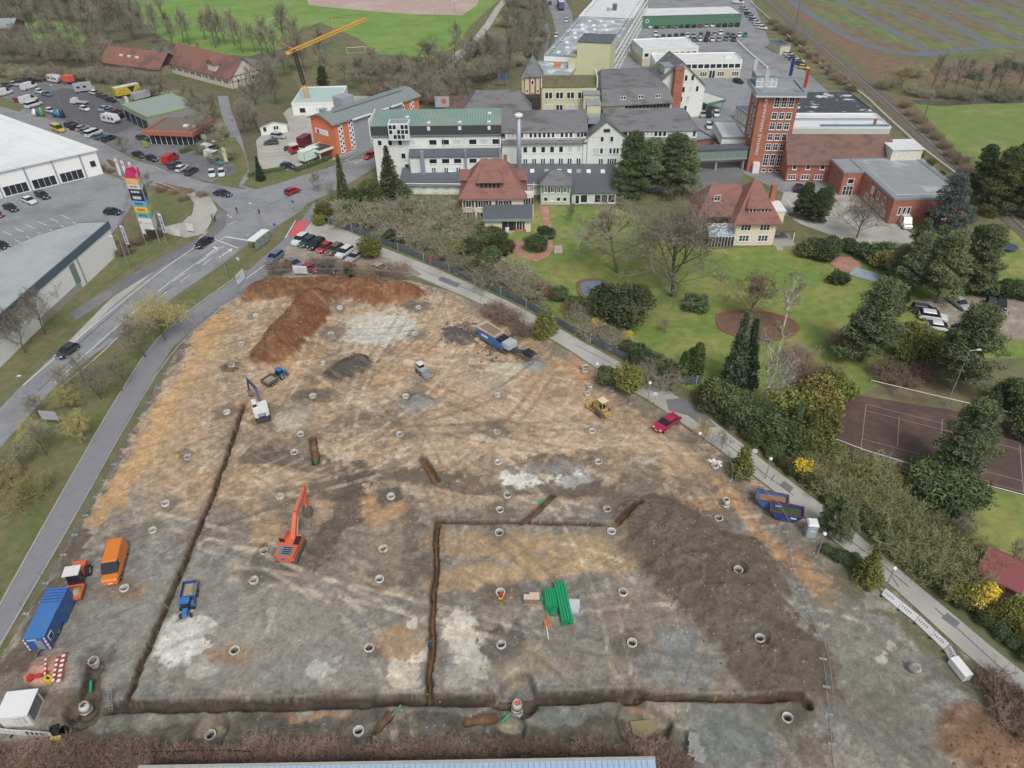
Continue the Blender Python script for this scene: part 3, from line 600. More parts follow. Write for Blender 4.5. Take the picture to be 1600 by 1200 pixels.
sheet('flower_bed',[(1122,492),(1150,485),(1200,489),(1238,501),(1248,515),(1230,528),(1180,532),(1132,518),(1122,505)],mat('bed_soil',(118,92,74),.95,var=.25,scale=1.2),.05)
# parking stripes
for i in range(6):
    x=5+i*18; strip('road_marking',[(x,362-i*5.2),(x+14,368-i*5.2)],.18,white_p,.036,parent=road); strip('road_marking',[(x+18,375-i*5.6),(x+34,383-i*5.6)],.18,white_p,.036,parent=road)
for i in range(5): strip('road_marking',[(1230+i*22,312+i*1),(1243+i*22,334+i*2)],.15,white_p,.042,parent=road)
for a,b in (([(540,251),(560,255)],0),([(540,251),(612,214)],0),([(553,257),(630,216)],0)): strip('road_marking',a,.15,white_p,.042,parent=road)
for i in range(4): strip('road_marking',[(414,248-i*5.2),(446,245-i*5.0)],.2,white_p,.036,parent=road)
# ================================================================ BUILDINGS
white_w=mat('white_render',(233,239,232),.85,var=.06,scale=.5,col2=(222,228,219),c2scale=.1)
cream_w=mat('cream_render',(234,221,198),.85,var=.05,scale=.5)
yellow_w=mat('yellow_render',(208,206,170),.85,var=.06,scale=.4)
brick_w=mat('red_brick',(176,112,92),.9,var=.18,scale=4,col2=(158,98,80),c2scale=.5)
orange_w=mat('orange_render',(222,124,82),.8,var=.04,scale=.5)
greyp_w=mat('grey_panel',(160,164,174),.6,var=.05,scale=.6)
slate_m=mat('slate_roof',(118,119,123),.75,var=.2,scale=2.5,col2=(98,95,95),c2scale=.25,bump=.4,bscale=9,stretch=(1,2.2,1))
moss_m=mat('mossy_roof',(110,104,82),.95,var=.2,scale=1,col2=(98,96,66),c2scale=.4)
rtile_m=mat('red_tile_roof',(146,102,94),.85,var=.14,scale=3,col2=(130,90,84),c2scale=.4,bump=.5,bscale=10,stretch=(1,2.5,1))
btile_m=mat('brown_tile_roof',(128,98,88),.9,var=.3,scale=2.2,col2=(104,86,80),c2scale=.35,bump=.5,bscale=9,stretch=(1,2.5,1))
wroof_m=mat('white_membrane',(224,226,228),.6,var=.05,scale=.5,col2=(206,209,212),c2lo=.5,c2hi=.7,c2scale=.2)
wetroof_m=mat('wet_flat_roof',(160,170,174),.5,var=.08,scale=.6,col2=(212,220,224),c2lo=.50,c2hi=.58,c2scale=.16)
groof_m=mat('grey_flat_roof',(148,154,156),.8,var=.08,scale=.5,col2=(176,182,186),c2lo=.56,c2hi=.64,c2scale=.14)
droof_m=mat('dark_bitumen_roof',(70,74,80),.5,var=.14,scale=.7,col2=(216,220,224),c2lo=.57,c2hi=.60,c2scale=.3)
metal_m=mat('dark_grey_metal_roof',(98,104,112),.5,.1,var=.07,scale=.8)
green_m=mat('copper_green_roof',(136,164,158),.6,.1,var=.1,scale=.9,col2=(152,170,156),c2scale=.12)
black_m=mat('black_slates',(50,54,54),.6,var=.15,scale=3)
glass_m=mat('window_glass',(44,50,58),.08,var=.25,scale=.35)
frame_m=mat('white_frame',(232,234,234),.6,var=.03)
dframe_m=mat('dark_frame',(60,58,56),.6,var=.05)
shut_m=mat('brown_shutter',(74,60,56),.7,var=.08)
gshut_m=mat('green_shutter',(86,124,96),.7,var=.08)
zinc_m=mat('zinc',(160,172,182),.45,.3,var=.06)
lgreen_m=mat('pale_green_render',(196,206,194),.85,var=.05)
blind_m=mat('white_blind',(206,212,208),.7,var=.04)
_wc={}
def winmesh(w,h,style):
    k=(round(w,2),round(h,2),style)
    if k in _wc: return _wc[k]
    w=w*1.08; h=h*1.06; mb=MB(); t=.13; y=-.07
    fr=1; 
    mb.box(-w/2,-.015,0,w/2,0.04,h,0)                        # pane
    for a in ((-w/2-t,y,-t,w/2+t,.02,0),(-w/2-t,y,h,w/2+t,.02,h+t),(-w/2-t,y,0,-w/2,.02,h),(w/2,y,0,w/2+t,.02,h)): mb.box(*a,1)
    if style in('cross','cross3'):
        mb.box(-.04,y+.02,0,.04,.02,h,1); mb.box(-w/2,y+.02,h*.6,w/2,.02,h*.6+.08,1)
    if style=='cross3':
        mb.box(-w/2,y+.02,h*.3,w/2,.02,h*.3+.08,1)
    if style=='pair': mb.box(-.1,y+.01,0,.1,.02,h,1)
    if style=='triple':
        for u in(-w/6,w/6): mb.box(u-.07,y+.01,0,u+.07,.02,h,1)
        mb.box(-w/2,y+.03,h*.5,w/2,.02,h*.5+.05,1)
    if style in('shut','gshut'):
        for s in(-1,1): 
            a,b=sorted((s*(w/2+t),s*(w/2+t+.5))); mb.box(a,-.06,-.05,b,.02,h+.05,2)
        mb.box(-.04,y+.02,0,.04,.02,h,1)
    mb.box(-w/2-t-.05,-.16,-t-.06,w/2+t+.05,.02,-t,1)         # sill
    ms=[glass_m if style!='blind' else blind_m, dframe_m if style=='dark' else frame_m]
    if style=='shut': ms.append(shut_m)
    if style=='gshut': ms.append(gshut_m)
    me=mb.mesh('window',ms); _wc[k]=me; return me
class Bld:
    def __init__(s,name,label,A,B,D,cat='building'):
        A=Vector((A[0],A[1],0)); B=Vector((B[0],B[1],0)); s.L=(B-A).length; s.D=D
        s.r=thing(name,label,cat,A,math.atan2(B.y-A.y,B.x-A.x))
    def part(s,name,mb,m,parent=None,smooth=False): return mb.build(name,m,parent or s.r,smooth)
    def wall(s,m,z1,z0=-.3,x0=0,x1=None,y0=0,y1=None,name='wall'):
        mb=MB(); mb.box(x0,y0,z0,s.L if x1 is None else x1,s.D if y1 is None else y1,z1); return s.part(name,mb,m)
    def box(s,name,m,*a,parent=None):
        mb=MB(); mb.box(*a); return s.part(name,mb,m,parent)
    def flat(s,m,z,edge=None,x0=0,x1=None,y0=0,y1=None,par=.35,t=.25):
        x1=s.L if x1 is None else x1; y1=s.D if y1 is None else y1
        mb=MB(); mb.box(x0+t,y0+t,z-.2,x1-t,y1-t,z+.05); r=s.part('roof',mb,m)
        e=MB(); o=.06
        for a in ((x0-o,y0-o,x1+o,y0+t),(x0-o,y1-t,x1+o,y1+o),(x0-o,y0+t,x0+t,y1-t),(x1-t,y0+t,x1+o,y1-t)): e.box(a[0],a[1],z-.25,a[2],a[3],z+par)
        e.build('roof_edge',edge or zinc_m,r); return r
    def gable(s,m,z,rise,x0=0,x1=None,y0=0,y1=None,oh=.5,ridge=.5,wallm=None,axis='x',t=.18,hip=0.0):
        """gable roof slabs; ridge along axis; hip>0 pulls the ridge ends in (hip or half-hip)"""
        x1=s.L if x1 is None else x1; y1=s.D if y1 is None else y1
        mb=MB()
        if axis=='x':
            yr=y0+(y1-y0)*ridge; s0=rise/(yr-y0); s1=rise/(y1-yr)
            a0,a1=x0-oh,x1+oh
            if hip: h0=x0+hip; h1=x1-hip
            else: h0,h1=a0,a1
            f=(a0,y0-oh,z-oh*s0); g=(a1,y0-oh,z-oh*s0); bL=(a0,y1+oh,z-oh*s1); bR=(a1,y1+oh,z-oh*s1); rl=(h0,yr,z+rise); rr=(h1,yr,z+rise)
            dn=lambda p:(p[0],p[1],p[2]-t)
            V=[f,g,rr,rl,bR,bL]; V+= [dn(p) for p in V]
            fs=[(0,1,2,3),(4,5,3,2),(7,6,9,8),(11,10,8,9),(0,6,7,1),(4,10,11,5)]
            if hip: fs+=[(1,4,2),(5,0,3),(1,7,10,4),(5,11,6,0),(8,10,7),(9,6,11)]
            else: fs+=[(1,7,8,2),(2,8,10,4),(0,3,9,6),(3,5,11,9)]
            mb.add(V,fs); r=s.part('roof',mb,m)
            if wallm and not hip:
                for xx,nm in ((x0,0),(x1,1)):
                    w=MB(); d=.15; w.xprism([(y0,z),(y1,z),(yr,z+rise-.05)],xx-(0 if nm==0 else d),xx+(d if nm==0 else 0)); w.build('gable_wall',wallm,s.r)
            return r
        else:
            xr=x0+(x1-x0)*ridge; s0=rise/(xr-x0); s1=rise/(x1-xr); a0,a1=y0-oh,y1+oh
            f=(x0-oh,a0,z-oh*s0); g=(x0-oh,a1,z-oh*s0); p=(x1+oh,a0,z-oh*s1); q=(x1+oh,a1,z-oh*s1); r0=(xr,a0,z+rise); r1=(xr,a1,z+rise)
            dn=lambda p:(p[0],p[1],p[2]-t)
            V=[f,g,r1,r0,p,q]; V+=[dn(v) for v in V]
            mb.add(V,[(0,3,2,1),(3,4,5,2),(6,7,8,9),(9,8,11,10),(0,1,7,6),(4,10,11,5),(0,6,9,3),(3,9,10,4),(1,2,8,7),(2,5,11,8)]); r=s.part('roof',mb,m)
            if wallm:
                for yy,nm in ((y0,0),(y1,1)):
                    w=MB(); d=.15; w.yprism([(x0,z),(x1,z),(xr,z+rise-.05)],yy-(0 if nm==0 else d),yy+(d if nm==0 else 0)); w.build('gable_wall',wallm,s.r)
            return r
    def slab(s,name,m,P,t=.15,parent=None):     # sloping slab from 4 corner points
        mb=MB(); mb.hexa([(p[0],p[1],p[2]-t) for p in P],P); return s.part(name,mb,m,parent)
    def win(s,u,z,w,h,style='plain',side='F',off=0.0,parent=None):
        o=bpy.data.objects.new('window',winmesh(w,h,style)); COL.objects.link(o); o.parent=parent or s.r
        L,D=s.L,s.D
        if side=='F': o.location=(u,off,z)
        elif side=='R': o.location=(L+off,u,z); o.rotation_euler.z=R(90)
        elif side=='L': o.location=(off,u,z); o.rotation_euler.z=R(-90)
        else: o.location=(u,D+off,z); o.rotation_euler.z=R(180)
        return o
    def row(s,us,z,w,h,style='plain',side='F',off=0.0):
        for u in us: s.win(u,z,w,h,'blind' if style=='plain' and rnd.random()<.14 else style,side,off)
def lsp(a,b,n): return [a+(b-a)*i/(n-1) for i in range(n)] if n>1 else [(a+b)/2]
def text_obj(name,txt,size,m,parent,loc,rot,ext=.02,align='LEFT'):
    cu=bpy.data.curves.new(name,'FONT'); cu.body=txt; cu.size=size; cu.extrude=ext; cu.align_x=align
    o=bpy.data.objects.new(name,cu); COL.objects.link(o); dg=bpy.context.evaluated_depsgraph_get(); dg.update()
    me=bpy.data.meshes.new_from_object(o.evaluated_get(dg)); bpy.data.objects.remove(o); me.materials.clear(); me.materials.append(m)
    q=put(name,me,parent,loc); q.rotation_euler=rot; return q

# ---- white main block, green roofed part
b=Bld('white_factory_block','long white factory block with green metal roof and glazed roof bay',(-32.4,176.7),(-1.6,176.2),11)
b.wall(white_w,12.1); L=b.L
b.slab('black_band',black_m,[(-.3,-.35,12.0),(L+.1,-.35,12.0),(L+.1,.3,14.2),(-.3,.3,14.2)],.3)
rf=b.slab('green_roof',green_m,[(-.3,.25,14.2),(L+.1,.25,14.2),(L+.1,9.5,15.2),(-.3,9.5,15.2)],.25)
mb=MB()
for i in range(47):
    x=.2+i*.66
    if x<L: mb.hexa([(x,.25,14.2),(x+.06,.25,14.2),(x+.06,9.5,15.2),(x,9.5,15.2)],[(x,.25,14.28),(x+.06,.25,14.28),(x+.06,9.5,15.28),(x,9.5,15.28)])
o=mb.build('roof_seams',mat('roof_seam',(82,112,106),.6),rf); o['kind']='stuff'
b.box('roof_edge',frame_m,-.45,-.4,11.9,-.25,9.6,15.4); b.box('gutter',zinc_m,-.3,-.5,11.85,L+.1,-.3,12.0)
for u,z,yy in ((7.7,14.72,4.5),(13.2,14.35,1.2),(20.6,14.35,1.2),(27.6,14.35,1.2),(27.6,14.9,6.2)): b.box('skylight',frame_m,u,yy,z-.2,u+.8,yy+1.1,z+.12)
for u in (13.3,20.7,27.7): b.box('skylight',frame_m,u,-.3,13.1,u+.7,0,13.9)
g=MB(); g.box(4.2,-1.4,11.2,9.1,2.2,15.1); gb=b.part('glazed_bay',g,frame_m)
for i in range(5):
    for k in range(3): 
        q=MB(); q.box(4.42+i*.94,-1.45,11.6+k*1.15,5.14+i*.94,-1.38,12.5+k*1.15); q.build('pane',glass_m if (i*7+k*5)%4 else blind_m,gb)
q=MB(); q.box(4.5,-1.1,15.1,8.8,1.9,15.14); q.build('bay_roof',groof_m,gb)
b.row([1.6,4.1,6.5,9.6],9.6,.8,1.1)
for u0 in (13.8,16.8,19.8,23.8,26.6): pass
us=[14.5,17.5,20.4,24.3,27.1] 
b.row([14.4,17.4,20.3],9.6,1.6,1.1); b.row([24.0,26.7,29.4][:2]+[],9.6,1.6,1.1); b.row([29.6],9.6,1.6,1.1)
b.win(7.0,6.3,.9,1.2); b.win(7.6,3.6,.9,1.2)
# projecting bay with grey roof
b.box('bay_wall',white_w,8.8,-2.4,-.3,L-.1,0,7.6)
b.slab('bay_roof',metal_m,[(8.6,-2.7,7.6),(L,-2.7,7.6),(L,.05,8.7),(8.6,.05,8.7)],.2)
for u in (14.4,17.4,20.3,24.0,26.7,29.4): b.win(u,5.9,1.6,1.0,'plain','F',-2.4); b.win(u,3.2,.75,1.5,'pair','F',-2.4)
for u,z0,z1 in ((11.9,2.5,9.0),(22.3,3.0,9.2)): b.box('duct',zinc_m,u-.45 if u<20 else u-.2,-3.3,z0,u+.45 if u<20 else u+.2,-2.4,z1)
b.box('duct',zinc_m,L-.5,-3.0,2.6,L-.05,-2.4,9.3); b.box('duct',zinc_m,9,-3.4,2.3,20,-2.8,3.1)
b.box('downpipe',zinc_m,16.9,-.12,7.6,17.02,0,12); b.box('downpipe',zinc_m,30.2,-.12,8.6,30.34,0,12)

# ---- white main block, slate roofed part with gable
b=Bld('white_gabled_block','long white factory block with grey slate roof and a steep central gable',(-1.4,176.6),(45.2,175.8),14)
b.wall(white_w,10.6); L=b.L
b.box('wall',white_w,19.6,-.5,-.3,29.6,0,11.0)
for x0,x1 in ((0,20.4),(29.2,L)):
    b.slab('lower_roof',slate_m,[(x0-.2,-.7,9.7),(x1,-.7,9.7),(x1,.7,11.0),(x0-.2,.7,11.0)],.2)
    b.box('dormer_band',white_w,x0+.8,-.1,10.6,x1-1.0,1.6,12.3)
    z0=12.2
r=b.slab('roof',slate_m,[(-.3,-.3,12.2),(20.6,-.3,12.2),(20.6,7,15.3),(-.3,7,15.3)],.2)
b.slab('roof',slate_m,[(-.3,7,15.3),(20.6,7,15.3),(20.6,14.5,12),(-.3,14.5,12)],.2)
b.slab('roof',slate_m,[(24.5,-.3,12.2),(L+.4,-.3,12.2),(L-2.6,7,15.4),(24.5,7,15.4)],.2)
b.slab('roof',slate_m,[(24.5,7,15.4),(L-2.6,7,15.4),(L+.4,14.5,12),(24.5,14.5,12)],.2)
mb=MB(); mb.add([(L+.4,-.3,12.2),(L+.4,14.5,12),(L-2.6,7,15.4)],[(0,1,2)]); mb.add([(L+.4,-.3,12.1),(L+.4,14.5,11.9),(L-2.6,7,15.3)],[(2,1,0)]); b.part('hip_end',mb,slate_m)
b.box('wall',white_w,L-.3,0.02,10.6,L+.02,13.9,12.1)
mb=MB(); mb.yprism([(20.4,10.9),(29.5,10.9),(24.9,14.6)],-.5,7); b.part('gable_wall',mb,white_w)
b.slab('gable_roof',slate_m,[(19.5,-.9,10.4),(24.95,-.9,14.95),(24.95,7.5,14.95),(19.5,7.5,10.4)],.2); b.slab('gable_roof',slate_m,[(24.95,-.9,14.95),(30.3,-.9,10.6),(30.3,7.5,10.6),(24.95,7.5,14.95)],.2)
b.row(lsp(1.6,17.6,16),10.95,.55,1.0,'plain','F',-.1); b.row([18.4,19.1],10.95,.7,1.0,'plain','F',-.1)
for i,u in enumerate(lsp(30.6,44,14)): b.win(u,10.95,.6,1.05,'blind' if i in(4,5,9,10,12,13) else 'plain','F',-.1)
b.row(lsp(5.6,18.6,7),7.3,.8,1.25); b.row(lsp(5.6,18.6,7),4.0,.85,1.6,'pair')
b.row(lsp(31,43.5,7),7.3,.8,1.25); b.row(lsp(31,43.5,7),4.0,.85,1.6,'pair')
for u,z,w_,h_ in ((24.0,9.9,.6,1.1),(26.3,9.9,.6,1.1),(24.0,7.0,.55,1.2),(26.2,7.0,.45,1.2),(27.1,7.0,.45,1.2),(27.9,7.0,.45,1.2)): b.win(u,z,w_,h_,'plain','F',-.5)
b.row([24.0,26.1,27.2],4.0,.85,1.6,'pair','F',-.5); b.row([22.2,23],7,.6,1.2,'blind','F',-.5); b.row([24.5,25,25.5],12.4,.25,.35,'dark','F',-.5)
b.row([2.5,5.5,8.5,11.5],7.3,.9,1.3,'plain','R'); b.row([2.5,5.5,8.5,11.5],4,.9,1.3,'plain','R')
b.box('downpipe',zinc_m,20.45,-.65,4,20.57,-.5,12); b.box('stair_head',yellow_w,20.7,6.5,12,24.0,11.5,16.4)
b.box('stair_head_roof',groof_m,20.5,6.3,16.4,24.2,11.7,16.55); b.box('lantern',zinc_m,20.8,3.0,13,23.6,5.6,14.6)
# ---- tall steel chimney
t=thing('steel_chimney','tall pale steel chimney pipe rising in front of slate roofed white block','chimney',(2.6,171.6,0))
mb=MB(); mb.tube((0,0,0),(0,0,17.2),.62,.55,14); mb.build('pipe',zinc_m,t,True); mb=MB(); mb.lathe([(.55,17.2),(.95,17.5),(.95,17.9),(.5,18.2),(.5,18.0)],14); mb.build('cap',frame_m,t)
# ---- low annex with dark roof and skylights
b=Bld('low_annex','long low annex with dark metal roof and a row of skylights',(-26,170.0),(25,166.6),7.5)
L=b.L; b.wall(white_w,2.6); rf=b.slab('roof',metal_m,[(-.4,-.5,2.4),(L+.4,-.5,2.4),(L+.4,8.5,4.6),(-.4,8.5,4.6)],.2)
for i,u in enumerate((3.0,7.2,11.2,15.5,28.5,31,34.5,37.5,40,42.2,44.6,48)):
    q=MB(); q.hexa([(u,4.6,3.72),(u+1.0,4.6,3.72),(u+1.0,6,4.06),(u,6,4.06)],[(u,4.6,3.84),(u+1,4.6,3.84),(u+1,6,4.18),(u,6,4.18)]); q.build('skylight',frame_m if i%3 else kerb_m,rf)
b.box('gutter',zinc_m,-.4,-.62,2.25,L+.4,-.48,2.42)
b.row(lsp(3,14,5),.9,1.0,1.0,'blind')
# ---- glazed showroom
b=Bld('glazed_showroom','flat dark roofed showroom with long white framed glass front',(14.6,162.2),(24.8,161.7),6)
L=b.L; b.wall(lgreen_m,2.9); b.slab('roof',metal_m,[(-.2,-.4,2.9),(L+.3,-.4,2.9),(L+.3,6.2,3.7),(-.2,6.2,3.7)],.2)
b.row(lsp(2.9,L-1.1,5),.45,1.4,1.7,'plain'); o=b.box('door',frame_m,.7,-.08,0,1.9,0,2.3); q=MB(); q.box(.9,-.12,.2,1.7,-.07,2.1); q.build('pane',glass_m,o)
# ---- small house with green shutters
b=Bld('green_shuttered_house','small pale green house with slate hipped roof and green shutters',(7.4,162.3),(14.2,161.9),6.5,'house')
b.wall(lgreen_m,5.0); b.gable(slate_m,5.0,2.1,hip=2.4,oh=.35); b.row(lsp(1.2,5.6,4),3.0,.65,1.2,'gshut'); b.row(lsp(1.2,5.6,4),.9,.7,.8,'plain'); b.row([1.5,4],3.0,.65,1.2,'gshut','R')
# ---- villa with brown shutters
b=Bld('red_roofed_villa','cream villa with steep red tiled roof and brown shutters beside brick path',(-10.2,152.4),(3.2,152.0),11.5,'villa')
L=b.L; b.wall(cream_w,6.9); rf=b.gable(rtile_m,7.0,5.6,hip=4.2,oh=.8)
b.box('band',mat('cream_trim',(214,192,156),.8),-.05,-.05,6.1,L+.05,.02,6.25)
d=b.box('dormer',mat('dormer_slate',(106,102,100),.8),3.6,1.0,7.6,8.7,4.2,9.5)
for i in range(5): 
    q=MB(); q.box(4.1+i*.9,.92,8.0,4.65+i*.9,1.0,9.0); q.build('window',glass_m,d)
mb=MB(); mb.add([(3.1,.5,9.2),(9.2,.5,9.2),(7.9,4.6,11.5),(4.6,4.6,11.5),(3.1,5,9.2),(9.2,5,9.2)],[(0,1,2,3),(1,5,2),(4,0,3)]); b.part('dormer_roof',mb,rtile_m)
for sx in(0,1):
    x=-.6 if sx==0 else L-2.4; q=b.box('side_dormer',rtile_m,x,4.5,7.0,x+3,7.5,8.6); b.slab('side_dormer_roof',rtile_m,[(x-.2,4.0,8.5),(x+3.2,4.0,8.5),(x+3.2,8,9.5),(x-.2,8,9.5)],.15)
for u,vv,z in ((1.3,2.6,8.4),(10.4,3.2,9.6),(2.0,3,8.8)): b.box('roof_vent',zinc_m,u,vv,z,u+.35,vv+.35,z+.8)
b.box('chimney',rtile_m,9.0,6,11.4,9.8,6.8,13.2)
b.row([1.4,5.2,9.6],4.0,1.0,1.3,'shut'); b.row([4.0,8.4],4.0,.9,1.3,'shut'); b.row([1.5,4.4],1.2,1.0,1.4,'shut'); b.row([2.5,6,9],4.0,1,1.3,'shut','L')
b.box('balcony_wing',cream_w,L-.2,1.5,-.3,L+2.2,6.5,6.0); w_=b.box('balcony_rail',frame_m,L-.1,1.35,6.0,L+2.3,1.5,7.0); b.box('balcony_rail',frame_m,L+2.2,1.5,6.0,L+2.3,6.5,7.0,parent=w_); b.box('balcony_floor',kerb_m,L-.1,1.5,6.0,L+2.2,6.5,6.06)
b.win(L+1.0,4.0,1.0,1.3,'shut','F',1.5)
b.box('porch_wall',cream_w,5.0,-4.2,-.3,15.0,.02,3.0); b.slab('porch_roof',metal_m,[(4.6,-4.7,3.2),(15.4,-4.7,3.2),(15.4,.2,4.6),(4.6,.2,4.6)],.2); b.box('porch_roof_edge',green_m,4.5,-4.8,2.7,15.5,-4.65,3.25)
for u in (9.4,10.7): b.win(u,.6,.9,1.8,'dark','F',-4.2)
b.win(12.5,.5,1.0,2.0,'shut','F',-4.2); b.box('plinth',brick_w,11.5,-4.35,-.3,14,-4.2,.6); st_=b.box('door_step',kerb_m,9.2,-5.6,-.1,11,-4.2,.4)
b.box('door',frame_m,9.5,-4.9,0,10.3,-4.8,1.4)
# ---- villa with balcony and winter garden
b=Bld('balcony_villa','cream villa with red tiled hipped roof, winter garden and roof terrace',(46.6,139.6),(54.8,139.4),11,'villa')
L=b.L; b.wall(cream_w,6.0); b.wall(cream_w,6.4,x0=-6.8,x1=0,y0=4.5)
b.gable(rtile_m,6.1,6.0,oh=.9,hip=3.6,x1=L); b.gable(rtile_m,6.0,4.4,x0=-7.0,x1=4,y0=3.0,y1=12,oh=.6,hip=2.6)
d=b.box('dormer',rtile_m,2.0,.9,6.5,6.6,4,8.0); 
for u in (3.0,5.4): b.win(u,6.75,1.1,.9,'pair','F',.9)
mb=MB(); mb.add([(1.6,.4,7.9),(7.0,.4,7.9),(5.5,4.2,10.6),(3.1,4.2,10.6),(1.6,4.5,7.9),(7.0,4.5,7.9)],[(0,1,2,3),(1,5,2),(4,0,3)]); b.part('dormer_roof',mb,rtile_m)
b.row([2.0,5.9],3.4,1.7,1.15,'triple'); b.row([2.0,5.9],1.0,1.7,1.15,'triple'); b.win(-3.6,8.0,1.0,1.0,'cross','F',4.6)
q=b.box('balcony',kerb_m,-5.4,2.2,2.9,0,4.5,3.1); b.box('balcony_rail',frame_m,-5.4,2.1,3.1,0,2.2,4.0,parent=q); b.box('balcony_back',mat('dark_loggia',(92,66,64),.8),-5.2,4.3,3.1,-.1,4.48,5.2); b.box('awning',mat('dark_awning',(88,92,90),.8),-6,2.6,5.3,-.2,4.6,5.6)
q=b.box('winter_garden',glass_m,-5.2,-.4,0,-.05,2.2,2.2); b.slab('winter_garden_roof',mat('pale_glass',(176,196,214),.15),[(-5.3,-.5,2.2),(0,-.5,2.2),(0,2.2,2.9),(-5.3,2.2,2.9)],.06)
for i in range(9): 
    x=-5.2+i*.64; f=MB(); f.box(x-.04,-.48,0,x+.04,-.4,2.25); f.hexa([(x-.04,-.5,2.2),(x+.04,-.5,2.2),(x+.04,2.2,2.9),(x-.04,2.2,2.9)],[(x-.04,-.5,2.28),(x+.04,-.5,2.28),(x+.04,2.2,2.98),(x-.04,2.2,2.98)]); f.build('glazing_bar',frame_m,q)
b.box('terrace_wing',cream_w,L-.5,4,-.3,L+2.6,9,5.6); b.box('terrace_floor',frame_m,L-.6,3.9,5.6,L+2.8,9.2,5.9); b.box('chimney',brick_w,L+.5,8.6,5.6,L+1.5,9.6,9.4)
q=b.box('carport_roof',moss_m,L,1.0,2.4,L+4.6,4.6,2.75); b.box('carport_post',frame_m,L+4.4,1.1,0,L+4.55,1.25,2.4); b.box('terrace',kerb_m,L,-.8,.02,L+4.5,4.4,.35); b.box('steps',kerb_m,L+.3,-2.4,0,L+1.6,-.8,.2)
# ---- brick tower
TB=(60.2,180.4);TBB=(69.4,179.6)
b=Bld('brick_office_tower','red brick office tower with white windows, rooftop terrace and vertical lettering',TB,TBB,9.6,'tower')
L=b.L; b.wall(brick_w,18.6); 
b.flat(groof_m,19.2,zinc_m,-1.2,L+1.2,-1.2,10.6,par=.5,t=.4); b.box('eave',mat('pale_eave',(206,214,220),.5,var=.04),-1.25,-1.25,18.55,L+1.25,10.65,18.95)
q=b.box('penthouse',frame_m,-.3,4.8,19.2,4.6,9.4,21.9); b.box('penthouse_roof',groof_m,-.7,4.4,21.9,5.0,9.8,22.15)
for i in range(4):
    for k in range(2): f=MB(); f.box(-.1+i*1.2,4.74,19.6+k*1.1,.85+i*1.2,4.8,20.5+k*1.1); f.build('pane',mat('pale_glass',(176,196,214),.15),q)
for i in range(4):
    for k in range(2): f=MB(); f.box(-.36,4.95+i*1.1,19.6+k*1.1,-.3,5.85+i*1.1,20.5+k*1.1); f.build('pane',mat('pale_glass',(176,196,214),.15),q)
zr=[16.0,13.2,10.7,8.1,5.6]
for k,z in enumerate(zr): 
    for u in (4.2,5.9,7.6): b.win(u,z,1.0,2.1 if k==0 else 1.4,'cross3' if k==0 else 'cross')
for u in (4.2,5.9,7.6): b.win(u,1.7,1.0,2.6,'cross3')
for u in (4.2,5.9,7.6): b.win(u,.2,.8,.5,'plain')
for k,z in enumerate([15.8,13.0,10.5,8.0]):
    for u in (3.0,5.8): b.win(u,z,.8,2.2 if k==0 else 1.5,'cross','L')
b.box('entrance',frame_m,1.2,-1.2,0,2.8,0,2.6); 
q=text_obj('lettering','DIGITALE  MANUFAKTUR',.95,frame_m,b.r,(2.0,-.03,4.4),(R(90),R(-90),0),.03)
bx=[v.co.x for v in q.data.vertices]; sc_=13.6/(max(bx)-min(bx)); q.scale=(sc_,1.0,1)
for i,(u,v,cc,n) in enumerate(((.2,-.8,(236,236,238),'white'),(9.2,-.9,(214,92,74),'red'),(8.2,9.6,(64,84,150),'blue'),(-.8,8.6,(236,236,238),'white'))):
    p=b.r.matrix_basis @ Vector((u,v,19.5)); t=thing('rooftop_flag',f'{n} flag on a pole at the {["front left","front right","rear right","rear left"][i]} corner of tower roof','flag',p,.3,'flags on the brick tower roof')
    mb=MB(); mb.tube((0,0,-.3),(0,0,5.4),.06,.04,6); mb.build('pole',zinc_m,t)
    mb=MB(); m_=mat('flag_'+n,cc,.8,var=.05); 
    for k in range(5): 
        x0=.05+k*.2; y0=.08*math.sin(k*1.3); y1=.08*math.sin((k+1)*1.3); mb.add([(x0,y0,1.2),(x0+.2,y1,1.1),(x0+.2,y1,5.1),(x0,y0,5.2)],[(0,1,2,3),(3,2,1,0)])
    mb.build('cloth',m_,t)
# ---- link bridge
b=Bld('link_bridge','glazed link bridge joining white block to brick tower',(45.5,180.2),(60.1,181.2),2.6,'bridge')
L=b.L; b.box('bridge_deck',groof_m,-.1,-.1,3.0,L,2.7,3.4); b.box('glazing',mat('green_glass',(126,146,140),.2),0,0,3.4,L-.1,2.6,5.6); b.box('bridge_roof',metal_m,-.2,-.3,5.6,L,2.9,6.0)
for i in range(6): b.box('mullion',zinc_m,i*L/5.2,-.06,3.4,i*L/5.2+.1,0,5.6)
for i in (.5,.98): b.box('pier',kerb_m,L*i-.4,.6,-.2,L*i,1.8,3.0)
# ---- brick hall with brown roof
b=Bld('brick_hall','long red brick hall with brown tiled roof beside the tower',(67.8,173.4),(84.6,172.4),11)
L=b.L; b.wall(brick_w,4.9,x1=L+5); b.gable(btile_m,4.9,5.0,x1=L+7.5,oh=.5,wallm=brick_w)
b.row([1.6,4.8,8.2,11.6,15.2],3.2,.8,1.1,'plain'); b.row([1.4,4.6,7.8],.7,1.6,1.0,'triple'); b.row([14.3],.9,1.6,.9,'pair')
q=b.box('door',dframe_m,11.0,-.06,0,11.9,0,2.1)
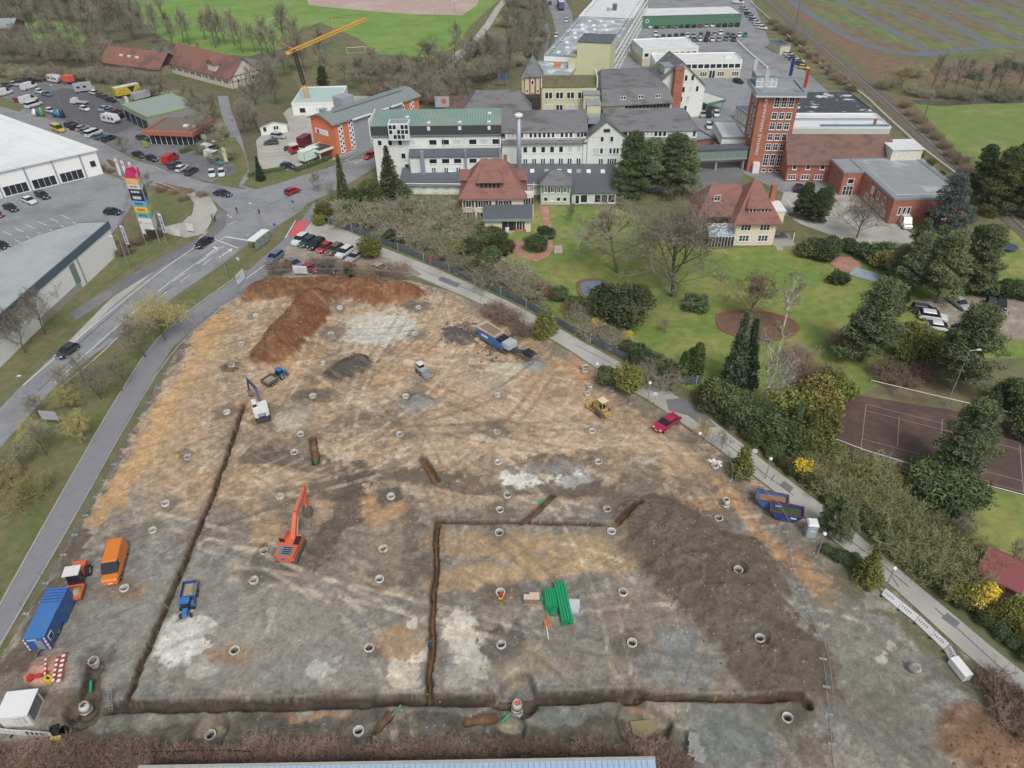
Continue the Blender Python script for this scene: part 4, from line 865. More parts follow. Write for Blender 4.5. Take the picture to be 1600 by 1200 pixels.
# ---- brick flat roofed wing
P0=G(1333,250,5.6); P1=G(1398,312,5.6)
b=Bld('flat_roofed_brick_wing','red brick wing with grey flat roof and white parapet rail',(P1.x,P1.y),(P1.x+16,P1.y+.2),24)
L=b.L; b.wall(brick_w,5.3); b.flat(groof_m,5.6,zinc_m,par=.25,t=.5); b.wall(brick_w,5.3,x0=-4.6,x1=0,y0=16,y1=24); b.flat(groof_m,5.6,zinc_m,-4.7,.05,15.9,24,par=.22,t=.4)
b.row([1.8,2.8,3.8],2.2,.45,1.5,'plain'); b.row([8.5],.1,1.2,2.2,'dark'); b.row([11.5],1.0,1.8,1.2,'plain')
b.row([4,7,10],3.0,.8,1.3,'plain','L'); b.row([3,6,9,12],.8,1.4,1.1,'triple','L'); b.win(-2.6,2.9,1.2,1.0,'plain','F',16); o=b.win(-2.8,.1,2.0,2.0,'triple','F',16)
mb=MB(); 
for a,c in (((.6,.6),(15.4,.6)),((15.4,.6),(15.4,23.4)),((.6,.6),(.6,16))): mb.tube((a[0],a[1],6.5),(c[0],c[1],6.5),.05,.05,5)
b.part('roof_rail',mb,frame_m)
b.box('plant_room',mat('cream_panel',(220,218,202),.8),8.8,22.6,5.3,16,29,8.2); b.box('plant_room_roof',wroof_m,8.5,22.3,8.2,16.3,29.3,8.45)
# ---- halls behind the tower
def hall(name,label,pA,pB,z,D,wallm,roofm,edge=None,cat='building',par=.3):
    A=G(*pA,z); Bq=G(*pB,z); b=Bld(name,label,(A.x,A.y),(Bq.x,Bq.y),D,cat); b.wall(wallm,z-.05); b.flat(roofm,z,edge,par=par); return b
b=hall('white_roofed_hall','wide low hall with bright white flat roof behind the brick hall',(1236,200),(1392,200),5.5,12,lgreen_m,wroof_m,frame_m)
b.row([7,8,9,10],2.5,.7,1.2,'plain'); b.box('roof_upstand',zinc_m,2,6,5.5,26,6.4,6.1); b.box('skylight_strip',mat('sky_strip',(96,128,164),.3),8,1.0,5.6,26,1.5,6.0); b.box('vent',brick_w,22,1.6,5.5,22.6,2.2,7.2)
b=hall('dark_roofed_hall','low hall with black bitumen flat roof and white puddles',(1240,178),(1368,176),4.6,20,white_w,droof_m,metal_m)
b=hall('white_flat_block','plain white flat roofed block between the link bridge and car yard',(1128,216),(1166,216),6.2,13,white_w,wroof_m); b.row([2,4,6,8],3.4,1.2,.8,'dark','L')
# ---- white gabled building with chimney
b=Bld('white_gable_house','tall white gabled building with slate roof behind slate roofed block',(42.8,223.5),(58.4,225.4),12)
L=b.L; b.wall(white_w,9.2); b.gable(slate_m,9.2,7.0,axis='y',wallm=white_w,oh=.5); b.row([9.6,11.6],10.6,.7,1.4); b.row([9.2,11.3,13.4],7.4,.7,1.4); b.row([8.8,10.9],4.6,.7,1.4); b.row([8.4,10.5],1.9,.7,1.4)
b.box('roof_house',lgreen_m,3.4,1.5,9,8.2,6,14.2); b.box('roof_house_top',zinc_m,3.2,1.3,14.2,8.4,6.2,14.5)
t=thing('brick_chimney','square red brick chimney standing against the white gabled building','chimney',(49.6,222.6,0),.08)
mb=MB(); mb.cbox((0,0,0),(2.6,2.0,14.4)); mb.build('shaft',brick_w,t); mb=MB(); mb.cbox((0,0,14.4),(2.9,2.3,.5)); mb.cbox((0,0,14.9),(2.2,1.6,.5),0); mb.build('cap',mat('chimney_cap',(150,112,112),.7),t)
# ---- big slate hall
b=Bld('slate_roofed_hall','broad factory hall with mansard slate roof behind white gabled block',(26.5,210),(46.5,212.5),24)
L=b.L; b.wall(yellow_w,8.4); b.slab('lower_roof',slate_m,[(-.3,-.6,8.2),(L+.3,-.6,8.2),(L-.8,2.6,11.6),(.2,2.6,11.6)],.2); rf=b.slab('upper_roof',slate_m,[(.2,2.6,11.6),(L-.8,2.6,11.6),(L-4,16,13.8),(3,16,13.8)],.2)
b.slab('side_roof',slate_m,[(L+.3,-.6,8.2),(L+.3,22.3,8.2),(L-4,16,13.75),(L-.8,2.6,11.55)],.15); b.slab('side_roof',slate_m,[(-.3,22.3,8.2),(-.3,-.6,8.2),(.2,2.6,11.55),(3,16,13.75)],.15)
for u in (6,11,16): b.win(u,9.5,1.2,.7,'pair','F',.6)
b.row(lsp(7,19,13),7.0,.6,.6,'dark')
# ---- yellow block, turret, dark-roofed wing
b=Bld('yellow_factory_block','yellow rendered block with brown pitched roof and four paired windows',(9.4,206.5),(24.2,206.0),9)
L=b.L; b.wall(yellow_w,14.4); b.gable(moss_m,14.4,1.9,oh=.1); b.row(lsp(1.9,10.8,4),11.4,1.7,1.5,'pair'); b.row([1.9,7.9,10.8],8.2,1.8,1.4,'blind'); b.row([4.9],8.2,1.6,1.4,'pair'); b.box('parapet',frame_m,-.2,-.2,14.2,.05,9.2,16.7); b.box('parapet',frame_m,L-.05,-.2,14.2,L+.2,9.2,16.7)
b.box('lift_tower',yellow_w,11.2,-3.6,0,15.4,-.02,13.2); b.box('lift_roof',groof_m,11.0,-3.8,13.2,15.6,.0,13.5); 
b=Bld('turret','square yellow and brick turret with pointed slate roof',(4.6,207.6),(9.3,207.4),4.8,'tower')
L=b.L; b.wall(brick_w,17.0); 
for u in (.85,L/2,L-.85): b.box('panel',yellow_w,u-.5,-.05,12.6,u+.5,.02,16.6)
b.win(L/2,14.9,.5,.9,'plain','F',-.05); b.win(.9,12.7,.35,.8,'plain','F',-.05); b.win(L-.9,12.7,.35,.8,'plain','F',-.05)
mb=MB(); mb.add([(-.6,-.6,16.9),(L+.6,-.6,16.9),(L+.6,5.4,16.9),(-.6,5.4,16.9),(L/2,2.4,22.0)],[(0,1,4),(1,2,4),(2,3,4),(3,0,4),(3,2,1,0)]); b.part('spire_roof',mb,slate_m); b.box('front_bay',dframe_m,.2,-2.2,0,L-.2,-.02,12.2)
mb=MB(); mb.tube((L/2,2.4,21.9),(L/2,2.4,23.2),.07,.03,6); mb.lathe([(.02,22.9),(.2,23.05),(.02,23.2)],8,(L/2,2.4,0)); b.part('finial',mb,zinc_m)
b=Bld('dark_roofed_wing','low yellow wing with dark slate hipped roof behind the green roofed block',(-11.5,199.5),(6.2,199.2),12)
L=b.L; b.wall(yellow_w,10.6); b.gable(slate_m,10.6,3.6,oh=.4,hip=3.2); b.row([10.2,12.8,15.2],9.0,.6,1.0); b.box('chimney',brick_w,8.8,3.0,11.5,9.2,3.4,13.2); b.wall(btile_m,8.5,x0=-4.5,x1=0,y0=2,y1=11,name='lean_to'); b.slab('lean_to_roof',btile_m,[(-6,1.6,8.0),(.2,1.6,11),(.2,11.4,11),(-6,11.4,8.0)],.2)
# ---- long factory
fa=G(850,86,11); fb=G(922,88,11); fc=G(925,4,11)
D_=(Vector((fc.x-fa.x,fc.y-fa.y))).length
fa2=G(850,86,11)
dv=Vector((fc.x-fa.x,fc.y-fa.y)).normalized(); wv=Vector((dv.y,-dv.x)); 
W_=21
b=Bld('long_office_factory','very long white multi-storey factory with flat white roof along the valley road',(fa.x,fa.y),(fa.x+wv.x*W_,fa.y+wv.y*W_),D_+26)
L=b.L; b.wall(white_w,10.8); b.flat(wetroof_m,11,zinc_m,y1=62,par=.3); b.flat(wroof_m,11.1,frame_m,y0=62,par=.35)
for k in range(4): 
    b.box('window_band',glass_m,L-.02,2,1.6+k*2.6,L+.05,b.D-2,2.7+k*2.6)
    for j in range(18): b.win(4+j*5.6,1.6+k*2.6,2.6,1.1,'plain','R',.04)
mb=MB(); dom=mat('rooflight_dome',(230,236,238),.3,var=.03)
for i in range(24):
    u=4+(i%3)*4.4+((i//3)%2)*1.6; v=4+(i//3)*7.2; q=MB(); q.cbox((u,v,11),(1.3,1.3,.5),0,0,.7); q.build('roof_dome',dom,b.r)
mb=MB()
for j in range(30): mb.cbox((1.6,2+j*3.4,11.05),(.5,.5,.25)); mb.cbox((L-1.6,2+j*3.4,11.05),(.5,.5,.25))
o=b.part('roof_studs',mb,metal_m); o['kind']='stuff'
b.box('roof_plant',metal_m,11,76,11,12.6,78,13.4); b.box('roof_plant',zinc_m,9,74,11,10.2,75,12.4)
b.wall(yellow_w,16.6,x0=L-9,x1=L+1.4,y0=-6,y1=6,name='stair_tower'); b.box('stair_tower_roof',metal_m,L-9.1,-6.1,16.6,L+1.5,6.1,16.9); b.wall(yellow_w,12.6,x0=L-11.5,x1=L-8.98,y0=-7,y1=-1,name='lift_shaft'); b.box('lift_shaft_roof',groof_m,L-11.7,-7.2,12.6,L-8.9,-.8,12.9)
b.wall(yellow_w,8.6,x0=-2,x1=L-9.2,y0=-22,y1=-.02,name='low_wing'); b.flat(wetroof_m,8.9,zinc_m,-2,L-9.2,-22,-.1); q=b.box('roof_hatch',orange_w,4.6,-6,8.9,6.6,-4.4,10.2)
b=Bld('glass_bridge_block','pale glass fronted block closing the yard at the far end',(G(925,0,6).x,G(925,0,6).y+4),(G(995,0,6).x+6,G(995,0,6).y+4),10)
b.wall(mat('green_glass',(126,146,140),.2),6); b.flat(wroof_m,6.2)
# ---- L shaped white building
A=G(1005,78,5.6); B_=G(1092,74,5.6)
b=Bld('white_office_block','white flat roofed office block with ribbon windows facing the yard',(A.x,A.y),(B_.x,B_.y),16); L=b.L
b.wall(mat('beige_render',(206,196,166),.85,var=.05),2.6); b.wall(white_w,5.5,z0=2.6); b.flat(wroof_m,5.6,frame_m); b.row(lsp(1.4,L-1.5,9),3.2,1.4,1.1,'plain')
A=G(1024,97,5.6); B_=G(1160,95,5.6)
b=Bld('white_office_wing','white flat roofed office wing with a glazed entrance',(A.x,A.y),(B_.x,B_.y),11); L=b.L
b.wall(mat('beige_render',(206,196,166),.85),2.9); b.wall(white_w,5.5,z0=2.9); b.flat(wroof_m,5.6,frame_m); b.row(lsp(11.5,L-1.4,9),3.4,1.6,1.2,'plain'); b.row([17,23,28],.8,2.0,1.2,'triple'); b.win(20,.1,1.8,2.3,'pair')
b.box('roof_light',dom,L-5,4,5.6,L-3,6,6.1)
# ---- green warehouse
A=G(1003,45); B_=G(1156,41)
b=Bld('green_warehouse','long green metal warehouse with white flat roof beyond parked cars',(A.x,A.y),(B_.x,B_.y),17,'warehouse'); gm=mat('green_cladding',(84,126,102),.7,var=.06,scale=.5)
b.wall(gm,4.6); b.flat(wroof_m,4.9,gm,par=.15); 
q=MB(); q.lathe([(.55,0),(.8,0),(.8,.02),(.55,.02)],14,close=True); o=q.build('lettering',frame_m,b.r,loc=(2.0,-.05,3.0)); o.rotation_euler=(R(90),0,0)
# ---- small ones
b=Bld('green_edged_carport','open carport with green edged flat roof over parked cars',(G(1103,178).x,G(1103,178).y),(G(1128,172).x,G(1128,172).y),8,'carport'); L=b.L; b.box('roof',lgreen_m,-.4,-.4,3.0,L+.4,8,3.25); b.box('roof_edge',gm,-.5,-.5,2.5,L+.5,-.38,3.3); b.box('roof_edge',gm,L+.38,-.4,2.5,L+.5,8,3.3)
for u in (0,L-.2): b.box('post',zinc_m,u,0,0,u+.2,.2,3)
b.box('back_wall',dframe_m,0,7.6,0,L,7.8,3)
b=hall('yard_kiosk','small cream box building beside row of parked cars at the railway',(1202,62),(1220,72),3,4,yellow_w,droof_m)
b=hall('brick_store','low store with grey flat roof and brick base beside the white gabled block',(1087,221),(1116,217),3.4,15,brick_w,groof_m,metal_m)
b=hall('workshop_strip','narrow dark roofed workshop with green tinted wall behind the tower',(1150,166),(1178,186),3.6,6,lgreen_m,metal_m); b.row(lsp(1,b.L-1,6),.8,.7,1.6,'blind')
# ---- orange office
b=Bld('orange_office','orange and grey office building with shallow grey roof and window strips',(-52.6,200.2),(-45.4,194.3),31.5,'office')
# local x runs along the short gable front, y along the long side
L=b.L; D=b.D; H=9.8
b.wall(orange_w,H-.75); mb=MB()
prof=[(-.6,H-.35),(L*.35,H+1.25),(L*.6,H+1.25),(L+.6,H-.5)]
mb.yprism(prof+[(L+.6,H-.75),(L*.6,H+.95),(L*.35,H+.95),(-.6,H-.6)],-.7,D+.6); rf=b.part('roof',mb,mat('grey_sheet_roof',(136,146,146),.6,.1,var=.05,scale=.5))
mb=MB(); mb.yprism([(0,H-.8),(L,H-.8),(L,H-.4),(L*.6,H+1.05),(L*.35,H+1.05),(0,H-.3)],0.0,.2); mb.build('gable_wall',orange_w,b.r)
b.box('roof_seam',metal_m,L*.62,3,H+1.12,L*.66,D-3,H+1.22)
for a,c in ((6.4,13.0),(13.9,19.4),(20.2,24.6)): b.box('grey_bay',greyp_w,L-.02,a,-.1,L+.35,c,H-.5); b.box('bay_canopy',frame_m,L+.3,a-.4,H-.85,L+1.1,c-.4,H-.55)
for v in (2.0,5.6,12.3,18.6,24.8,28.6):
    b.box('window_strip',frame_m,L,v-.75,1.2,L+(.38 if v in(12.3,18.6) else .04),v+.8,H-1.0)
    for k in range(6):
        for j in (0,1): b.win(v-.35+j*.75,1.5+k*1.3+(j*.55),.5,.55,'plain','R',.40 if v in(12.3,18.6) else .06)
b.box('plinth',mat('blue_plinth',(150,172,178),.7),L,0,-.3,L+.4,D,.9); 
s_=b.box('sign_board',frame_m,1.4,-.12,5.6,6.6,0,7.0); q=MB(); q.box(2.0,-.15,5.75,3.1,-.11,6.85); q.build('sign_logo',mat('magenta',(196,56,110),.6),s_); [MB().box(3.4,-.14,z,x,-.11,z+.16).build('lettering',mat('sign_grey',(200,200,206),.7),s_) for z,x in((6.0,5.9),(6.4,5.4))]
b.box('porch_roof',droof_m,2.4,-4.5,2.9,7.6,0,3.1); b.box('porch_edge',frame_m,2.2,-4.7,2.6,7.8,-4.5,3.2); b.box('porch_edge',frame_m,2.2,-4.5,2.6,2.4,0,3.2); b.box('porch_edge',frame_m,7.6,-4.5,2.6,7.8,0,3.2)
for u in (2.6,7.2): b.box('porch_post',frame_m,u,-4.4,0,u+.2,-4.2,2.8)
b.box('roof_house',greyp_w,-2.2,10,H-.5,1.5,14.5,H+2.4); b.box('roof_vent',zinc_m,1.0,2.5,H,2.2,4.4,H+1.3); b.box('skylight',frame_m,3.3,3.0,H+1.1,4.3,4.0,H+1.45)
b=Bld('pale_flat_annex','low pale annex with turquoise tinted flat roof behind orange office',(G(456,165,3).x,G(456,165,3).y),(G(530,163,3).x,G(530,163,3).y),18); b.wall(white_w,3.2); b.flat(mat('turquoise_roof',(178,206,202),.6,var=.06),3.4,frame_m); b.row([3,8,13],.8,1.6,1.3,'plain')
b=Bld('mossy_roofed_house','small white house with mossy brown gabled roof beside the lane',(-71.4,214.8),(-64.4,217.6),18,'house'); b.wall(white_w,2.9); b.gable(moss_m,2.9,1.1,axis='y',wallm=white_w,oh=.5); b.row([4.4],1.2,1.2,.9,'pair'); b.row([1.2],1,.8,1.2,'plain')
# ---- white hall top left
hA=G(0,266,6.5); hB=G(148,233,6.5)
b=Bld('white_exhibition_hall','large white hall with bright white roof and dark glazed front bays',(hA.x-20*(hB-hA).normalized().x,hA.y-20*(hB-hA).normalized().y),(hB.x,hB.y),60,'hall'); L=b.L
hC=G(0,180,6.5); hd=(hB-hA).normalized(); loc=lambda q:((q.x-b.r.location.x)*hd.x+(q.y-b.r.location.y)*hd.y,-(q.x-b.r.location.x)*hd.y+(q.y-b.r.location.y)*hd.x)
sv=Vector(loc(hC))-Vector((L,0)); sv=sv/sv.length*62; hp=[(0,0),(L,0),(L+sv.x,sv.y),(sv.x,sv.y)]
mb=MB(); mb.prism(hp,-.3,6.2); b.part('wall',mb,mat('hall_white',(240,242,242),.8,var=.03))
mb=MB(); k_=sv/62*.6; mb.prism([(-.5,-.6),(L+.5,-.6),(L+sv.x+.5+k_.x,sv.y+.6),(sv.x-.5,sv.y+.6)],6.2,6.6); rf=b.part('roof',mb,mat('white_hall_roof',(238,240,241),.6,var=.05,scale=.3,col2=(226,230,233),c2scale=.08))
for i in range(14):
    x=3+i*4.6
    if x<L: MB().hexa([(x,-.5,6.6),(x+.1,-.5,6.6),(x+.1+sv.x,sv.y,6.6),(x+sv.x,sv.y,6.6)],[(x,-.5,6.66),(x+.1,-.5,6.66),(x+.1+sv.x,sv.y,6.66),(x+sv.x,sv.y,6.66)]).build('roof_seam',mat('seam_grey',(206,211,215),.6),rf)
n=int(L//7.2)
for i in range(n):
    x=L-3.4-(i+1)*6.4
    o=b.box('glazed_bay',glass_m,x,-.06,.3,x+5.2,0,2.5)
    for k in (1,2,3): b.box('glazing_bar',frame_m,x+k*1.3-.04,-.1,.3,x+k*1.3+.04,-.06,2.5,parent=o)
    b.box('pilaster',zinc_m,x+5.6,-.25,0,x+5.9,0,6.2)
b.win(L-1.6,2.6,.9,1.0,'dark')
# ---- supermarket
mA=G(60,440,7.0); mB=G(168,348,7.0); dm=(mB-mA).normalized(); mA=mA-dm*40

t=thing('supermarket','white supermarket with flat grey roof and dark blue grey fascia','supermarket',(mB.x,mB.y,0))
def rel(px,py,z,o): p=G(px,py,z); return (p.x-o.x,p.y-o.y)
po=[rel(*q,7.0,mB) for q in ((168,348),(125,350),(60,369),(0,396),(-90,430),(-95,578),(0,493),(60,440))]
mb=MB(); mb.prism(po,-.3,6.0); mb.build('wall',mat('hall_white',(240,242,242),.8),t)
cxy=(sum(p[0] for p in po)/8,sum(p[1] for p in po)/8); ex=[(cxy[0]+(p[0]-cxy[0])*1.02,cxy[1]+(p[1]-cxy[1])*1.02) for p in po]
mb=MB(); mb.prism(ex,5.7,7.2); fa_=mb.build('fascia',mat('blue_grey_fascia',(86,106,122),.6,var=.05),t)
ix=[(cxy[0]+(p[0]-cxy[0])*.99,cxy[1]+(p[1]-cxy[1])*.99) for p in po]
mb=MB(); mb.prism(ix,7.2,7.26); mb.build('roof',mat('market_roof',(172,179,181),.7,var=.08,scale=.5,col2=(160,167,171),c2scale=.15),t)
a_=Vector((po[7][0],po[7][1],0)); b_=Vector((po[0][0],po[0][1],0)); d_=(b_-a_).normalized(); n_=Vector((d_.y,-d_.x,0)); ra=math.atan2(d_.y,d_.x)
for u,w2,z0,z1,nm,mm in ((9.5,1.6,1.4,5.4,'window',mat('green_glass',(126,146,140),.2)),(11.6,.3,0,5.7,'downpipe',zinc_m)):
    mb=MB(); c=a_+d_*u+n_*.06; mb.cbox((c.x,c.y,z0),(w2,.1,z1-z0),0,ra); mb.build(nm,mm,t)
mb=MB(); c=a_+d_*2+n_*.04; mb.cbox((c.x,c.y,-.2),(16,.06,1.7),0,ra); mb.build('plinth',kerb_m,t)
# gabion wall in front of the supermarket
g0=G(136,432); g1=G(180,402)
t=thing('gabion_wall','rough stone gabion retaining wall under the white supermarket wall','wall',g0,math.atan2((g1-g0).y,(g1-g0).x))
mb=MB(); mb.box(0,0,-.2,(g1-g0).length,.8,1.4); mb.build('stone_filling',mat('gabion_stone',(128,122,114),.95,var=.5,scale=2.5,bump=1,bscale=4),t)
mb=MB(); 
for i in range(8): mb.box(i*1.2,-.03,-.2,i*1.2+.04,-.01,1.42)
for z in (0,.45,.9,1.38): mb.box(0,-.03,z,(g1-g0).length,-.01,z+.04)
mb.build('wire_basket',zinc_m,t)
# ---- car dealer workshop
A=G(197,187,0); B_=G(237,208,0); C_=G(303,184,4.6)
b=Bld('dealer_workshop','car workshop with pale green flat roof and dark roller doors',(A.x,A.y),(B_.x,B_.y),16,'workshop'); L=b.L
b.wall(mat('workshop_grey',(150,152,152),.8),4.4); b.flat(mat('pale_green_roof',(150,164,158),.7,var=.07,scale=.5),4.6,mat('lime_edge',(138,170,70),.7),par=.1)
for i in range(4): 
    x=1.0+i*(L-1.4)/4; o=b.box('roller_door',dframe_m,x,-.06,0,x+(L-1.4)/4-.8,0,3.2)
    for k in range(3): b.box('door_panel',glass_m,x+.2,-.1,.6+k*.9,x+(L-1.4)/4-1.0,-.06,1.2+k*.9,parent=o)
A=G(232,226,0); B_=G(306,229,0)
b=Bld('dealer_showroom','glazed car showroom with red fascia and brown gravel roof',(A.x,A.y),(B_.x,B_.y),13,'showroom'); L=b.L
b.wall(glass_m,3.2,x0=.6,x1=L-.6,y0=.6); b.box('fascia',mat('red_fascia',(172,104,84),.7,var=.06),-.4,-.6,2.9,L+.4,.6,4.0); b.box('fascia',mat('red_fascia',(172,104,84),.7),L-.2,.62,2.9,L+.4,12,4.0); b.box('fascia',mat('red_fascia',(172,104,84),.7),-.4,.62,2.9,.2,12,4.0); b.box('roof',mat('gravel_roof',(120,110,98),.95,var=.12),.2,.6,3.2,L-.2,13,3.7)
for i in range(9): b.box('mullion',frame_m,.6+i*(L-1.3)/8,.5,0,.72+i*(L-1.3)/8,.6,3.0)
for u in (5,8): b.box('roof_light',dom,u+4,5,3.7,u+5.4,6,4.2)
# ---- half timbered farm
A=G(266,113); B_=G(363,139)
timb=mat('timbered_wall',(214,208,194),.85,var=.06)
b=Bld('half_timbered_farmhouse','long half-timbered farmhouse with red brown tiled roof and dormer',(A.x,A.y),(B_.x,B_.y),12,'farmhouse'); L=b.L
b.wall(timb,3.8); b.gable(mat('old_red_tile',(138,98,86),.9,var=.2,scale=1.5,col2=(112,84,78),c2scale=.15),3.8,5.2,oh=.6,wallm=timb); b.row(lsp(3,L-3,9),1.3,.8,1.0,'shut'); b.row([3,9],1.3,.9,1.2,'plain','R')
tm=mat('timber_beam',(72,58,50),.9)
for i in range(7): b.box('timber',tm,L-.02+.02,.6+i*1.8,.2,L+.06,.8+i*1.8,3.8)
for z in (2,3.7): b.box('timber',tm,L,.2,z,L+.07,11.8,z+.18)
q=b.box('dormer',timb,L-13,0.6,4.2,L-8.5,5,6.8); mb=MB(); mb.yprism([(L-13.5,6.5),(L-8.0,6.5),(L-10.75,8.4)],.3,6); mb.build('dormer_roof',mat('old_red_tile',(134,100,92)),q); b.box('chimney',brick_w,10,7,8.5,10.8,7.8,10.2)
A=G(162,108); B_=G(252,120)
b=Bld('timbered_barn','weathered barn with red tiled roof and pale fence front behind bare trees',(A.x,A.y),(B_.x,B_.y),11,'barn'); L=b.L; b.wall(mat('barn_wood',(150,140,122),.9,var=.15),3.0); b.gable(mat('old_red_tile',(134,100,92)),3.0,4.2,oh=.6,wallm=tm)
for u in (8,12,16): b.box('skylight',frame_m,u,2.2,4.75,u+1.2,2.9,5.4)
A=G(-30,62); B_=G(25,60)
b=Bld('grey_roofed_barn','old brick barn with grey roof at the far left edge',(A.x,A.y),(B_.x,B_.y),12,'barn'); b.wall(mat('old_brick',(136,112,98),.9,var=.2),4.5); b.gable(groof_m,4.5,2.6,oh=.5,wallm=mat('old_brick',(136,112,98)))
# ---- garden hut and blue roof below
A=G(1522,912); B_=G(1580,940)
b=Bld('garden_hut','garden hut with dull red roof near yellow bushes',(A.x,A.y),(B_.x,B_.y),4.6,'hut'); b.wall(mat('hut_wood',(120,98,82),.9),2.2); rr=mat('hut_red_roof',(140,78,80),.8,var=.06); b.gable(rr,2.2,.9,oh=.4,ridge=.75)
A=G(222,1201,4.0); B_=G(1018,1187,4.0)
b=Bld('blue_roofed_hall','pale blue ribbed metal roof of a hall below the hedge',(A.x,A.y-9),(B_.x,B_.y-9),9,'hall'); L=b.L; b.wall(zinc_m,3.7)
blu=mat('pale_blue_roof',(168,196,220),.45,.1,var=.04,scale=.4); rf=b.slab('roof',blu,[(-.3,-.3,3.7),(L+.3,-.3,3.7),(L+.3,9.05,4.0),(-.3,9.05,4.0)],.15)
for i in range(int(L/.5)): 
    q=bpy.data.objects.new('roof_rib',bpy.data.meshes.get('roof_rib') or MB().hexa([(0,-.3,3.7),(.07,-.3,3.7),(.07,9.0,4.0),(0,9.0,4.0)],[(0.015,-.3,3.76),(.055,-.3,3.76),(.055,9.0,4.06),(0.015,9.0,4.06)]).mesh('roof_rib',mat('blue_rib',(140,170,198),.5))); COL.objects.link(q); q.parent=rf; q.location.x=.2+i*.5
b.box('roof_edge',kerb_m,-.35,9.0,3.8,L+.35,9.25,4.12); 
# ================================================================ VEGETATION
def leafmat(name,c1,c2,hue=.1):
    m=bpy.data.materials.new(name); m.use_nodes=True; n=m.node_tree; L=n.links; b=n.nodes['Principled BSDF']; b.inputs['Roughness'].default_value=.85; b.inputs['Specular IOR Level'].default_value=.15
    oi=n.nodes.new('ShaderNodeObjectInfo'); tc=n.nodes.new('ShaderNodeTexCoord'); t=n.nodes.new('ShaderNodeTexNoise'); t.inputs['Scale'].default_value=1.1; t.inputs['Detail'].default_value=5; L.new(tc.outputs['Object'],t.inputs['Vector'])
    mr=n.nodes.new('ShaderNodeMapRange'); mr.inputs[1].default_value=.35; mr.inputs[2].default_value=.65; L.new(t.outputs['Fac'],mr.inputs[0])
    mx=n.nodes.new('ShaderNodeMix'); mx.data_type='RGBA'; mx.inputs[6].default_value=srgb(*c1); mx.inputs[7].default_value=srgb(*c2); L.new(mr.outputs[0],mx.inputs[0])
    r2=n.nodes.new('ShaderNodeMapRange'); r2.inputs[3].default_value=.66; r2.inputs[4].default_value=1.3; L.new(oi.outputs['Random'],r2.inputs[0])
    hv=n.nodes.new('ShaderNodeHueSaturation'); L.new(mx.outputs[2],hv.inputs['Color']); L.new(r2.outputs[0],hv.inputs['Value'])
    r3=n.nodes.new('ShaderNodeMapRange'); r3.inputs[3].default_value=.5-hue*.2; r3.inputs[4].default_value=.5+hue*.2; 
    mu=n.nodes.new('ShaderNodeMath'); mu.operation='FRACT'; m2=n.nodes.new('ShaderNodeMath'); m2.operation='MULTIPLY'; m2.inputs[1].default_value=7.3; L.new(oi.outputs['Random'],m2.inputs[0]); L.new(m2.outputs[0],mu.inputs[0]); L.new(mu.outputs[0],r3.inputs[0]); L.new(r3.outputs[0],hv.inputs['Hue'])
    L.new(hv.outputs[0],b.inputs['Base Color']); return m
bark_m=mat('bark',(104,94,82),.95,var=.2,scale=2,coord='obj'); barkd_m=mat('bark_dark',(82,74,66),.95,var=.2,scale=2,coord='obj'); birch_m=mat('birch_bark',(206,204,198),.9,var=.2,scale=3,coord='obj')
twig_m=leafmat('twigs_grey_brown',(134,128,114),(156,150,134),.05); twigb_m=leafmat('twigs_brown',(142,122,108),(164,146,126),.06); twigo_m=leafmat('twigs_budding',(166,156,100),(184,174,118),.06); twigr_m=leafmat('twigs_reddish',(146,122,108),(170,148,128),.06); twigs_m=leafmat('twigs_beige',(146,141,120),(166,162,138),.07)
ever_m=leafmat('evergreen_leaves',(74,88,60),(108,122,78),.16); olive_m=leafmat('olive_leaves',(110,114,60),(140,138,72),.14); pine_m=leafmat('pine_needles',(96,108,76),(126,136,98),.10); spruce_m=leafmat('spruce_needles',(60,78,60),(88,104,78),.1); will_m=leafmat('budding_leaves',(128,140,70),(156,164,92),.06); yel_m=leafmat('yellow_flowers',(208,184,40),(226,206,66),.02); thuja_m=leafmat('thuja_leaves',(66,82,46),(90,104,58),.05); red_m=leafmat('rusty_leaves',(140,104,82),(164,128,100),.08)
def qmesh(name,V,m,extra=None):
    """quads from array (n,4,3)"""
    n=len(V); me=bpy.data.meshes.new(name); me.vertices.add(n*4); me.vertices.foreach_set('co',V.astype(np.float32).ravel()); me.loops.add(n*4); me.loops.foreach_set('vertex_index',np.arange(n*4,dtype=np.int32)); me.polygons.add(n); me.polygons.foreach_set('loop_start',np.arange(n,dtype=np.int32)*4); me.update(); me.materials.append(m); return me
def leafquads(P,size,rs,flat=0.0,el=1.0,th=1.0):
    n=len(P); a=rs.normal(size=(n,3)); a[:,2]*=(1-flat); a/=np.linalg.norm(a,axis=1,keepdims=True)+1e-9
    b=rs.normal(size=(n,3)); b[:,2]*=(1-flat); b-=a*(a*b).sum(1,keepdims=True); b/=np.linalg.norm(b,axis=1,keepdims=True)+1e-9
    s=(size*(.6+.8*rs.rand(n)))[:,None]; a*=s*el; b*=s*th
    return np.stack([P-a*.5-b*.3,P+a*.5-b*.5,P+a*.6+b*.3,P-a*.4+b*.5],1)
def ribbons(A,B,w0,w1,rs):
    d=B-A; r=rs.normal(size=A.shape); q=np.cross(d,r); q/=np.linalg.norm(q,axis=1,keepdims=True)+1e-9
    return np.stack([A-q*w0/2,A+q*w0/2,B+q*w1/2,B-q*w1/2],1)
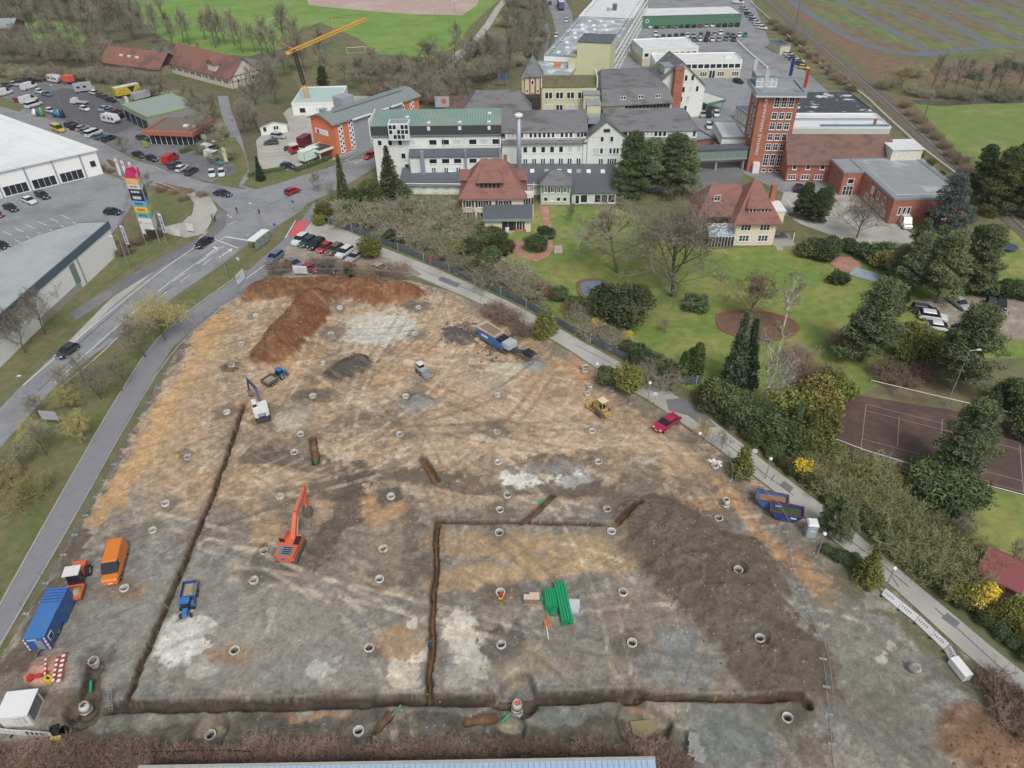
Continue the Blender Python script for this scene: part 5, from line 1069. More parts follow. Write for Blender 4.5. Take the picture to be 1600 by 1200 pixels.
def children(A,B,k,rs,lf,spread,up,t0=.35):
    """k side shoots on every segment A->B"""
    n=len(A); t=t0+(1-t0)*rs.rand(n,k); base=A[:,None]+(B-A)[:,None]*t[...,None]; d=(B-A); L=np.linalg.norm(d,axis=1,keepdims=True); d=d/(L+1e-9)
    r=rs.normal(size=(n,k,3)); r/=np.linalg.norm(r,axis=2,keepdims=True); nd=d[:,None]*(1-spread)+r*spread; nd[...,2]+=up; nd/=np.linalg.norm(nd,axis=2,keepdims=True)
    ln=L[:,None]*lf*(.6+.8*rs.rand(n,k,1)); return base.reshape(-1,3),(base+nd*ln).reshape(-1,3)
def skeleton(rs,H,trunk=.33,limbs=7,lean=.1,spread=.62,up=.32,llen=.52,counts=(5,5,5,4),wide=1.0):
    top=np.array([rs.normal()*lean*H,rs.normal()*lean*H,H*.8])
    tr=[(np.zeros(3),top*trunk),(top*trunk,top*.66+rs.normal(size=3)*.02*H),(top*.66+0,top)]
    tr[2]=(tr[1][1],top)
    A=[];B=[]
    for i in range(limbs):
        f=trunk*.85+(.95-trunk*.85)*(i+.3)/limbs; base=top*f; az=i*2.4+rs.rand()*.8; el=R(25+38*f+rs.rand()*14); ln=H*llen*(1.12-.62*f)*(.8+.4*rs.rand())
        A.append(base); B.append(base+np.array([math.cos(az)*math.cos(el)*ln*wide,math.sin(az)*math.cos(el)*ln*wide,math.sin(el)*ln]))
    A=np.array(A);B=np.array(B); lv=[(A,B)]
    for i,k in enumerate(counts):
        a,b=children(lv[-1][0],lv[-1][1],k,rs,.55,spread,up*(1-.2*i),.25); lv.append((a,b))
    return tr,lv
def make_bare(seed,H=10,tw=None,bark=None,**kw):
    rs=np.random.RandomState(seed); tr,lv=skeleton(rs,H,**kw); mb=MB(); r=H*.017
    for (a,b),f0,f1 in zip(tr,(1,.72,.5),(.72,.5,.2)): mb.tube(a,b,r*f0,r*f1,7,cap=False)
    for a,b in zip(*lv[0]): mb.tube(a,b,r*.42,r*.12,5,cap=False)
    for a,b in zip(*lv[1]): mb.tube(a,b,r*.2,r*.06,3,cap=False)
    q=np.concatenate([ribbons(a,b,w0,w1,rs) for (a,b),w0,w1 in zip(lv[2:],(.06,.042,.032),(.04,.03,.022))])
    return mb.mesh('trunk',bark or bark_m),qmesh('crown',q,tw or twig_m)
def make_shrub(seed,H=3,tw=None,n=60,k=(5,5,4),wd=1.0):
    rs=np.random.RandomState(seed); az=rs.rand(n)*6.28; rr=rs.rand(n)**.5*.28*H*wd; A=np.stack([rr*np.cos(az),rr*np.sin(az),np.zeros(n)],1); el=.9+.5*rs.rand(n)-.45*rs.rand(n); ln=H*(.5+.4*rs.rand(n))
    B=A+np.stack([np.cos(az)*np.cos(el)*ln*wd,np.sin(az)*np.cos(el)*ln*wd,np.sin(el)*ln],1)
    lv=[(A,B)]; 
    for c in k: lv.append(children(lv[-1][0],lv[-1][1],c,rs,.48,.62,.22,.25))
    mb=MB()
    for a,b in zip(A,B): mb.tube(a,b,.028,.01,3,cap=False)
    return mb.mesh('trunk',barkd_m),qmesh('crown',np.concatenate([ribbons(a,b,.036,.022,rs) for a,b in lv[1:]]),tw or twig_m)
def crownpts(rs,n,blobs):
    out=[]
    w=np.array([b[3]*b[4]*b[3] for b in blobs]); w=w/w.sum()
    for b,f in zip(blobs,w):
        m=int(n*f)+8; v=rs.normal(size=(m,3)); v/=np.linalg.norm(v,axis=1,keepdims=True); v*= (.62+.38*rs.rand(m,1)**.6)*(1+.12*rs.normal(size=(m,1))); out.append(np.array(b[:3])+v*np.array([b[3],b[3],b[4]]))
    return np.concatenate(out)
def make_round(seed,H=3,m=None,n=6000,nb=20,size=.13,wide=1.0,trunk=0.12):
    rs=np.random.RandomState(seed); bl=[]
    for i in range(nb):
        a=rs.rand()*6.28; d=rs.rand()**.5*.34*H*wide; bl.append((d*math.cos(a),d*math.sin(a),H*(.32+.38*rs.rand()),H*(.19+.13*rs.rand()),H*(.17+.13*rs.rand())))
    bl.append((0,0,H*.42,H*.34*wide,H*.38)); P=crownpts(rs,n,bl); P[:,2]=np.abs(P[:,2])
    mb=MB(); mb.tube((0,0,0),(0,0,H*.5),H*.03,H*.015,6,cap=False)
    for i in range(5): a=i*1.3; mb.tube((0,0,H*.15),(H*.28*math.cos(a),H*.28*math.sin(a),H*.6),H*.015,H*.005,4,cap=False)
    return mb.mesh('trunk',barkd_m),qmesh('crown',leafquads(P,size,rs,0,1.4,.75),m or ever_m)
def make_spruce(seed,H=10,m=None,w=.2,n=26,dens=26,size=.34,taper=1.0):
    rs=np.random.RandomState(seed); Q=[]; mb=MB(); mb.tube((0,0,0),(0,0,H*.98),H*.014,H*.002,6,cap=False)
    for i in range(n):
        f=i/(n-1); z=H*(.06+.92*f); rad=H*w*(1-f)**taper*(.85+.3*rs.rand())+.12
        k=max(5,int(11*(1-f)+5))
        for j in range(k):
            a=j*6.283/k+rs.rand()*.5; t=rs.rand(dens)**.7; l=rad*(.8+.35*rs.rand()); x=np.cos(a)*t*l; y=np.sin(a)*t*l; zz=z-t*t*l*.38+rs.normal(size=dens)*.06
            P=np.stack([x,y,zz],1)+rs.normal(size=(dens,3))*.07; Q.append(P[:max(5,int(dens*(1-f*.6)))])
            if i%3==0: mb.tube((0,0,z),(math.cos(a)*l*.9,math.sin(a)*l*.9,z-l*.3),.03,.01,3,cap=False)
    return mb.mesh('trunk',barkd_m),qmesh('crown',leafquads(np.concatenate(Q),size,rs,.4,1.7,.45),m or spruce_m)
def make_pine(seed,H=12,m=None,n=15000,clumps=90,wide=.24,low=.2,size=.2):
    rs=np.random.RandomState(seed); mb=MB(); r=H*.016; lean=rs.normal(size=2)*.03*H; mb.tube((0,0,0),(lean[0],lean[1],H*.9),r,r*.3,7,cap=False); bl=[]
    for i in range(clumps):
        f=low+(1-low)*(i+.5)/clumps; az=i*2.4+rs.rand(); rad=H*wide*(.12+.88*min(1,(1.04-f)/(.62*(1.04-low))))*(.3+.7*rs.rand()); z=H*f; c=np.array([lean[0]*f+math.cos(az)*rad,lean[1]*f+math.sin(az)*rad,z]); s=H*(.034+.036*rs.rand())
        bl.append((c[0],c[1],c[2]-rad*.12,s*1.6,s*.6)); mb.tube((lean[0]*f,lean[1]*f,z-rad*.25),c,r*.25,r*.08,4,cap=False)
    return mb.mesh('trunk',bark_m),qmesh('crown',leafquads(crownpts(rs,n,bl),size,rs,.2,1.9,.5),m or pine_m)
def make_thuja(seed,H=5,m=None):
    rs=np.random.RandomState(seed); n=2200; z=rs.rand(n)**.9; rad=H*.16*np.sqrt(np.clip(1-(z*1.02-.28)**2/.62,0.01,1))*(.8+.3*rs.rand(n)); a=rs.rand(n)*6.28
    P=np.stack([rad*np.cos(a),rad*np.sin(a),.1+z*H*.95],1); mb=MB(); mb.tube((0,0,0),(0,0,H*.7),.08,.03,5,cap=False)
    return mb.mesh('trunk',barkd_m),qmesh('crown',leafquads(P,.2,rs,0,1.4),m or thuja_m)
PROTO={
 'bare':[(10,make_bare(s,10,limbs=8)) for s in (1,2,3,4)],
 'tall':[(14,make_bare(s,14,trunk=.3,limbs=9,llen=.4,wide=.75)) for s in (11,12,13)],
 'budding':[(7,make_bare(s,7,tw=twigo_m,trunk=.2,limbs=8,llen=.6,counts=(5,5,5,4))) for s in (21,22)],
 'big':[(14,make_bare(s,14,tw=leafmat('twigs_dark',(112,104,92),(132,124,110),.04),bark=barkd_m,trunk=.26,limbs=10,llen=.6,counts=(6,5,5,5),lean=.04)) for s in (31,32)],
 'beech':[(8,make_bare(s,8,tw=twigr_m,trunk=.18,limbs=9,llen=.6,counts=(6,5,5,5))) for s in (35,)],
 'birch':[(10,make_bare(s,10,tw=twig_m,bark=birch_m,trunk=.3,limbs=7,llen=.34,counts=(4,4,4,3))) for s in (41,42)],
 'shrub':[(3,make_shrub(s,3,twigs_m,wd=1.25)) for s in (51,52,53)],
 'shrubg':[(3,make_shrub(s,3,leafmat('twigs_olive',(136,138,96),(158,158,112),.12),wd=1.2)) for s in (501,502)],
 'shrubb':[(3,make_shrub(s,3,twigb_m,wd=1.2)) for s in (54,55)],
 'hedge':[(2.4,make_shrub(s,2.4,twigr_m,n=80,wd=1.35)) for s in (56,57,58)],
 'ever':[(3,make_round(s,3)) for s in (61,62,63)],
 'olive':[(3,make_round(s,3,olive_m)) for s in (64,65)],
 'conetree':[(5,make_spruce(s,5,olive_m,w=.3,n=16,dens=16,size=.24,taper=.7)) for s in (66,67)],
 'mound':[(2,make_round(68,2,ever_m,wide=1.7,n=2600,size=.16))],
 'willow':[(7,make_round(s,7,will_m,n=3200,size=.16,nb=14)) for s in (69,)],
 'rusty':[(3,make_round(s,3,red_m,n=1100,size=.14)) for s in (70,)],
 'yellow':[(2.5,make_round(71,2.5,yel_m,n=1300,size=.15))],
 'spruce':[(10,make_spruce(s,10)) for s in (72,73)],
 'slim':[(10,make_spruce(74,10,ever_m,w=.14,n=30))],
 'fir':[(12,make_spruce(75,12,leafmat('mottled_fir',(70,80,58),(112,108,78),.05),w=.24,n=26,taper=.8))],
 'pine':[(12,make_pine(s,12)) for s in (81,82,83)],
 'darkpine':[(12,make_pine(s,12,ever_m,n=16000,clumps=110,low=.08,wide=.27)) for s in (84,85)],
 'cedar':[(13,make_pine(86,13,leafmat('cedar_needles',(92,106,102),(116,130,122),.03),n=16000,clumps=110,low=.05,wide=.34))],
 'thuja':[(5,make_thuja(s)) for s in (91,92)],
}
def _nom(v):
    out=[]
    for nom,(a,b) in v:
        co=np.empty(len(b.vertices)*3,np.float32); b.vertices.foreach_get('co',co); out.append((float(np.percentile(co[2::3],99)),(a,b)))
    return out
PROTO={k:_nom(v) for k,v in PROTO.items()}
NOUN={'shrubg':('olive_shrub','half leafed olive green shrub','shrub'),'bare':('bare_tree','bare round crowned tree','tree'),'tall':('bare_tree','tall bare tree','tree'),'budding':('budding_tree','small budding yellowish tree','tree'),'big':('old_bare_tree','large spreading bare tree','tree'),'beech':('bare_tree','low bare reddish brown tree','tree'),'birch':('birch_tree','white stemmed bare birch','tree'),'shrub':('bare_shrub','bare beige grey shrub','shrub'),'shrubb':('bare_shrub','bare brown shrub','shrub'),'hedge':('hedge_bush','leafless reddish brown hedge bush','bush'),'ever':('evergreen_bush','dark evergreen bush','bush'),'olive':('evergreen_bush','olive green bush','bush'),'conetree':('young_evergreen_tree','small olive green evergreen tree','tree'),'mound':('mounded_bush','low mounded dark green bush','bush'),'willow':('willow_tree','fresh light green budding tree','tree'),'rusty':('rusty_shrub','shrub with rusty brown leaves','shrub'),'yellow':('forsythia_bush','bright yellow flowering bush','bush'),'spruce':('spruce_tree','dark green spruce','tree'),'slim':('slim_conifer','slim dark conifer','tree'),'fir':('fir_tree','big mottled fir','tree'),'pine':('pine_tree','grey green pine','tree'),'darkpine':('dark_conifer','dense dark green conifer','tree'),'cedar':('cedar_tree','broad blue grey cedar','tree'),'thuja':('columnar_thuja','narrow columnar thuja','tree')}
vr=random.Random(11); _pc=[0]
def veg(kind,pts,where,wide=1.0):
    pts=sorted(pts); nm,ad,cat=NOUN[kind]; n=len(pts)
    for i,q in enumerate(pts):
        px,py,h=q[:3]; p=G(px,py); nom,(tm_,cm_)=PROTO[kind][(_pc[0]*5+i)%len(PROTO[kind])]; _pc[0]+=1
        if n==1: lab=f'{ad} {where}'
        else: lab=f'{ad}, {ORD[i]} from left {where}'
        t=thing(nm,lab,cat,(p.x,p.y,gz(p)-.05 if abs(gz(p))<1 else 0),vr.random()*6.28,None if n==1 else f'{ad}s {where}')
        s=h/nom; w_=wide*s*vr.uniform(.9,1.12); t.scale=(w_,w_*vr.uniform(.92,1.08),s)
        put('trunk',tm_,t); put('crown',cm_,t)
J=lambda pts,h,d=4,dh=.2: [(x+vr.uniform(-d,d),y+vr.uniform(-d*.5,d*.5),h*vr.uniform(1-dh,1+dh)) for x,y in pts]
def line(a,b,n): return [(a[0]+(b[0]-a[0])*i/(n-1),a[1]+(b[1]-a[1])*i/(n-1)) for i in range(n)]
# top left wood
veg('tall',J(line((-10,28),(225,44),18)+line((-10,8),(215,12),16)+line((0,46),(230,58),12),15,9),'in the wood at the upper left')
veg('bare',J(line((-10,96),(160,112),14)+line((0,74),(170,66),12)+line((0,84),(180,92),10)+[(170,90),(185,72),(215,66),(240,70)],9,8),'behind the car dealer yard')
veg('shrub',J(line((0,118),(160,128),10)+line((20,84),(140,92),7),3.6,6),'along the rear edge of the dealer yard',1.3)
veg('tall',J([(265,58),(285,66),(322,62),(345,66),(372,74),(398,80),(420,84),(445,70),(258,30),(240,46),(275,74),(300,70),(335,76),(358,72),(385,84),(408,92),(432,90),(250,60),(456,88),(440,48)],13,6),'between the farmhouse and the sports field')
veg('bare',J([(205,135),(235,142),(258,150),(285,158),(308,166),(330,176),(312,188),(340,190),(328,206),(335,226),(318,220),(345,242)],7,5),'in front of the farmhouse')
veg('shrub',J([(195,128),(222,138),(246,148),(270,156),(296,164),(320,182),(336,214),(326,236),(346,252),(310,200)],3.2,4),'on the bank below the farmhouse',1.3)
veg('bare',J([(388,168),(396,196),(380,212),(408,148),(430,140),(444,122),(412,118),(396,140),(462,112),(510,126),(536,132),(565,128)],9.5,5),'around the yellow crane')
veg('tall',[(478,112,15),(500,104,14),(432,164,12),(405,178,11)],'beside the yellow crane mast')
veg('darkpine',[(505,138,7)],'wrapped in ivy behind the pale annex')
veg('bare',J([(585,122),(605,130),(622,118),(650,124),(690,124),(640,140),(580,146),(606,156),(632,164),(660,168),(690,172),(712,160),(735,150),(752,142),(595,142),(615,146),(645,152),(672,156),(700,158),(722,140),(742,132),(765,132),(570,134),(555,140),(655,138),(680,142),(705,132)],9.5,5),'between sports field and green roofed block')
veg('big',[(672,118,13)],'standing alone below the sports field')
veg('tall',J([(720,70),(712,92),(738,96),(760,84),(782,98),(800,84),(816,70),(830,58),(838,44),(806,50),(790,64),(812,30),(826,14),(796,24),(775,110),(795,104),(812,92),(826,80),(840,62),(846,30),(770,98),(752,104),(730,108),(800,36),(838,20)],11,6),'along the river right of the footpath')
veg('shrub',J([(730,120),(750,110),(770,118),(788,110),(806,100),(824,88),(836,72),(844,56),(770,70),(748,84),(790,40),(810,12)],4.2,5),'along the river bank behind the turret',1.3)
veg('shrubb',J(line((590,150),(730,168),9)+line((580,112),(700,112),7),3.5,5),'under trees behind orange office',1.3)
veg('willow',[(752,126,6.5)],'behind the turret')
veg('darkpine',[(748,92,6),(766,84,6)],'by the footpath bend')
# right of the railway
veg('budding',[(1408,138,7.5)],'beside the brown fallow field')
veg('tall',J([(1455,142),(1468,148),(1490,146),(1520,150),(1542,144),(1560,150),(1582,146),(1602,140),(1500,130)],11,5),'along the stream right of the railway')
veg('shrub',J([(1430,148),(1448,152),(1476,154),(1508,156),(1536,152),(1566,156),(1590,152),(1420,120),(1385,138)],3.2,4),'along the stream beyond railway',1.3)
veg('shrubb',J(line((1206,38),(1330,142),13),2.4,3),'between car park and trackside wall',1.2)
veg('shrubb',J(line((1412,168),(1522,282),10),2.0,3),'between the track and the green field',1.2)
veg('olive',J([(1436,246),(1452,262),(1468,276),(1482,290)],2.0,2),'beside the trackside wall behind brick wing')
# by the white blocks
veg('darkpine',[(985,306,15)],'in front of the slate roofed white block',1.1)
veg('pine',[(1014,302,13),(1044,304,14),(1068,306,13),(968,314,8)],'beside the dark conifer at white block',1.15)
veg('slim',[(538,312,10.5)],'left of the white blocks by the junction')
veg('fir',[(612,312,12.5)],'at left end of green roofed block')
veg('ever',J([(578,308),(592,318),(628,312),(560,322)],3.6,3),'at the foot of the mottled fir')
veg('spruce',[(408,282,6)],'on the grass corner at the junction')
veg('bare',[(498,300,5),(520,318,5)],'beside the road by the slim conifer')
veg('olive',[(506,344,4.0),(498,352,2.5)],'at the end of the long grey fence')
veg('shrub',J(line((530,338),(700,346),8)+line((556,350),(715,366),8)+line((612,368),(735,388),6)+[(668,388),(700,400)],3.8,5,.3),'in the thicket above the service road',1.15)
veg('bare',[(196,238,4.5)],'beside the car dealer showroom'); veg('bare',[(232,290,3.5)],'beside the pylon sign'); veg('bare',[(125,200,3.2)],'between parked cars in the dealer yard')
veg('shrubb',J([(176,268),(190,274),(252,300),(270,302),(286,312),(300,300),(315,306)],1.2,3),'on the traffic island by the pylon sign',1.2)
veg('shrubb',J([(182,396),(192,388),(204,384),(216,380),(232,372),(250,368),(196,398)],1.6,3),'beside the supermarket gabion wall',1.3)
veg('ever',[(556,342,3.6),(640,350,3.4),(690,372,3.4),(612,378,2.8)],'inside the bare thicket left of the villa',1.1); veg('olive',[(584,346,3.2),(716,398,2.8)],'inside the bare thicket left of the villa')
# supermarket side and verge
veg('bare',[(40,552,8.5),(70,522,8.5),(8,540,8)],'in front of the supermarket wall',1.25)
veg('budding',[(258,532,7.6),(250,514,7)],'on the verge between road and cycle path',1.25)
veg('bare',[(228,558,8),(190,612,6.5),(158,624,6)],'on the verge left of the cycle path',1.25)
veg('budding',[(128,688,5.2),(36,800,5.6),(70,776,4.2),(4,770,5),(60,700,4.6),(112,640,4.4)],'beside the white roadside board',1.25)
veg('bare',J([(40,735),(75,712),(18,764),(108,616),(134,602),(60,655)],5.2,4),'on the verge near the white roadside board')
# villa gardens
veg('ever',[(752,384,3.6),(775,380,3.6),(735,400,3.4),(765,412,3.2),(788,398,3.0),(745,424,2.8),(778,428,3.0)],'left of the porch of brown shuttered villa',1.25)
veg('ever',[(836,392,3.4),(852,372,2.6)],'right of the porch of brown shuttered villa',1.2)
veg('shrub',J([(800,438),(812,450),(770,440),(826,462),(720,416)],3,4),'between the villa and the long fence',1.2)
veg('rusty',[(848,462,2.6),(862,470,2.6),(888,492,2.4),(828,446,2.4)],'along the fence left of the pond')
veg('ever',[(876,470,2.6),(898,482,2.6),(1000,566,3.0),(1022,576,2.6),(1044,590,2.8),(982,552,2.2)],'along the inside of the long fence',1.2)
veg('ever',[(968,506,6.2)],'spreading wide beside the pond',1.5); veg('olive',[(1000,470,3)],'behind the yew beside the pond')
veg('shrub',J([(908,500),(930,524),(948,530),(966,540),(1016,588),(1032,596)],2.6,3),'along the fence below the pond',1.2)
veg('yellow',[(932,514,2.0),(981,532,1.8)],'by the fence below the pond')
veg('yellow',[(1250,742,2.4)],'at the hedge beside the tennis court'); veg('yellow',[(1515,948,2.6),(1535,936,2.4)],'beside the red garden hut')
veg('bare',[(965,426,14)],'on the lawn above the pond',1.6); veg('big',[(1050,464,18)],'in the middle of the villa lawn',1.6); veg('bare',[(892,348,4.5)],'in front of the glazed showroom')
veg('beech',[(1168,494,9)],'over the round flower bed',1.2); veg('mound',[(1086,484,2.6)],'on the lawn right of the big tree'); veg('mound',[(1310,442,2.2)],'on the lawn below garden pool')
veg('bare',[(938,520,2.4),(1038,520,2.6)],'young on the lawn below the pond')
veg('thuja',[(1066,594,5.4),(1076,592,5.8),(1086,588,6.2)],'in a tight row by the fence end')
veg('spruce',[(1142,614,14),(1160,604,12)],'beside the white birch',.85)
veg('birch',[(1192,634,14),(1212,640,10)],'on the lawn above the evergreen screen'); veg('birch',[(1222,520,12)],'by the flower bed with upright limbs')
veg('ever',[(1108,634,4.0),(1126,640,4.4),(1146,652,4.6),(1164,668,4.4),(1186,672,4.4),(1204,690,4.2),(1224,700,4.2),(1142,664,2.6),(1176,690,2.6),(1206,708,2.4)],'between lawn and service road',1.2)
veg('olive',[(1240,662,5.0),(1262,676,5.0),(1278,652,5.2),(1290,628,4.6),(1262,640,4.6),(1244,700,4.0),(1276,692,3.6),(1300,722,3)],'in the screen left of the tennis court',1.2)
veg('slim',[(1236,690,7),(1258,700,6.5)],'in the screen beside the tennis court')
veg('darkpine',[(1252,340,8),(1274,346,7.5),(1288,330,6)],'between the balcony villa and parking court')
veg('big',[(1338,372,9)],'in front of the flat roofed brick wing',1.4)
veg('cedar',[(1472,368,13)],'at the corner of the brick wing')
veg('darkpine',[(1545,330,14),(1575,320,16),(1602,335,16),(1530,300,11),(1590,290,13)],'in the dark group at the right edge')
veg('darkpine',[(1452,430,10),(1432,400,8),(1512,420,9)],'in the dark garden centre')
veg('pine',[(1345,566,15),(1490,610,15),(1462,474,14),(1522,456,13),(1418,458,12),(1395,444,8),(1325,560,9)],'in the right hand garden')
veg('pine',[(1484,752,13)],'overhanging the tennis court')
veg('ever',[(1262,398,3.4),(1282,402,3.6),(1300,392,3.0),(1375,408,3.8),(1400,416,3.6),(1350,402,2.8),(1325,392,2.6),(1430,440,3.2)],'behind the garden path of balcony villa',1.25)
veg('spruce',[(1402,486,6),(1412,470,5)],'beside the villa car park'); veg('olive',[(1440,556,4.4),(1420,545,4),(1380,420,3.6),(1408,560,3.4)],'in the dark bed of the right hand garden',1.2)
veg('ever',line((1480,452),(1620,470),8) and [(x,y,3.2) for x,y in line((1480,452),(1620,470),8)],'in the hedge behind the villa car park',1.2)
veg('ever',[(1590,650,5),(1610,690,5),(1570,628,4),(1545,640,3)],'beside the right hand end of the court')
veg('ever',[(1452,778,4.6),(1472,792,4.8),(1492,778,4.4),(1440,756,3.4)],'below the tennis court under the pine',1.3)
veg('shrubb',J([(1420,596),(1300,592),(1260,600),(1390,590),(1440,580),(1310,545),(1250,565)],2.4,5),'above the tennis court fence',1.3)
veg('ever',J(line((1206,716),(1312,792),8)+line((1330,806),(1438,892),6)+line((1458,910),(1606,1030),7),1.7,2),'in the hedge along service road',1.2)
veg('shrubg',J(line((1284,736),(1410,792),7)+line((1308,764),(1456,858),8)+line((1350,776),(1490,866),6)+line((1424,862),(1496,916),5)+[(1360,756),(1480,850)],3.2,6,.35),'in the thicket below tennis court',1.15)
veg('olive',J([(1340,760),(1400,818),(1462,890),(1506,940),(1552,968),(1584,980),(1410,770)],2.5,3),'scattered in the thicket below the court',1.2)
veg('bare',[(1492,852,5),(1576,888,4.5)],'on the orchard grass by the red hut')
veg('shrub',J([(1320,724),(1350,736),(1375,742),(1410,748)],1.8,3),'at the lower court fence',1.2)
# along the service road, site side
veg('olive',[(583,402,4.2)],'in the small gravel car park'); veg('shrubb',J([(520,424),(548,430),(575,432),(602,428),(500,418),(438,424),(620,430)],2.0,3),'in the small gravel car park',1.2); veg('ever',[(548,434,2.2)],'in front of the dark red parked car')
veg('conetree',[(845,526,5.6),(858,520,5.2)],'at the bend of service road'); veg('shrubb',J([(772,492),(790,502),(816,522)],2.2,2),'by the crushing machine at the road',1.2)
veg('olive',[(985,612,4.4)],'on the road verge above the bulldozer'); veg('ever',[(950,600,2.4),(944,592,2)],'beside the round lamp above the bulldozer',1.2)
veg('budding',[(1095,694,4.6)],'right of the magenta car'); veg('conetree',[(1156,742,5.4)],'behind the grey fence panels'); veg('bare',[(1126,706,3.6)],'between the two small road trees')
veg('pine',[(1312,846,6.4),(1286,828,4.6)],'beside the portable toilet'); veg('conetree',[(1352,908,5.6)],'at the driveway edge below the toilet')
veg('ever',J([(1290,862),(1310,872),(1330,882)],1.2,3),'on the planted island by the lamp',1.4)
veg('shrubb',J([(1574,1098),(1592,1116),(1575,1130),(1605,1150),(1552,1080)],2.0,3),'at the lower right corner'); veg('bare',[(1622,1020,5),(1624,1120,5)],'at the lower right corner of the road')
veg('hedge',J(line((-10,1198),(1050,1190),34),1.6,4,.12),'in the row beside the front trench',1.2)
veg('hedge',J(line((0,1216),(1060,1210),30),1.6,4,.12),'in the row above the blue roof',1.2)
# ================================================================ ROAD VEHICLES
tyre_m=mat('tyre_rubber',(44,44,46),.9,var=.1,coord='obj'); rim_m=mat('wheel_rim',(168,170,174),.4,.5,var=.05,coord='obj'); cglass_m=mat('car_glass',(38,44,52),.06,var=.15,scale=.8,coord='obj'); trim_m=mat('black_trim',(40,41,43),.6,var=.05,coord='obj'); lamp_m=mat('lamp_clear',(222,226,230),.15,var=.02,coord='obj'); tail_m=mat('lamp_red',(168,40,36),.25,var=.02,coord='obj'); plate_m=mat('number_plate',(226,228,224),.5,var=.02,coord='obj')
CC={'white':(226,228,230),'silver':(176,182,188),'grey':(120,126,132),'dark grey':(74,79,86),'black':(46,48,53),'blue grey':(108,128,152),'navy':(50,62,92),'blue':(62,92,140),'red':(186,44,48),'dark red':(122,46,52),'magenta red':(186,40,76),'teal':(58,140,150),'green':(58,120,80),'dark green':(58,82,80),'yellow':(218,196,62),'lime':(110,160,66),'brown':(116,98,84),'orange':(236,136,44)}
def paint(c): return mat('paint_'+c.replace(' ','_'),CC[c],.28,.15,var=.03,scale=.6,coord='obj')
def loft(mb,st,mi=0):
    """st: list of (x, [(y,z)...half outline bottom->top]) mirrored to a closed ring"""
    rings=[]
    for x,h in st:
        rings.append([(x,y,z) for y,z in h]+[(x,-y,z) for y,z in reversed(h)])
    n=len(rings[0]); o=len(mb.v)
    for r in rings: mb.v+=r
    for a in range(len(rings)-1):
        for i in range(n):
            j=(i+1)%n; mb.f.append((o+a*n+i,o+(a+1)*n+i,o+(a+1)*n+j,o+a*n+j)); mb.m.append(mi)
    mb.f.append(tuple(o+i for i in range(n))); mb.f.append(tuple(o+(len(rings)-1)*n+i for i in reversed(range(n)))); mb.m+=[mi,mi]
def car_meshes(L,W,H,belt,hood,kind):
    w=W/2; P={}
    mb=MB(); x0=-L/2; x1=L/2
    def sec(x,wd,zt,zb=.3): return (x,[(wd*.9,zb),(wd,zb+.18),(wd,zt-.16),(wd*.93,zt)])
    if kind=='van': st=[sec(x0,w*.92,belt-.1),sec(x0+.15,w,belt),sec(x1-1.5,w,belt),sec(x1-.9,w*.97,belt-.12),sec(x1-.15,w*.9,hood),sec(x1,w*.8,hood-.2)]
    else: st=[sec(x0,w*.84,belt-.14),sec(x0+.25,w*.95,belt),sec(x0+1.2,w,belt),sec(x1-1.6,w,belt-.02),sec(x1-1.1,w*.98,hood+.05),sec(x1-.35,w*.9,hood-.05),sec(x1,w*.76,hood-.22)]
    loft(mb,st,0); P['body']=mb
    # cabin: base and top outlines
    if kind=='van': b0,b1,t0,t1=x0+.08,x1-.9,x0+.12,x1-1.75; tw=.86
    elif kind=='estate': b0,b1,t0,t1=x0+.12,x1-1.15,x0+.42,x1-2.0; tw=.76
    elif kind=='hatch': b0,b1,t0,t1=x0+.1,x1-1.0,x0+.55,x1-1.85; tw=.76
    else: b0,b1,t0,t1=x0+.5,x1-1.2,x0+1.15,x1-2.1; tw=.74
    g=MB(); g.hexa([(b0,-w*.92,belt-.02),(b1,-w*.88,belt-.05),(b1,w*.88,belt-.05),(b0,w*.92,belt-.02)],[(t0,-w*tw,H-.06),(t1,-w*tw,H-.06),(t1,w*tw,H-.06),(t0,w*tw,H-.06)]); P['windows']=g
    r=MB(); e=.03; r.hexa([(t0-e,-w*tw-e,H-.1),(t1+e,-w*tw-e,H-.1),(t1+e,w*tw+e,H-.1),(t0-e,w*tw+e,H-.1)],[(t0+.1,-w*tw+.08,H),(t1-.12,-w*tw+.08,H),(t1-.12,w*tw-.08,H),(t0+.1,w*tw-.08,H)]); P['roof']=r
    p=MB()
    for s in(-1,1):
        for (bx,tx) in ((b0,t0),(b1,t1),((b0+b1)/2,(t0+t1)/2)):
            d=.05; p.hexa([(bx-d,s*w*.92-.03,belt-.04),(bx+d,s*w*.92-.03,belt-.04),(bx+d,s*w*.92+.01,belt-.04),(bx-d,s*w*.92+.01,belt-.04)],[(tx-d,s*w*tw-.01,H-.08),(tx+d,s*w*tw-.01,H-.08),(tx+d,s*w*tw+.03,H-.08),(tx-d,s*w*tw+.03,H-.08)])
    P['pillars']=p
    return P,x0,x1,w
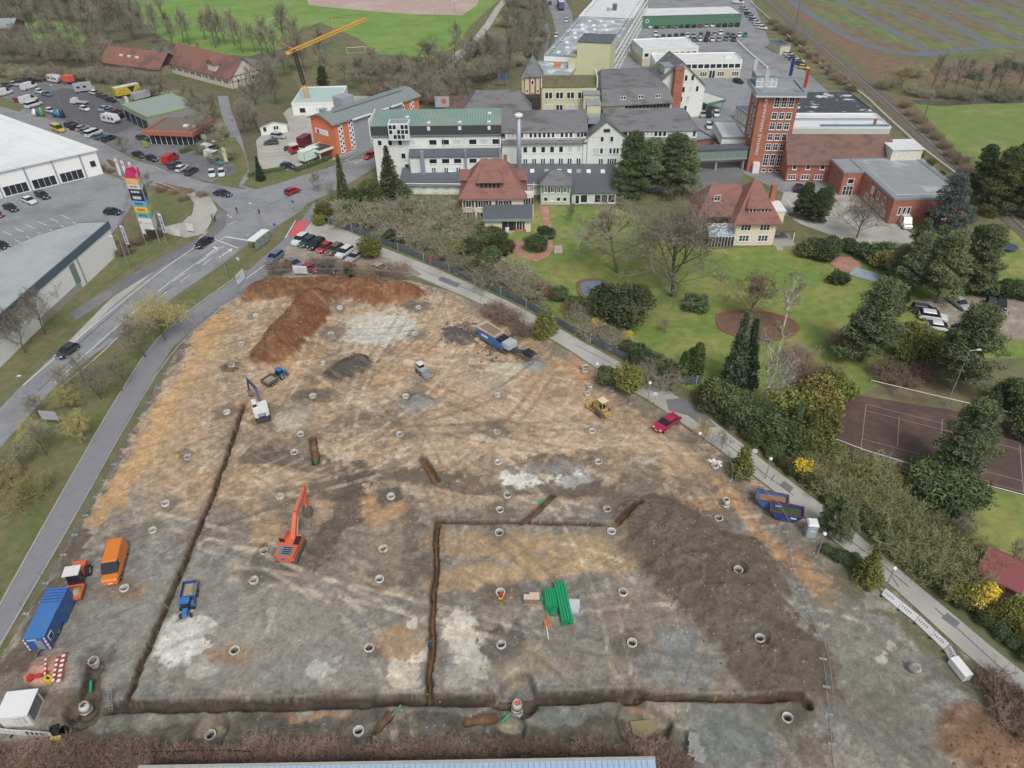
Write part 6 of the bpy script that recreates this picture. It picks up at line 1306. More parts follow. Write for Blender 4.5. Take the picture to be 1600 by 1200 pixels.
def car_proto(name,L,W,H,belt,hood,kind,panel=False):
    P,x0,x1,w=car_meshes(L,W,H,belt,hood,kind); wm=paint('white'); M_={}
    for k,mb in P.items():
        M_[k]=mb.mesh(k,[cglass_m if k=='windows' else (trim_m if k=='pillars' else wm)])
    if panel:   # panelled rear of a delivery van
        mb=MB(); tw=.86; mb.hexa([(x0+.02,-w*.97,belt-.3),(x1-2.1,-w*.97,belt-.3),(x1-2.1,w*.97,belt-.3),(x0+.02,w*.97,belt-.3)],[(x0+.06,-w*.885,H-.08),(x1-2.35,-w*.885,H-.08),(x1-2.35,w*.885,H-.08),(x0+.06,w*.885,H-.08)]); M_['load_space']=mb.mesh('load_space',[wm])
    r=.32 if kind!='van' else .35
    wh=MB(); wh.wheel((0,0,0),r,.22,14,0,1); wme=wh.mesh('wheel',[tyre_m,rim_m])
    hl=MB(); hl.box(-.12,-.16,-.09,.05,.16,.09); hlm=hl.mesh('headlight',[lamp_m]); tlm=hl.mesh('tail_light',[tail_m]); pl=MB(); pl.box(-.02,-.26,-.06,.02,.26,.06); plm=pl.mesh('number_plate',[plate_m])
    bz=MB(); bz.box(x1-.22,-w*.8,.26,x1+.03,w*.8,.45); bz.box(x0-.03,-w*.84,.26,x0+.2,w*.84,.45); 
    return dict(M=M_,wheel=wme,hl=hlm,tl=tlm,pl=plm,x0=x0,x1=x1,w=w,r=r,hood=hood,belt=belt,b=(L,W,H))
CARS={'hatch':car_proto('hatch',4.1,1.76,1.47,.96,.88,'hatch'),'saloon':car_proto('saloon',4.7,1.84,1.44,.93,.86,'saloon'),'estate':car_proto('estate',4.6,1.84,1.55,1.0,.94,'estate'),'suv':car_proto('suv',4.6,1.9,1.70,1.08,1.02,'estate'),'van':car_proto('van',5.3,1.98,2.05,1.2,1.05,'van'),'panelvan':car_proto('van',5.6,2.0,2.3,1.25,1.1,'van',True)}
VN={'hatch':'hatchback car','saloon':'saloon car','estate':'estate car','suv':'SUV','van':'passenger van','panelvan':'delivery van'}
def car(kind,col,px,py,dx,dy,label,group=None,detail=True):
    c=CARS[kind]; p=G(px,py); a=ang((px,py),(px+dx,py+dy)); cat='van' if 'van' in kind else 'car'
    t=thing('parked_van' if 'van' in kind else 'car',label,cat,(p.x,p.y,max(0,gz(p))+.05),a,group); m=paint(col)
    for k,me in c['M'].items():
        o=put(k,me,t); 
        if k not in('windows','pillars'): setmat(o,0,m)
        if k=='pillars': o['kind']='stuff'
    for sx in(-1,1):
        for sy in(-1,1): put('wheel',c['wheel'],t,((c['x1']-.85 if sx>0 else c['x0']+.8),sy*(c['w']-.1),c['r']))
    if detail:
        for sy in(-1,1): put('headlight',c['hl'],t,(c['x1']-.12,sy*c['w']*.66,c['hood']-.17)); put('tail_light',c['tl'],t,(c['x0']+.06,sy*c['w']*.74,c['belt']-.2))
        put('number_plate',c['pl'],t,(c['x1']+.02,0,.5))
    return t
def carrow(items,d,where,group,detail=False):
    """items (px,py,colour,kind[,dx,dy]) numbered left to right"""
    items=sorted(items)
    for i,q in enumerate(items):
        dd=q[4:6] if len(q)>4 else d
        car(q[3],q[2],q[0],q[1],dd[0],dd[1],f'{q[2]} {VN[q[3]]}, {ORD[i]} from left {where}',group,detail)
car('hatch','dark grey',107,553,-25,18,'dark grey hatchback car driving on the main road at left')
car('saloon','black',320,383,-20,13,'black saloon car waiting at the junction stop line')
car('saloon','navy',349,306,18,3,'dark blue saloon car crossing the junction by the pylon sign')
car('hatch','red',458,302,18,-7,'red hatchback car on the road beside the slim conifer')
car('suv','blue grey',430,407,-15,12,'blue grey SUV leaving the gravel car park by the bus shelter')
car('saloon','red',579,246,-10,5,'red saloon car on the road below the orange office')
car('saloon','magenta red',1041,666,-26,17,'magenta red saloon car with glass roof parked beside the bulldozer track')
car('hatch','white',885,34,-1,10,'white hatchback car on the valley road behind the lorry',detail=False); car('hatch','white',869,58,-3,10,'white hatchback car on the valley road beside the long factory',detail=False); car('saloon','navy',859,7,2,-10,'dark saloon car on the valley road near the top edge',detail=False)
carrow([(470,379,'white','suv'),(481,382,'dark green','estate'),(495,386,'black','suv'),(508,391,'red','hatch'),(523,394,'brown','estate'),(539,399,'white','suv'),(555,405,'silver','saloon')],(-13,9),'in the upper row of gravel car park','cars in the upper row of the gravel car park',True)
carrow([(461,416,'blue grey','hatch'),(487,424,'magenta red','hatch'),(514,426,'dark grey','suv'),(552,425,'dark red','estate'),(594,424,'white','saloon')],(14,5),'in the lower row of gravel car park','cars in the lower row of the gravel car park',True)
carrow([(18,328,'black','saloon'),(47,317,'white','saloon'),(68,309,'black','estate'),(-4,338,'dark red','hatch')],(18,8),'in front of the white hall','cars parked at the white hall',True)
car('hatch','black',178,335,20,1,'black hatchback car parked alone beside the fence of hall car park'); car('hatch','black',5,388,16,5,'black hatchback car beside the supermarket roof at left edge')
carrow([(11,136,'dark grey','hatch'),(23,134,'silver','saloon'),(33,133,'black','hatch'),(46,129,'black','estate'),(58,127,'black','saloon')],(12,3),'in the rear left corner of dealer yard','cars in the rear left corner of the dealer yard')
carrow([(47,139,'white','panelvan'),(8,149,'white','panelvan'),(46,160,'white','panelvan'),(54,167,'white','van')],(13,-4),'on the left side of dealer yard','white vans on the left of the dealer yard')
carrow([(30,160,'red','hatch'),(63,146,'white','hatch'),(74,150,'blue grey','saloon'),(80,176,'white','hatch'),(133,173,'white','hatch'),(149,148,'white','saloon'),(158,152,'dark red','hatch'),(165,155,'dark grey','hatch'),(174,159,'black','saloon')],(14,4),'in the middle of dealer yard','cars in the middle of the dealer yard')
carrow([(166,172,'silver','saloon'),(173,175,'blue grey','saloon'),(182,178,'dark red','saloon'),(190,184,'black','hatch')],(14,-5),'before the workshop doors','cars before the workshop doors')
carrow([(112,197,'dark grey','hatch'),(120,201,'black','hatch'),(130,203,'silver','hatch'),(137,207,'grey','hatch'),(148,212,'white','van'),(157,216,'blue grey','hatch'),(172,219,'navy','estate')],(13,-5),'in the roadside row of dealer yard','vehicles in the roadside row of the dealer yard',True)
carrow([(218,245,'black','saloon',15,5),(238,251,'black','hatch',15,5),(274,261,'dark grey','estate'),(285,266,'white','hatch'),(300,271,'dark grey','suv'),(268,253,'red','panelvan')],(12,-8),'below the glazed showroom','vehicles below the glazed showroom',True)
car('hatch','dark grey',224,219,12,2,'dark grey hatchback car beside the showroom entrance')
carrow([(330,239,'white','panelvan'),(335,249,'white','panelvan'),(339,256,'teal','estate')],(15,4),'in the row right of showroom','vehicles right of the showroom',True)
carrow([(332,274,'white','saloon'),(347,273,'white','saloon')],(1,12),'nose to the road at dealer corner','white saloons at the dealer corner',True)
car('van','yellow',92,205,14,6,'yellow passenger van driving on the side street below dealer yard')
car('estate','silver',436,216,14,2,'silver estate car in front of the mossy roofed house'); car('hatch','dark green',424,226,-13,1,'dark green hatchback car beside the fence of the office yard'); car('hatch','navy',451,263,14,2,'dark blue hatchback car beside the green edged lorry')
_g='cars parked below the green warehouse'
carrow([(1016+i*9.7,44-i*.22,c,k) for i,(c,k) in enumerate(zip(['white','black','lime','dark grey','grey','dark grey','black','black','red','silver','white','navy','black','dark grey','black'],['hatch','saloon','hatch','hatch','saloon','hatch','estate','hatch']*2))],(0,8),'in the row at the green warehouse',_g)
carrow([(1024,56,'white','estate'),(1036,60,'grey','hatch'),(1046,60,'dark grey','hatch'),(1056,59,'navy','hatch'),(1066,58,'dark grey','saloon'),(1074,58,'white','hatch'),(1083,58,'silver','saloon'),(1095,57,'grey','hatch'),(1106,56,'dark red','hatch'),(1116,56,'silver','hatch'),(1126,54,'white','estate'),(1137,57,'blue grey','hatch'),(1145,58,'grey','saloon'),(1155,57,'white','saloon'),(1164,57,'teal','hatch')],(0,8),'in the middle row above white office','cars in the middle row of the factory car park')
carrow([(1027,62,'white','saloon'),(1085,64,'grey','saloon'),(1094,64,'white','hatch'),(1103,64,'navy','saloon'),(1113,64,'white','saloon'),(1123,64,'silver','hatch'),(1134,63,'grey','hatch'),(1146,64,'dark grey','estate')],(1,8),'in the near row above white office','cars in the near row of the factory car park')
carrow([(1161,15,'silver','hatch'),(1165,19,'silver','estate'),(1169,24,'dark grey','hatch'),(1173,28,'silver','saloon'),(1177,33,'grey','hatch'),(1181,37,'white','hatch'),(1185,41,'white','saloon'),(1190,46,'white','suv')],(13,2),'in the row beside the railway bank','cars beside the railway bank')
car('panelvan','white',1153,6,12,1,'white delivery van beyond the green warehouse',detail=False)
carrow([(1213,75,'black','hatch'),(1217,78,'black','saloon'),(1221,81,'dark grey','hatch'),(1226,84,'grey','hatch'),(1231,87,'white','hatch'),(1236,91,'silver','saloon'),(1241,95,'dark red','hatch'),(1246,98,'white','saloon'),(1250,102,'dark grey','hatch'),(1255,108,'yellow','hatch')],(13,2),'in the row behind brick tower','cars behind the brick tower')
carrow([(1098,182,'silver','hatch'),(1107,182,'black','hatch'),(1119,181,'white','hatch')],(1,9),'under the green edged carport','cars under the carport'); carrow([(1107,200,'white','hatch'),(1116,199,'dark grey','hatch')],(3,8),'beside the white flat block','cars beside the white flat block')
car('hatch','black',1153,130,10,3,'black hatchback car under the bare tree by the office entrance',detail=False)
car('estate','black',1247,297,2,-10,'black estate car in the parking court below brick hall'); car('suv','black',1313,296,6,9,'black SUV outside the brick wing entrance'); car('panelvan','white',1412,352,5,8,'white delivery van beside the brick wing wall')
carrow([(1443,489,'dark grey','estate'),(1456,500,'white','suv'),(1468,516,'white','hatch')],(14,2),'on the left side of villa car park','cars on the left of the villa car park',True); carrow([(1497,478,'silver','saloon',12,9),(1547,481,'dark grey','hatch'),(1562,479,'black','hatch')],(1,10),'along the hedge of villa car park','cars along the villa car park hedge',True)
# ---- trailers, caravans, lorries
def wheels(t,pos,r=.34,wd=.24,name='wheel'):
    mb=MB(); mb.wheel((0,0,0),r,wd,14,0,1); me=mb.mesh(name,[tyre_m,rim_m])
    for p in pos: put(name,me,t,p)
def at(name,label,cat,px,py,dx,dy,group=None,dz=0.03):
    p=G(px,py); return thing(name,label,cat,(p.x,p.y,max(0,gz(p))+dz),ang((px,py),(px+dx,py+dy)),group)
for i,(px,py,lab) in enumerate(((87,129,'white caravan at the rear edge of dealer yard'),(175,192,'white caravan in front of the workshop doors'))):
    t=at('caravan',lab,'caravan',px,py,16,3,'caravans in the dealer yard'); mb=MB(); mb.yprism([(-2.9,.55),(2.6,.55),(3.0,1.1),(2.5,2.5),(1.8,2.65),(-2.5,2.65),(-3.0,2.0)],-1.1,1.1); mb.build('body',paint('white'),t)
    for x in(-1.9,.2,1.7): MB().box(x,-1.13,1.4,x+.9,-1.09,2.0).build('window',cglass_m,t)
    wheels(t,[(-.3,-.95,.33),(-.3,.95,.33)]); MB().box(2.8,-.06,.45,4.2,.06,.55).build('drawbar',trim_m,t)
t=at('motorhome','silver white motorhome in the rear row of dealer yard','motorhome',134,143,15,-2); mb=MB(); mb.yprism([(-3.2,.5),(3.0,.5),(3.2,1.0),(2.5,1.4),(2.4,2.9),(-3.2,2.9)],-1.1,1.1); mb.build('body',paint('silver'),t); MB().box(2.36,-.9,1.4,2.5,.9,2.0).build('windscreen',cglass_m,t); [MB().box(x,-1.13,1.5,x+1,-1.09,2.1).build('window',cglass_m,t) for x in(-2.4,-.4)]; wheels(t,[(2,-.95,.34),(2,.95,.34),(-1.8,-.95,.34),(-1.8,.95,.34)])
def boxtrailer(name,label,px,py,dx,dy,L,W,H,bm,tm,group=None,z0=.9):
    t=at(name,label,'trailer' if 'trailer' in name else 'lorry',px,py,dx,dy,group); MB().box(-L/2,-W/2,z0,L/2,W/2,z0+H).build('box_body',bm,t); MB().box(-L/2-.02,-W/2-.02,z0+H,L/2+.02,W/2+.02,z0+H+.05).build('box_roof',tm,t); MB().box(-L/2,-.5,.6,L/2+.8,.5,z0).build('chassis',trim_m,t)
    wheels(t,[(x,s*W*.42,.45) for x in(-L*.3,-L*.3+1.1) for s in(-1,1)],.45,.3); return t
t=boxtrailer('box_trailer','long yellow box trailer with white roof behind the workshop',201,150,18,-4,8.2,2.5,2.5,paint('yellow'),paint('white')); mb=MB(); mb.add([(1.2,-1.27,1.2),(2.6,-1.27,3.1),(-.2,-1.27,3.1)],[(0,1,2)]); mb.build('emblem',trim_m,t)
for z,x0_,x1_ in ((1.5,-3.6,-1.2),(2.2,-3.2,-1.0)): MB().box(x0_,-1.28,z,x1_,-1.25,z+.3).build('lettering',mat('ochre_print',(176,150,40),.7),t)
boxtrailer('grey_trailer','grey covered trailer beside the workshop roof',222,157,16,-4,5.6,2.2,1.8,paint('silver'),paint('silver'))
boxtrailer('tent_trailer','orange red awning trailer at the rear of dealer yard',109,131,14,2,4.0,2.0,1.9,mat('awning_orange',(220,92,58),.8),mat('awning_orange',(220,92,58),.8))
t=at('flatbed_truck','white flatbed pick-up truck in the middle of dealer yard','truck',125,163,-14,-1); mb=MB(); mb.yprism([(.9,.4),(2.7,.4),(2.75,1.0),(2.2,1.95),(.9,1.95)],-.95,.95); mb.build('cab',paint('white'),t); MB().box(2.15,-.8,1.15,2.6,.8,1.75).build('windscreen',cglass_m,t); MB().box(-3.2,-1,.75,.8,1,.95).build('flatbed',paint('silver'),t); wheels(t,[(1.9,-.85,.34),(1.9,.85,.34),(-1.9,-.85,.34),(-1.9,.85,.34)])
t=at('lorry','long lorry with blue curtain side trailer on the valley road','lorry',876,13,-4,-10); MB().box(-6.5,-1.25,1.0,5,1.25,3.8).build('trailer_body',mat('curtain_blue',(92,96,140),.7),t); MB().box(-6.55,-1.28,3.8,5.05,1.28,3.9).build('trailer_roof',paint('white'),t); MB().box(5.6,-1.2,.8,7.6,1.2,3.4).build('cab',paint('white'),t); MB().box(7.55,-1,1.9,7.65,1,2.9).build('windscreen',cglass_m,t); MB().box(-6.5,-.5,.6,7,.5,1.0).build('chassis',trim_m,t); wheels(t,[(x,s*1.05,.48) for x in(-5,-3.8,-2.6,3.6,6.4) for s in(-1,1)],.48,.3)
t=boxtrailer('lorry','white box lorry body with green edges in the office yard',485,252,14,-6,5.6,2.4,2.4,mat('pale_mint',(216,236,222),.6),mat('pale_mint',(216,236,222),.6)); [MB().box(*q).build('edge_strip',mat('edge_green',(86,170,110),.6),t) for q in ((-2.85,-1.24,.85,2.85,-1.2,1.0),(-2.85,-1.24,3.2,2.85,-1.2,3.3),(-2.85,-1.24,1.0,-2.75,-1.2,3.2),(2.75,-1.24,1.0,2.85,-1.2,3.2),(-2.86,-1.2,.85,-2.8,1.2,1.0))]
boxtrailer('box_trailer','dark red box van body before the orange office porch',477,228,12,-7,4.2,2.1,2.2,paint('dark red'),paint('dark red'),z0=.6)
t=at('tractor_unit','red and white truck cab unloading in the office yard','truck',460,240,8,4); MB().box(-1.2,-1.1,.7,1.0,1.1,2.4).build('cab',paint('red'),t); MB().box(-1.2,-1.12,2.4,.9,1.12,2.6).build('cab_roof',paint('white'),t); MB().box(.98,-.9,1.4,1.04,.9,2.2).build('windscreen',cglass_m,t); MB().box(-4.5,-.5,.6,-1.2,.5,.9).build('chassis',trim_m,t); wheels(t,[(.2,-.95,.45),(.2,.95,.45),(-3.4,-.95,.45),(-3.4,.95,.45)],.45,.3)
# inflatable advertising figures in the dealer yard
for i,(px,py,cols,lab) in enumerate(((61,182,('white','blue','lime'),'colourful inflatable figure in the dealer yard by the street'),(93,184,('blue','teal','navy'),'blue and teal inflatable tent beside the street'))):
    t=at('inflatable',lab,'inflatable',px,py,10,2)
    for k,cn in enumerate(cols):
        mb=MB(); mb.lathe([(.05,0),(.9-.15*k,.3),(1.0-.15*k,1.0),(.6,1.8+.3*k),(.05,2.3+.3*k)],12,(-1.4+k*1.4,.2*k,0)); mb.build('segment',paint(cn),t,True)
# ================================================================ CONSTRUCTION SITE
conc_m=mat('ring_concrete',(196,194,188),.9,var=.22,scale=1.2,col2=(140,132,120),c2lo=.5,c2hi=.62,c2scale=1.1); ora_m=mat('excavator_orange',(222,106,68),.5,var=.1,scale=2,coord='obj',col2=(186,112,80),c2lo=.55,c2hi=.7,c2scale=.9); steel2_m=mat('worn_steel',(116,112,106),.6,.4,var=.15,coord='obj'); track_m=mat('track_steel',(96,90,82),.8,.2,var=.2,scale=4,coord='obj'); cabg_m=cglass_m; sblue_m=mat('container_blue',(50,94,162),.5,var=.1,col2=(70,102,150),c2scale=1.0,coord='obj'); tblue_m=mat('tractor_blue',(52,118,184),.5,var=.1,col2=(96,124,148),c2lo=.55,c2hi=.7,c2scale=1.3,coord='obj'); yel2_m=mat('dozer_yellow',(188,162,92),.7,var=.2,col2=(140,118,84),c2lo=.5,c2hi=.65,c2scale=1.4,coord='obj'); wht_m=mat('machine_white',(224,224,220),.5,var=.05,coord='obj'); nvy_m=mat('boom_grey_blue',(72,80,98),.5,.2,var=.08,coord='obj'); wood_b=mat('timber',(176,146,112),.9,var=.15,scale=4,coord='obj'); gpipe_m=mat('green_pipe',(28,160,106),.45,var=.04,coord='obj'); galv_m=mat('galvanised',(164,170,174),.5,.4,var=.06,coord='obj'); rw_r=mat('signal_red',(196,52,52),.6,var=.03,coord='obj')
# shaft rings
def ringmesh(h,ro=.56,ri=.43): return MB().lathe([(ri,-.9),(ri,h-.03),(ri+.04,h),(ro-.03,h),(ro,h-.04),(ro,-.9)],22,close=True).mesh('ring',[conc_m])
RM=[ringmesh(.2),ringmesh(.3),ringmesh(.15)]
for where,row in RINGROWS:
    row=sorted(row)
    for i,(px,py) in enumerate(row):
        p=G(px,py); z=sum(gz((p.x+math.cos(a)*.75,p.y+math.sin(a)*.75)) for a in range(6))/6+.04
        pit=any((G(*c)-p).length<r for c,r,d in PITS)
        if pit: z=gz((p.x+1.0,p.y))+.2
        o=put('shaft_ring',RM[(i+int(px))%3],None,(p.x,p.y,z),px); o.rotation_euler=(vr.gauss(0,.05),vr.gauss(0,.05),px); o.data.polygons.foreach_set('use_smooth',[True]*len(o.data.polygons))
        tag(o,f'concrete shaft ring {where}' if len(row)==1 else f'concrete shaft ring, {ORD[i]} from left {where}','shaft ring',f'concrete shaft rings {where}')
def stack(label,px,py,segs,z0=0,tilt=None):
    p=G(px,py); t=thing('shaft_stack',label,'shaft',(p.x,p.y,z0)); t.scale=(.84,.84,.8)
    z=0
    for k,(h,r0,r1) in enumerate(segs):
        MB().lathe([(r0-.12,z),(r1-.12,z+h),(r1,z+h),(r0,z)],22,close=True).build('cone' if r1<r0 else 'ring',conc_m,t,True); z+=h+.01
    if tilt: t.rotation_euler=tilt
    return t
t=stack('tall concrete shaft cone standing in the front trench pit',808,1104,[(1.2,.72,.72),(.7,.72,.72),(.9,.72,.5)],-1.5); MB().lathe([(.02,2.6),(.36,2.6)],16).build('orange_plug',ora_m,t)
stack('concrete shaft cone at the left end of front trench',133,1106,[(.5,.75,.75),(.9,.75,.48)],-.5)
stack('conical shaft top beside the dark mound track',1133,790,[(.7,.74,.74),(.8,.74,.46)]); stack('stacked pair of concrete rings above the bulldozer',914,581,[(.7,.66,.66),(.7,.66,.66)]); stack('concrete cone between the ring stack and the bulldozer',921,607,[(.3,.7,.7),(.6,.7,.45)]); stack('single concrete ring just above the bulldozer',917,617,[(.5,.66,.66)])
stack('tipped concrete shaft cone on the grey ground near white barriers',1423,1046,[(1.0,.7,.5)],.35,(R(40),R(25),.3))
# --- machines
t=at('tracked_excavator','orange tracked excavator with raised boom on the dark soil','excavator',456,864,27,-62,dz=.05)
for s in(-1,1):
    mb=MB(); mb.yprism([(-2.0,.15),(-1.6,0),(1.6,0),(2.0,.15),(2.1,.5),(1.7,.85),(-1.7,.85),(-2.1,.5)],s*1.25-.3,s*1.25+.3); tr=mb.build('track',track_m,t)
    mb=MB(); 
    for k in range(14): mb.box(-1.75+k*.26,s*1.25-.32,.85,-1.62+k*.26,s*1.25+.32,.90)
    o=mb.build('track_plates',steel2_m,tr); o['kind']='stuff'
MB().box(-.9,-.95,.4,.9,.95,.95).build('undercarriage',trim_m,t)
mb=MB(); mb.prism([(-2.5,-.9),(-2.2,-1.35),(1.5,-1.4),(1.7,-1.2),(1.7,1.2),(1.5,1.4),(-2.2,1.35),(-2.5,.9)],1.0,2.0); hs_=mb.build('house',ora_m,t); MB().box(-2.3,-1.0,2.0,-.7,1.0,2.18).build('engine_hood',mat('hood_grey',(122,132,146),.5,coord='obj'),hs_)
for k in range(4): MB().box(-2.1+k*.35,-.85,2.18,-1.95+k*.35,.3,2.22).build('grille',trim_m,hs_)
MB().box(-2.56,-.35,1.4,-2.5,.35,1.8).build('lettering',mat('sign_blue',(90,110,170),.6),hs_)
cb=MB().hexa([(.1,.5,1.0),(1.8,.5,1.0),(1.8,1.45,1.0),(.1,1.45,1.0)],[(.15,.55,3.0),(1.5,.55,3.0),(1.5,1.4,3.0),(.15,1.4,3.0)]).build('cab',ora_m,t); MB().box(.2,1.42,1.9,1.4,1.48,2.8).build('window',cabg_m,cb); MB().hexa([(1.5,.6,1.9),(1.82,.6,1.9),(1.82,1.38,1.9),(1.5,1.38,1.9)],[(1.42,.6,2.9),(1.6,.6,2.9),(1.6,1.38,2.9),(1.42,1.38,2.9)]).build('windscreen',cabg_m,cb); MB().box(.3,.6,3.0,1.3,1.35,3.06).build('cab_roof',mat('hood_grey',(122,132,146),.5),cb); MB().box(.08,.6,2.0,.14,1.35,2.7).build('rear_window',cabg_m,cb)
mb=MB(); B_=[(1.0,-.2,1.8),(3.6,-.2,4.4),(7.4,-.2,5.2)]
def arm(mb,a,b,w0,w1,h0,h1):
    a=Vector(a);b=Vector(b); d=(b-a).normalized(); n=Vector((-d.z,0,d.x)) if abs(d.y)<.99 else Vector((1,0,0)); y=Vector((0,1,0))
    mb.hexa([a-n*h0-y*w0,b-n*h1-y*w1,b-n*h1+y*w1,a-n*h0+y*w0],[a+n*h0-y*w0,b+n*h1-y*w1,b+n*h1+y*w1,a+n*h0+y*w0])
arm(mb,B_[0],B_[1],.3,.28,.3,.42); arm(mb,B_[1],B_[2],.28,.24,.42,.22); mb.build('boom',ora_m,t)
mb=MB(); arm(mb,(7.7,-.2,5.5),(6.9,-.2,2.0),.2,.16,.32,.16); mb.build('stick',ora_m,t)
mb=MB(); mb.yprism([(6.8,2.0),(7.4,1.7),(7.6,.8),(7.0,.3),(6.3,.5),(6.5,1.2)],-.8,.4); mb.build('bucket',steel2_m,t)
for y in(-.55,.15): MB().tube((1.5,y,1.5),(3.4,y,3.9),.1,.07,8).build('hydraulic_ram',galv_m,t)
MB().tube((3.6,-.2,4.9),(7.0,-.2,5.7),.09,.06,8).build('hydraulic_ram',galv_m,t); MB().box(-.2,-1.42,2.0,1.2,-.7,2.2).build('toolbox',trim_m,hs_)
t.scale=(.86,.86,.86)
# wheeled excavator
t=at('wheeled_excavator','white wheeled excavator with dark boom digging at the trench head','excavator',410,649,-6,-24,dz=.05)
wheels(t,[(x,s*1.05,.55) for x in(-1.4,1.5) for s in(-1,1)],.55,.42); MB().box(-2.0,-.7,.5,2.1,.7,1.1).build('chassis',nvy_m,t); MB().box(-2.5,-1.1,.4,-2.1,1.1,1.0).build('dozer_blade',nvy_m,t)
mb=MB(); mb.prism([(-2.3,-.8),(-2.0,-1.25),(1.1,-1.25),(1.1,1.25),(-2.0,1.25),(-2.3,.8)],1.2,2.2); hs_=mb.build('house',wht_m,t); MB().box(-2.36,-.6,1.2,-2.28,.6,2.0).build('engine_cover',nvy_m,hs_); MB().box(-2.42,-.45,1.5,-2.35,.45,1.9).build('grille',mat('pale_panel',(150,178,210),.5),hs_)
cb=MB().hexa([(-.6,.35,2.2),(1.2,.35,1.2),(1.2,1.25,1.2),(-.6,1.25,2.2)],[(-.5,.4,3.1),(.9,.4,3.1),(.9,1.2,3.1),(-.5,1.2,3.1)]).build('cab',wht_m,t); MB().box(-.62,.45,2.4,-.55,1.15,2.95).build('rear_window',cabg_m,cb); MB().box(-.3,1.2,2.0,.8,1.26,2.9).build('window',cabg_m,cb)
a0=R(12); rot=lambda x,z:(x*math.cos(a0),x*math.sin(a0)-.2,z)
mb=MB(); arm(mb,(1.0,-.2,1.8),(2.3,-.1,4.2),.22,.22,.22,.28); mb.build('boom',nvy_m,t); mb=MB(); arm(mb,(2.3,-.1,4.2),(5.0,.9,4.6),.2,.18,.26,.18); mb.build('boom_front',nvy_m,t); mb=MB(); arm(mb,(5.1,.9,4.8),(5.6,1.1,2.0),.16,.13,.22,.12); mb.build('stick',nvy_m,t); mb=MB(); mb.yprism([(5.4,2.0),(5.9,1.8),(6.0,1.1),(5.4,.8),(5.0,1.2)],.7,1.5); mb.build('bucket',steel2_m,t)
t.scale=(.86,.86,.86)
# tractors with tipping trailers
def tractor_rig(label,px,py,dx,dy,load):
    t=at('tractor_with_tipper',label,'tractor',px,py,dx,dy,'blue tractors with tipping trailers',.05); 
    MB().hexa([(.5,-.42,.7),(2.1,-.38,.7),(2.1,.38,.7),(.5,.42,.7)],[(.5,-.4,1.5),(2.0,-.33,1.35),(2.0,.33,1.35),(.5,.4,1.5)]).build('bonnet',tblue_m,t); cb=MB().hexa([(-1.1,-.75,1.0),(.55,-.7,1.0),(.55,.7,1.0),(-1.1,.75,1.0)],[(-1.0,-.68,2.6),(.3,-.65,2.6),(.3,.65,2.6),(-1.0,.68,2.6)]).build('cab',cabg_m,t); MB().box(-1.15,-.8,2.6,.45,.8,2.75).build('cab_roof',tblue_m,cb)
    for s in(-1,1): MB().box(-1.3,s*.95-.22,1.15,-.1,s*.95+.22,1.55).build('mudguard',tblue_m,t)
    wheels(t,[(-.7,-.95,.75),(-.7,.95,.75)],.75,.42); wheels(t,[(1.5,-.8,.48),(1.5,.8,.48)],.48,.3)
    MB().box(-2.6,-.08,.6,-1.0,.08,.75).build('drawbar',trim_m,t)
    tb=MB(); x0,x1=-6.2,-2.2
    for q in ((x0,-1.15,1.0,x1,1.15,1.1),(x0,-1.2,1.1,x1,-1.12,1.9),(x0,1.12,1.1,x1,1.2,1.9),(x0-.05,-1.2,1.1,x0+.04,1.2,1.9),(x1-.04,-1.2,1.1,x1+.05,1.2,1.9)): tb.box(*q)
    tb.build('tipper_body',sblue_m if load==0 else steel2_m,t); mb=MB(); mb.hexa([(x0+.05,-1.1,1.1),(x1-.05,-1.1,1.1),(x1-.05,1.1,1.1),(x0+.05,1.1,1.1)],[(x0+.8,-.5,1.95),(x1-.8,-.6,1.8),(x1-.8,.6,1.85),(x0+.8,.5,1.95)]); mb.build('soil_load',mat('load_soil',(160,144,124),.95,var=.25,scale=3,coord='obj'),t); [MB().box(x0-.08,s*1.22-.05,1.86,x1+.08,s*1.22+.05,1.96).build('tipper_rim',galv_m,t) for s in(-1,1)]
    wheels(t,[(-4.8,-1.0,.48),(-4.8,1.0,.48),(-3.8,-1.0,.48),(-3.8,1.0,.48)],.48,.36); t.scale=(.54,.7,.64); return t
tractor_rig('blue tractor with a tipping trailer below the orange excavator',294,956,-5,24,0); tractor_rig('blue tractor with a loaded tipping trailer beside the wheeled excavator',440,590,12,-8,1)
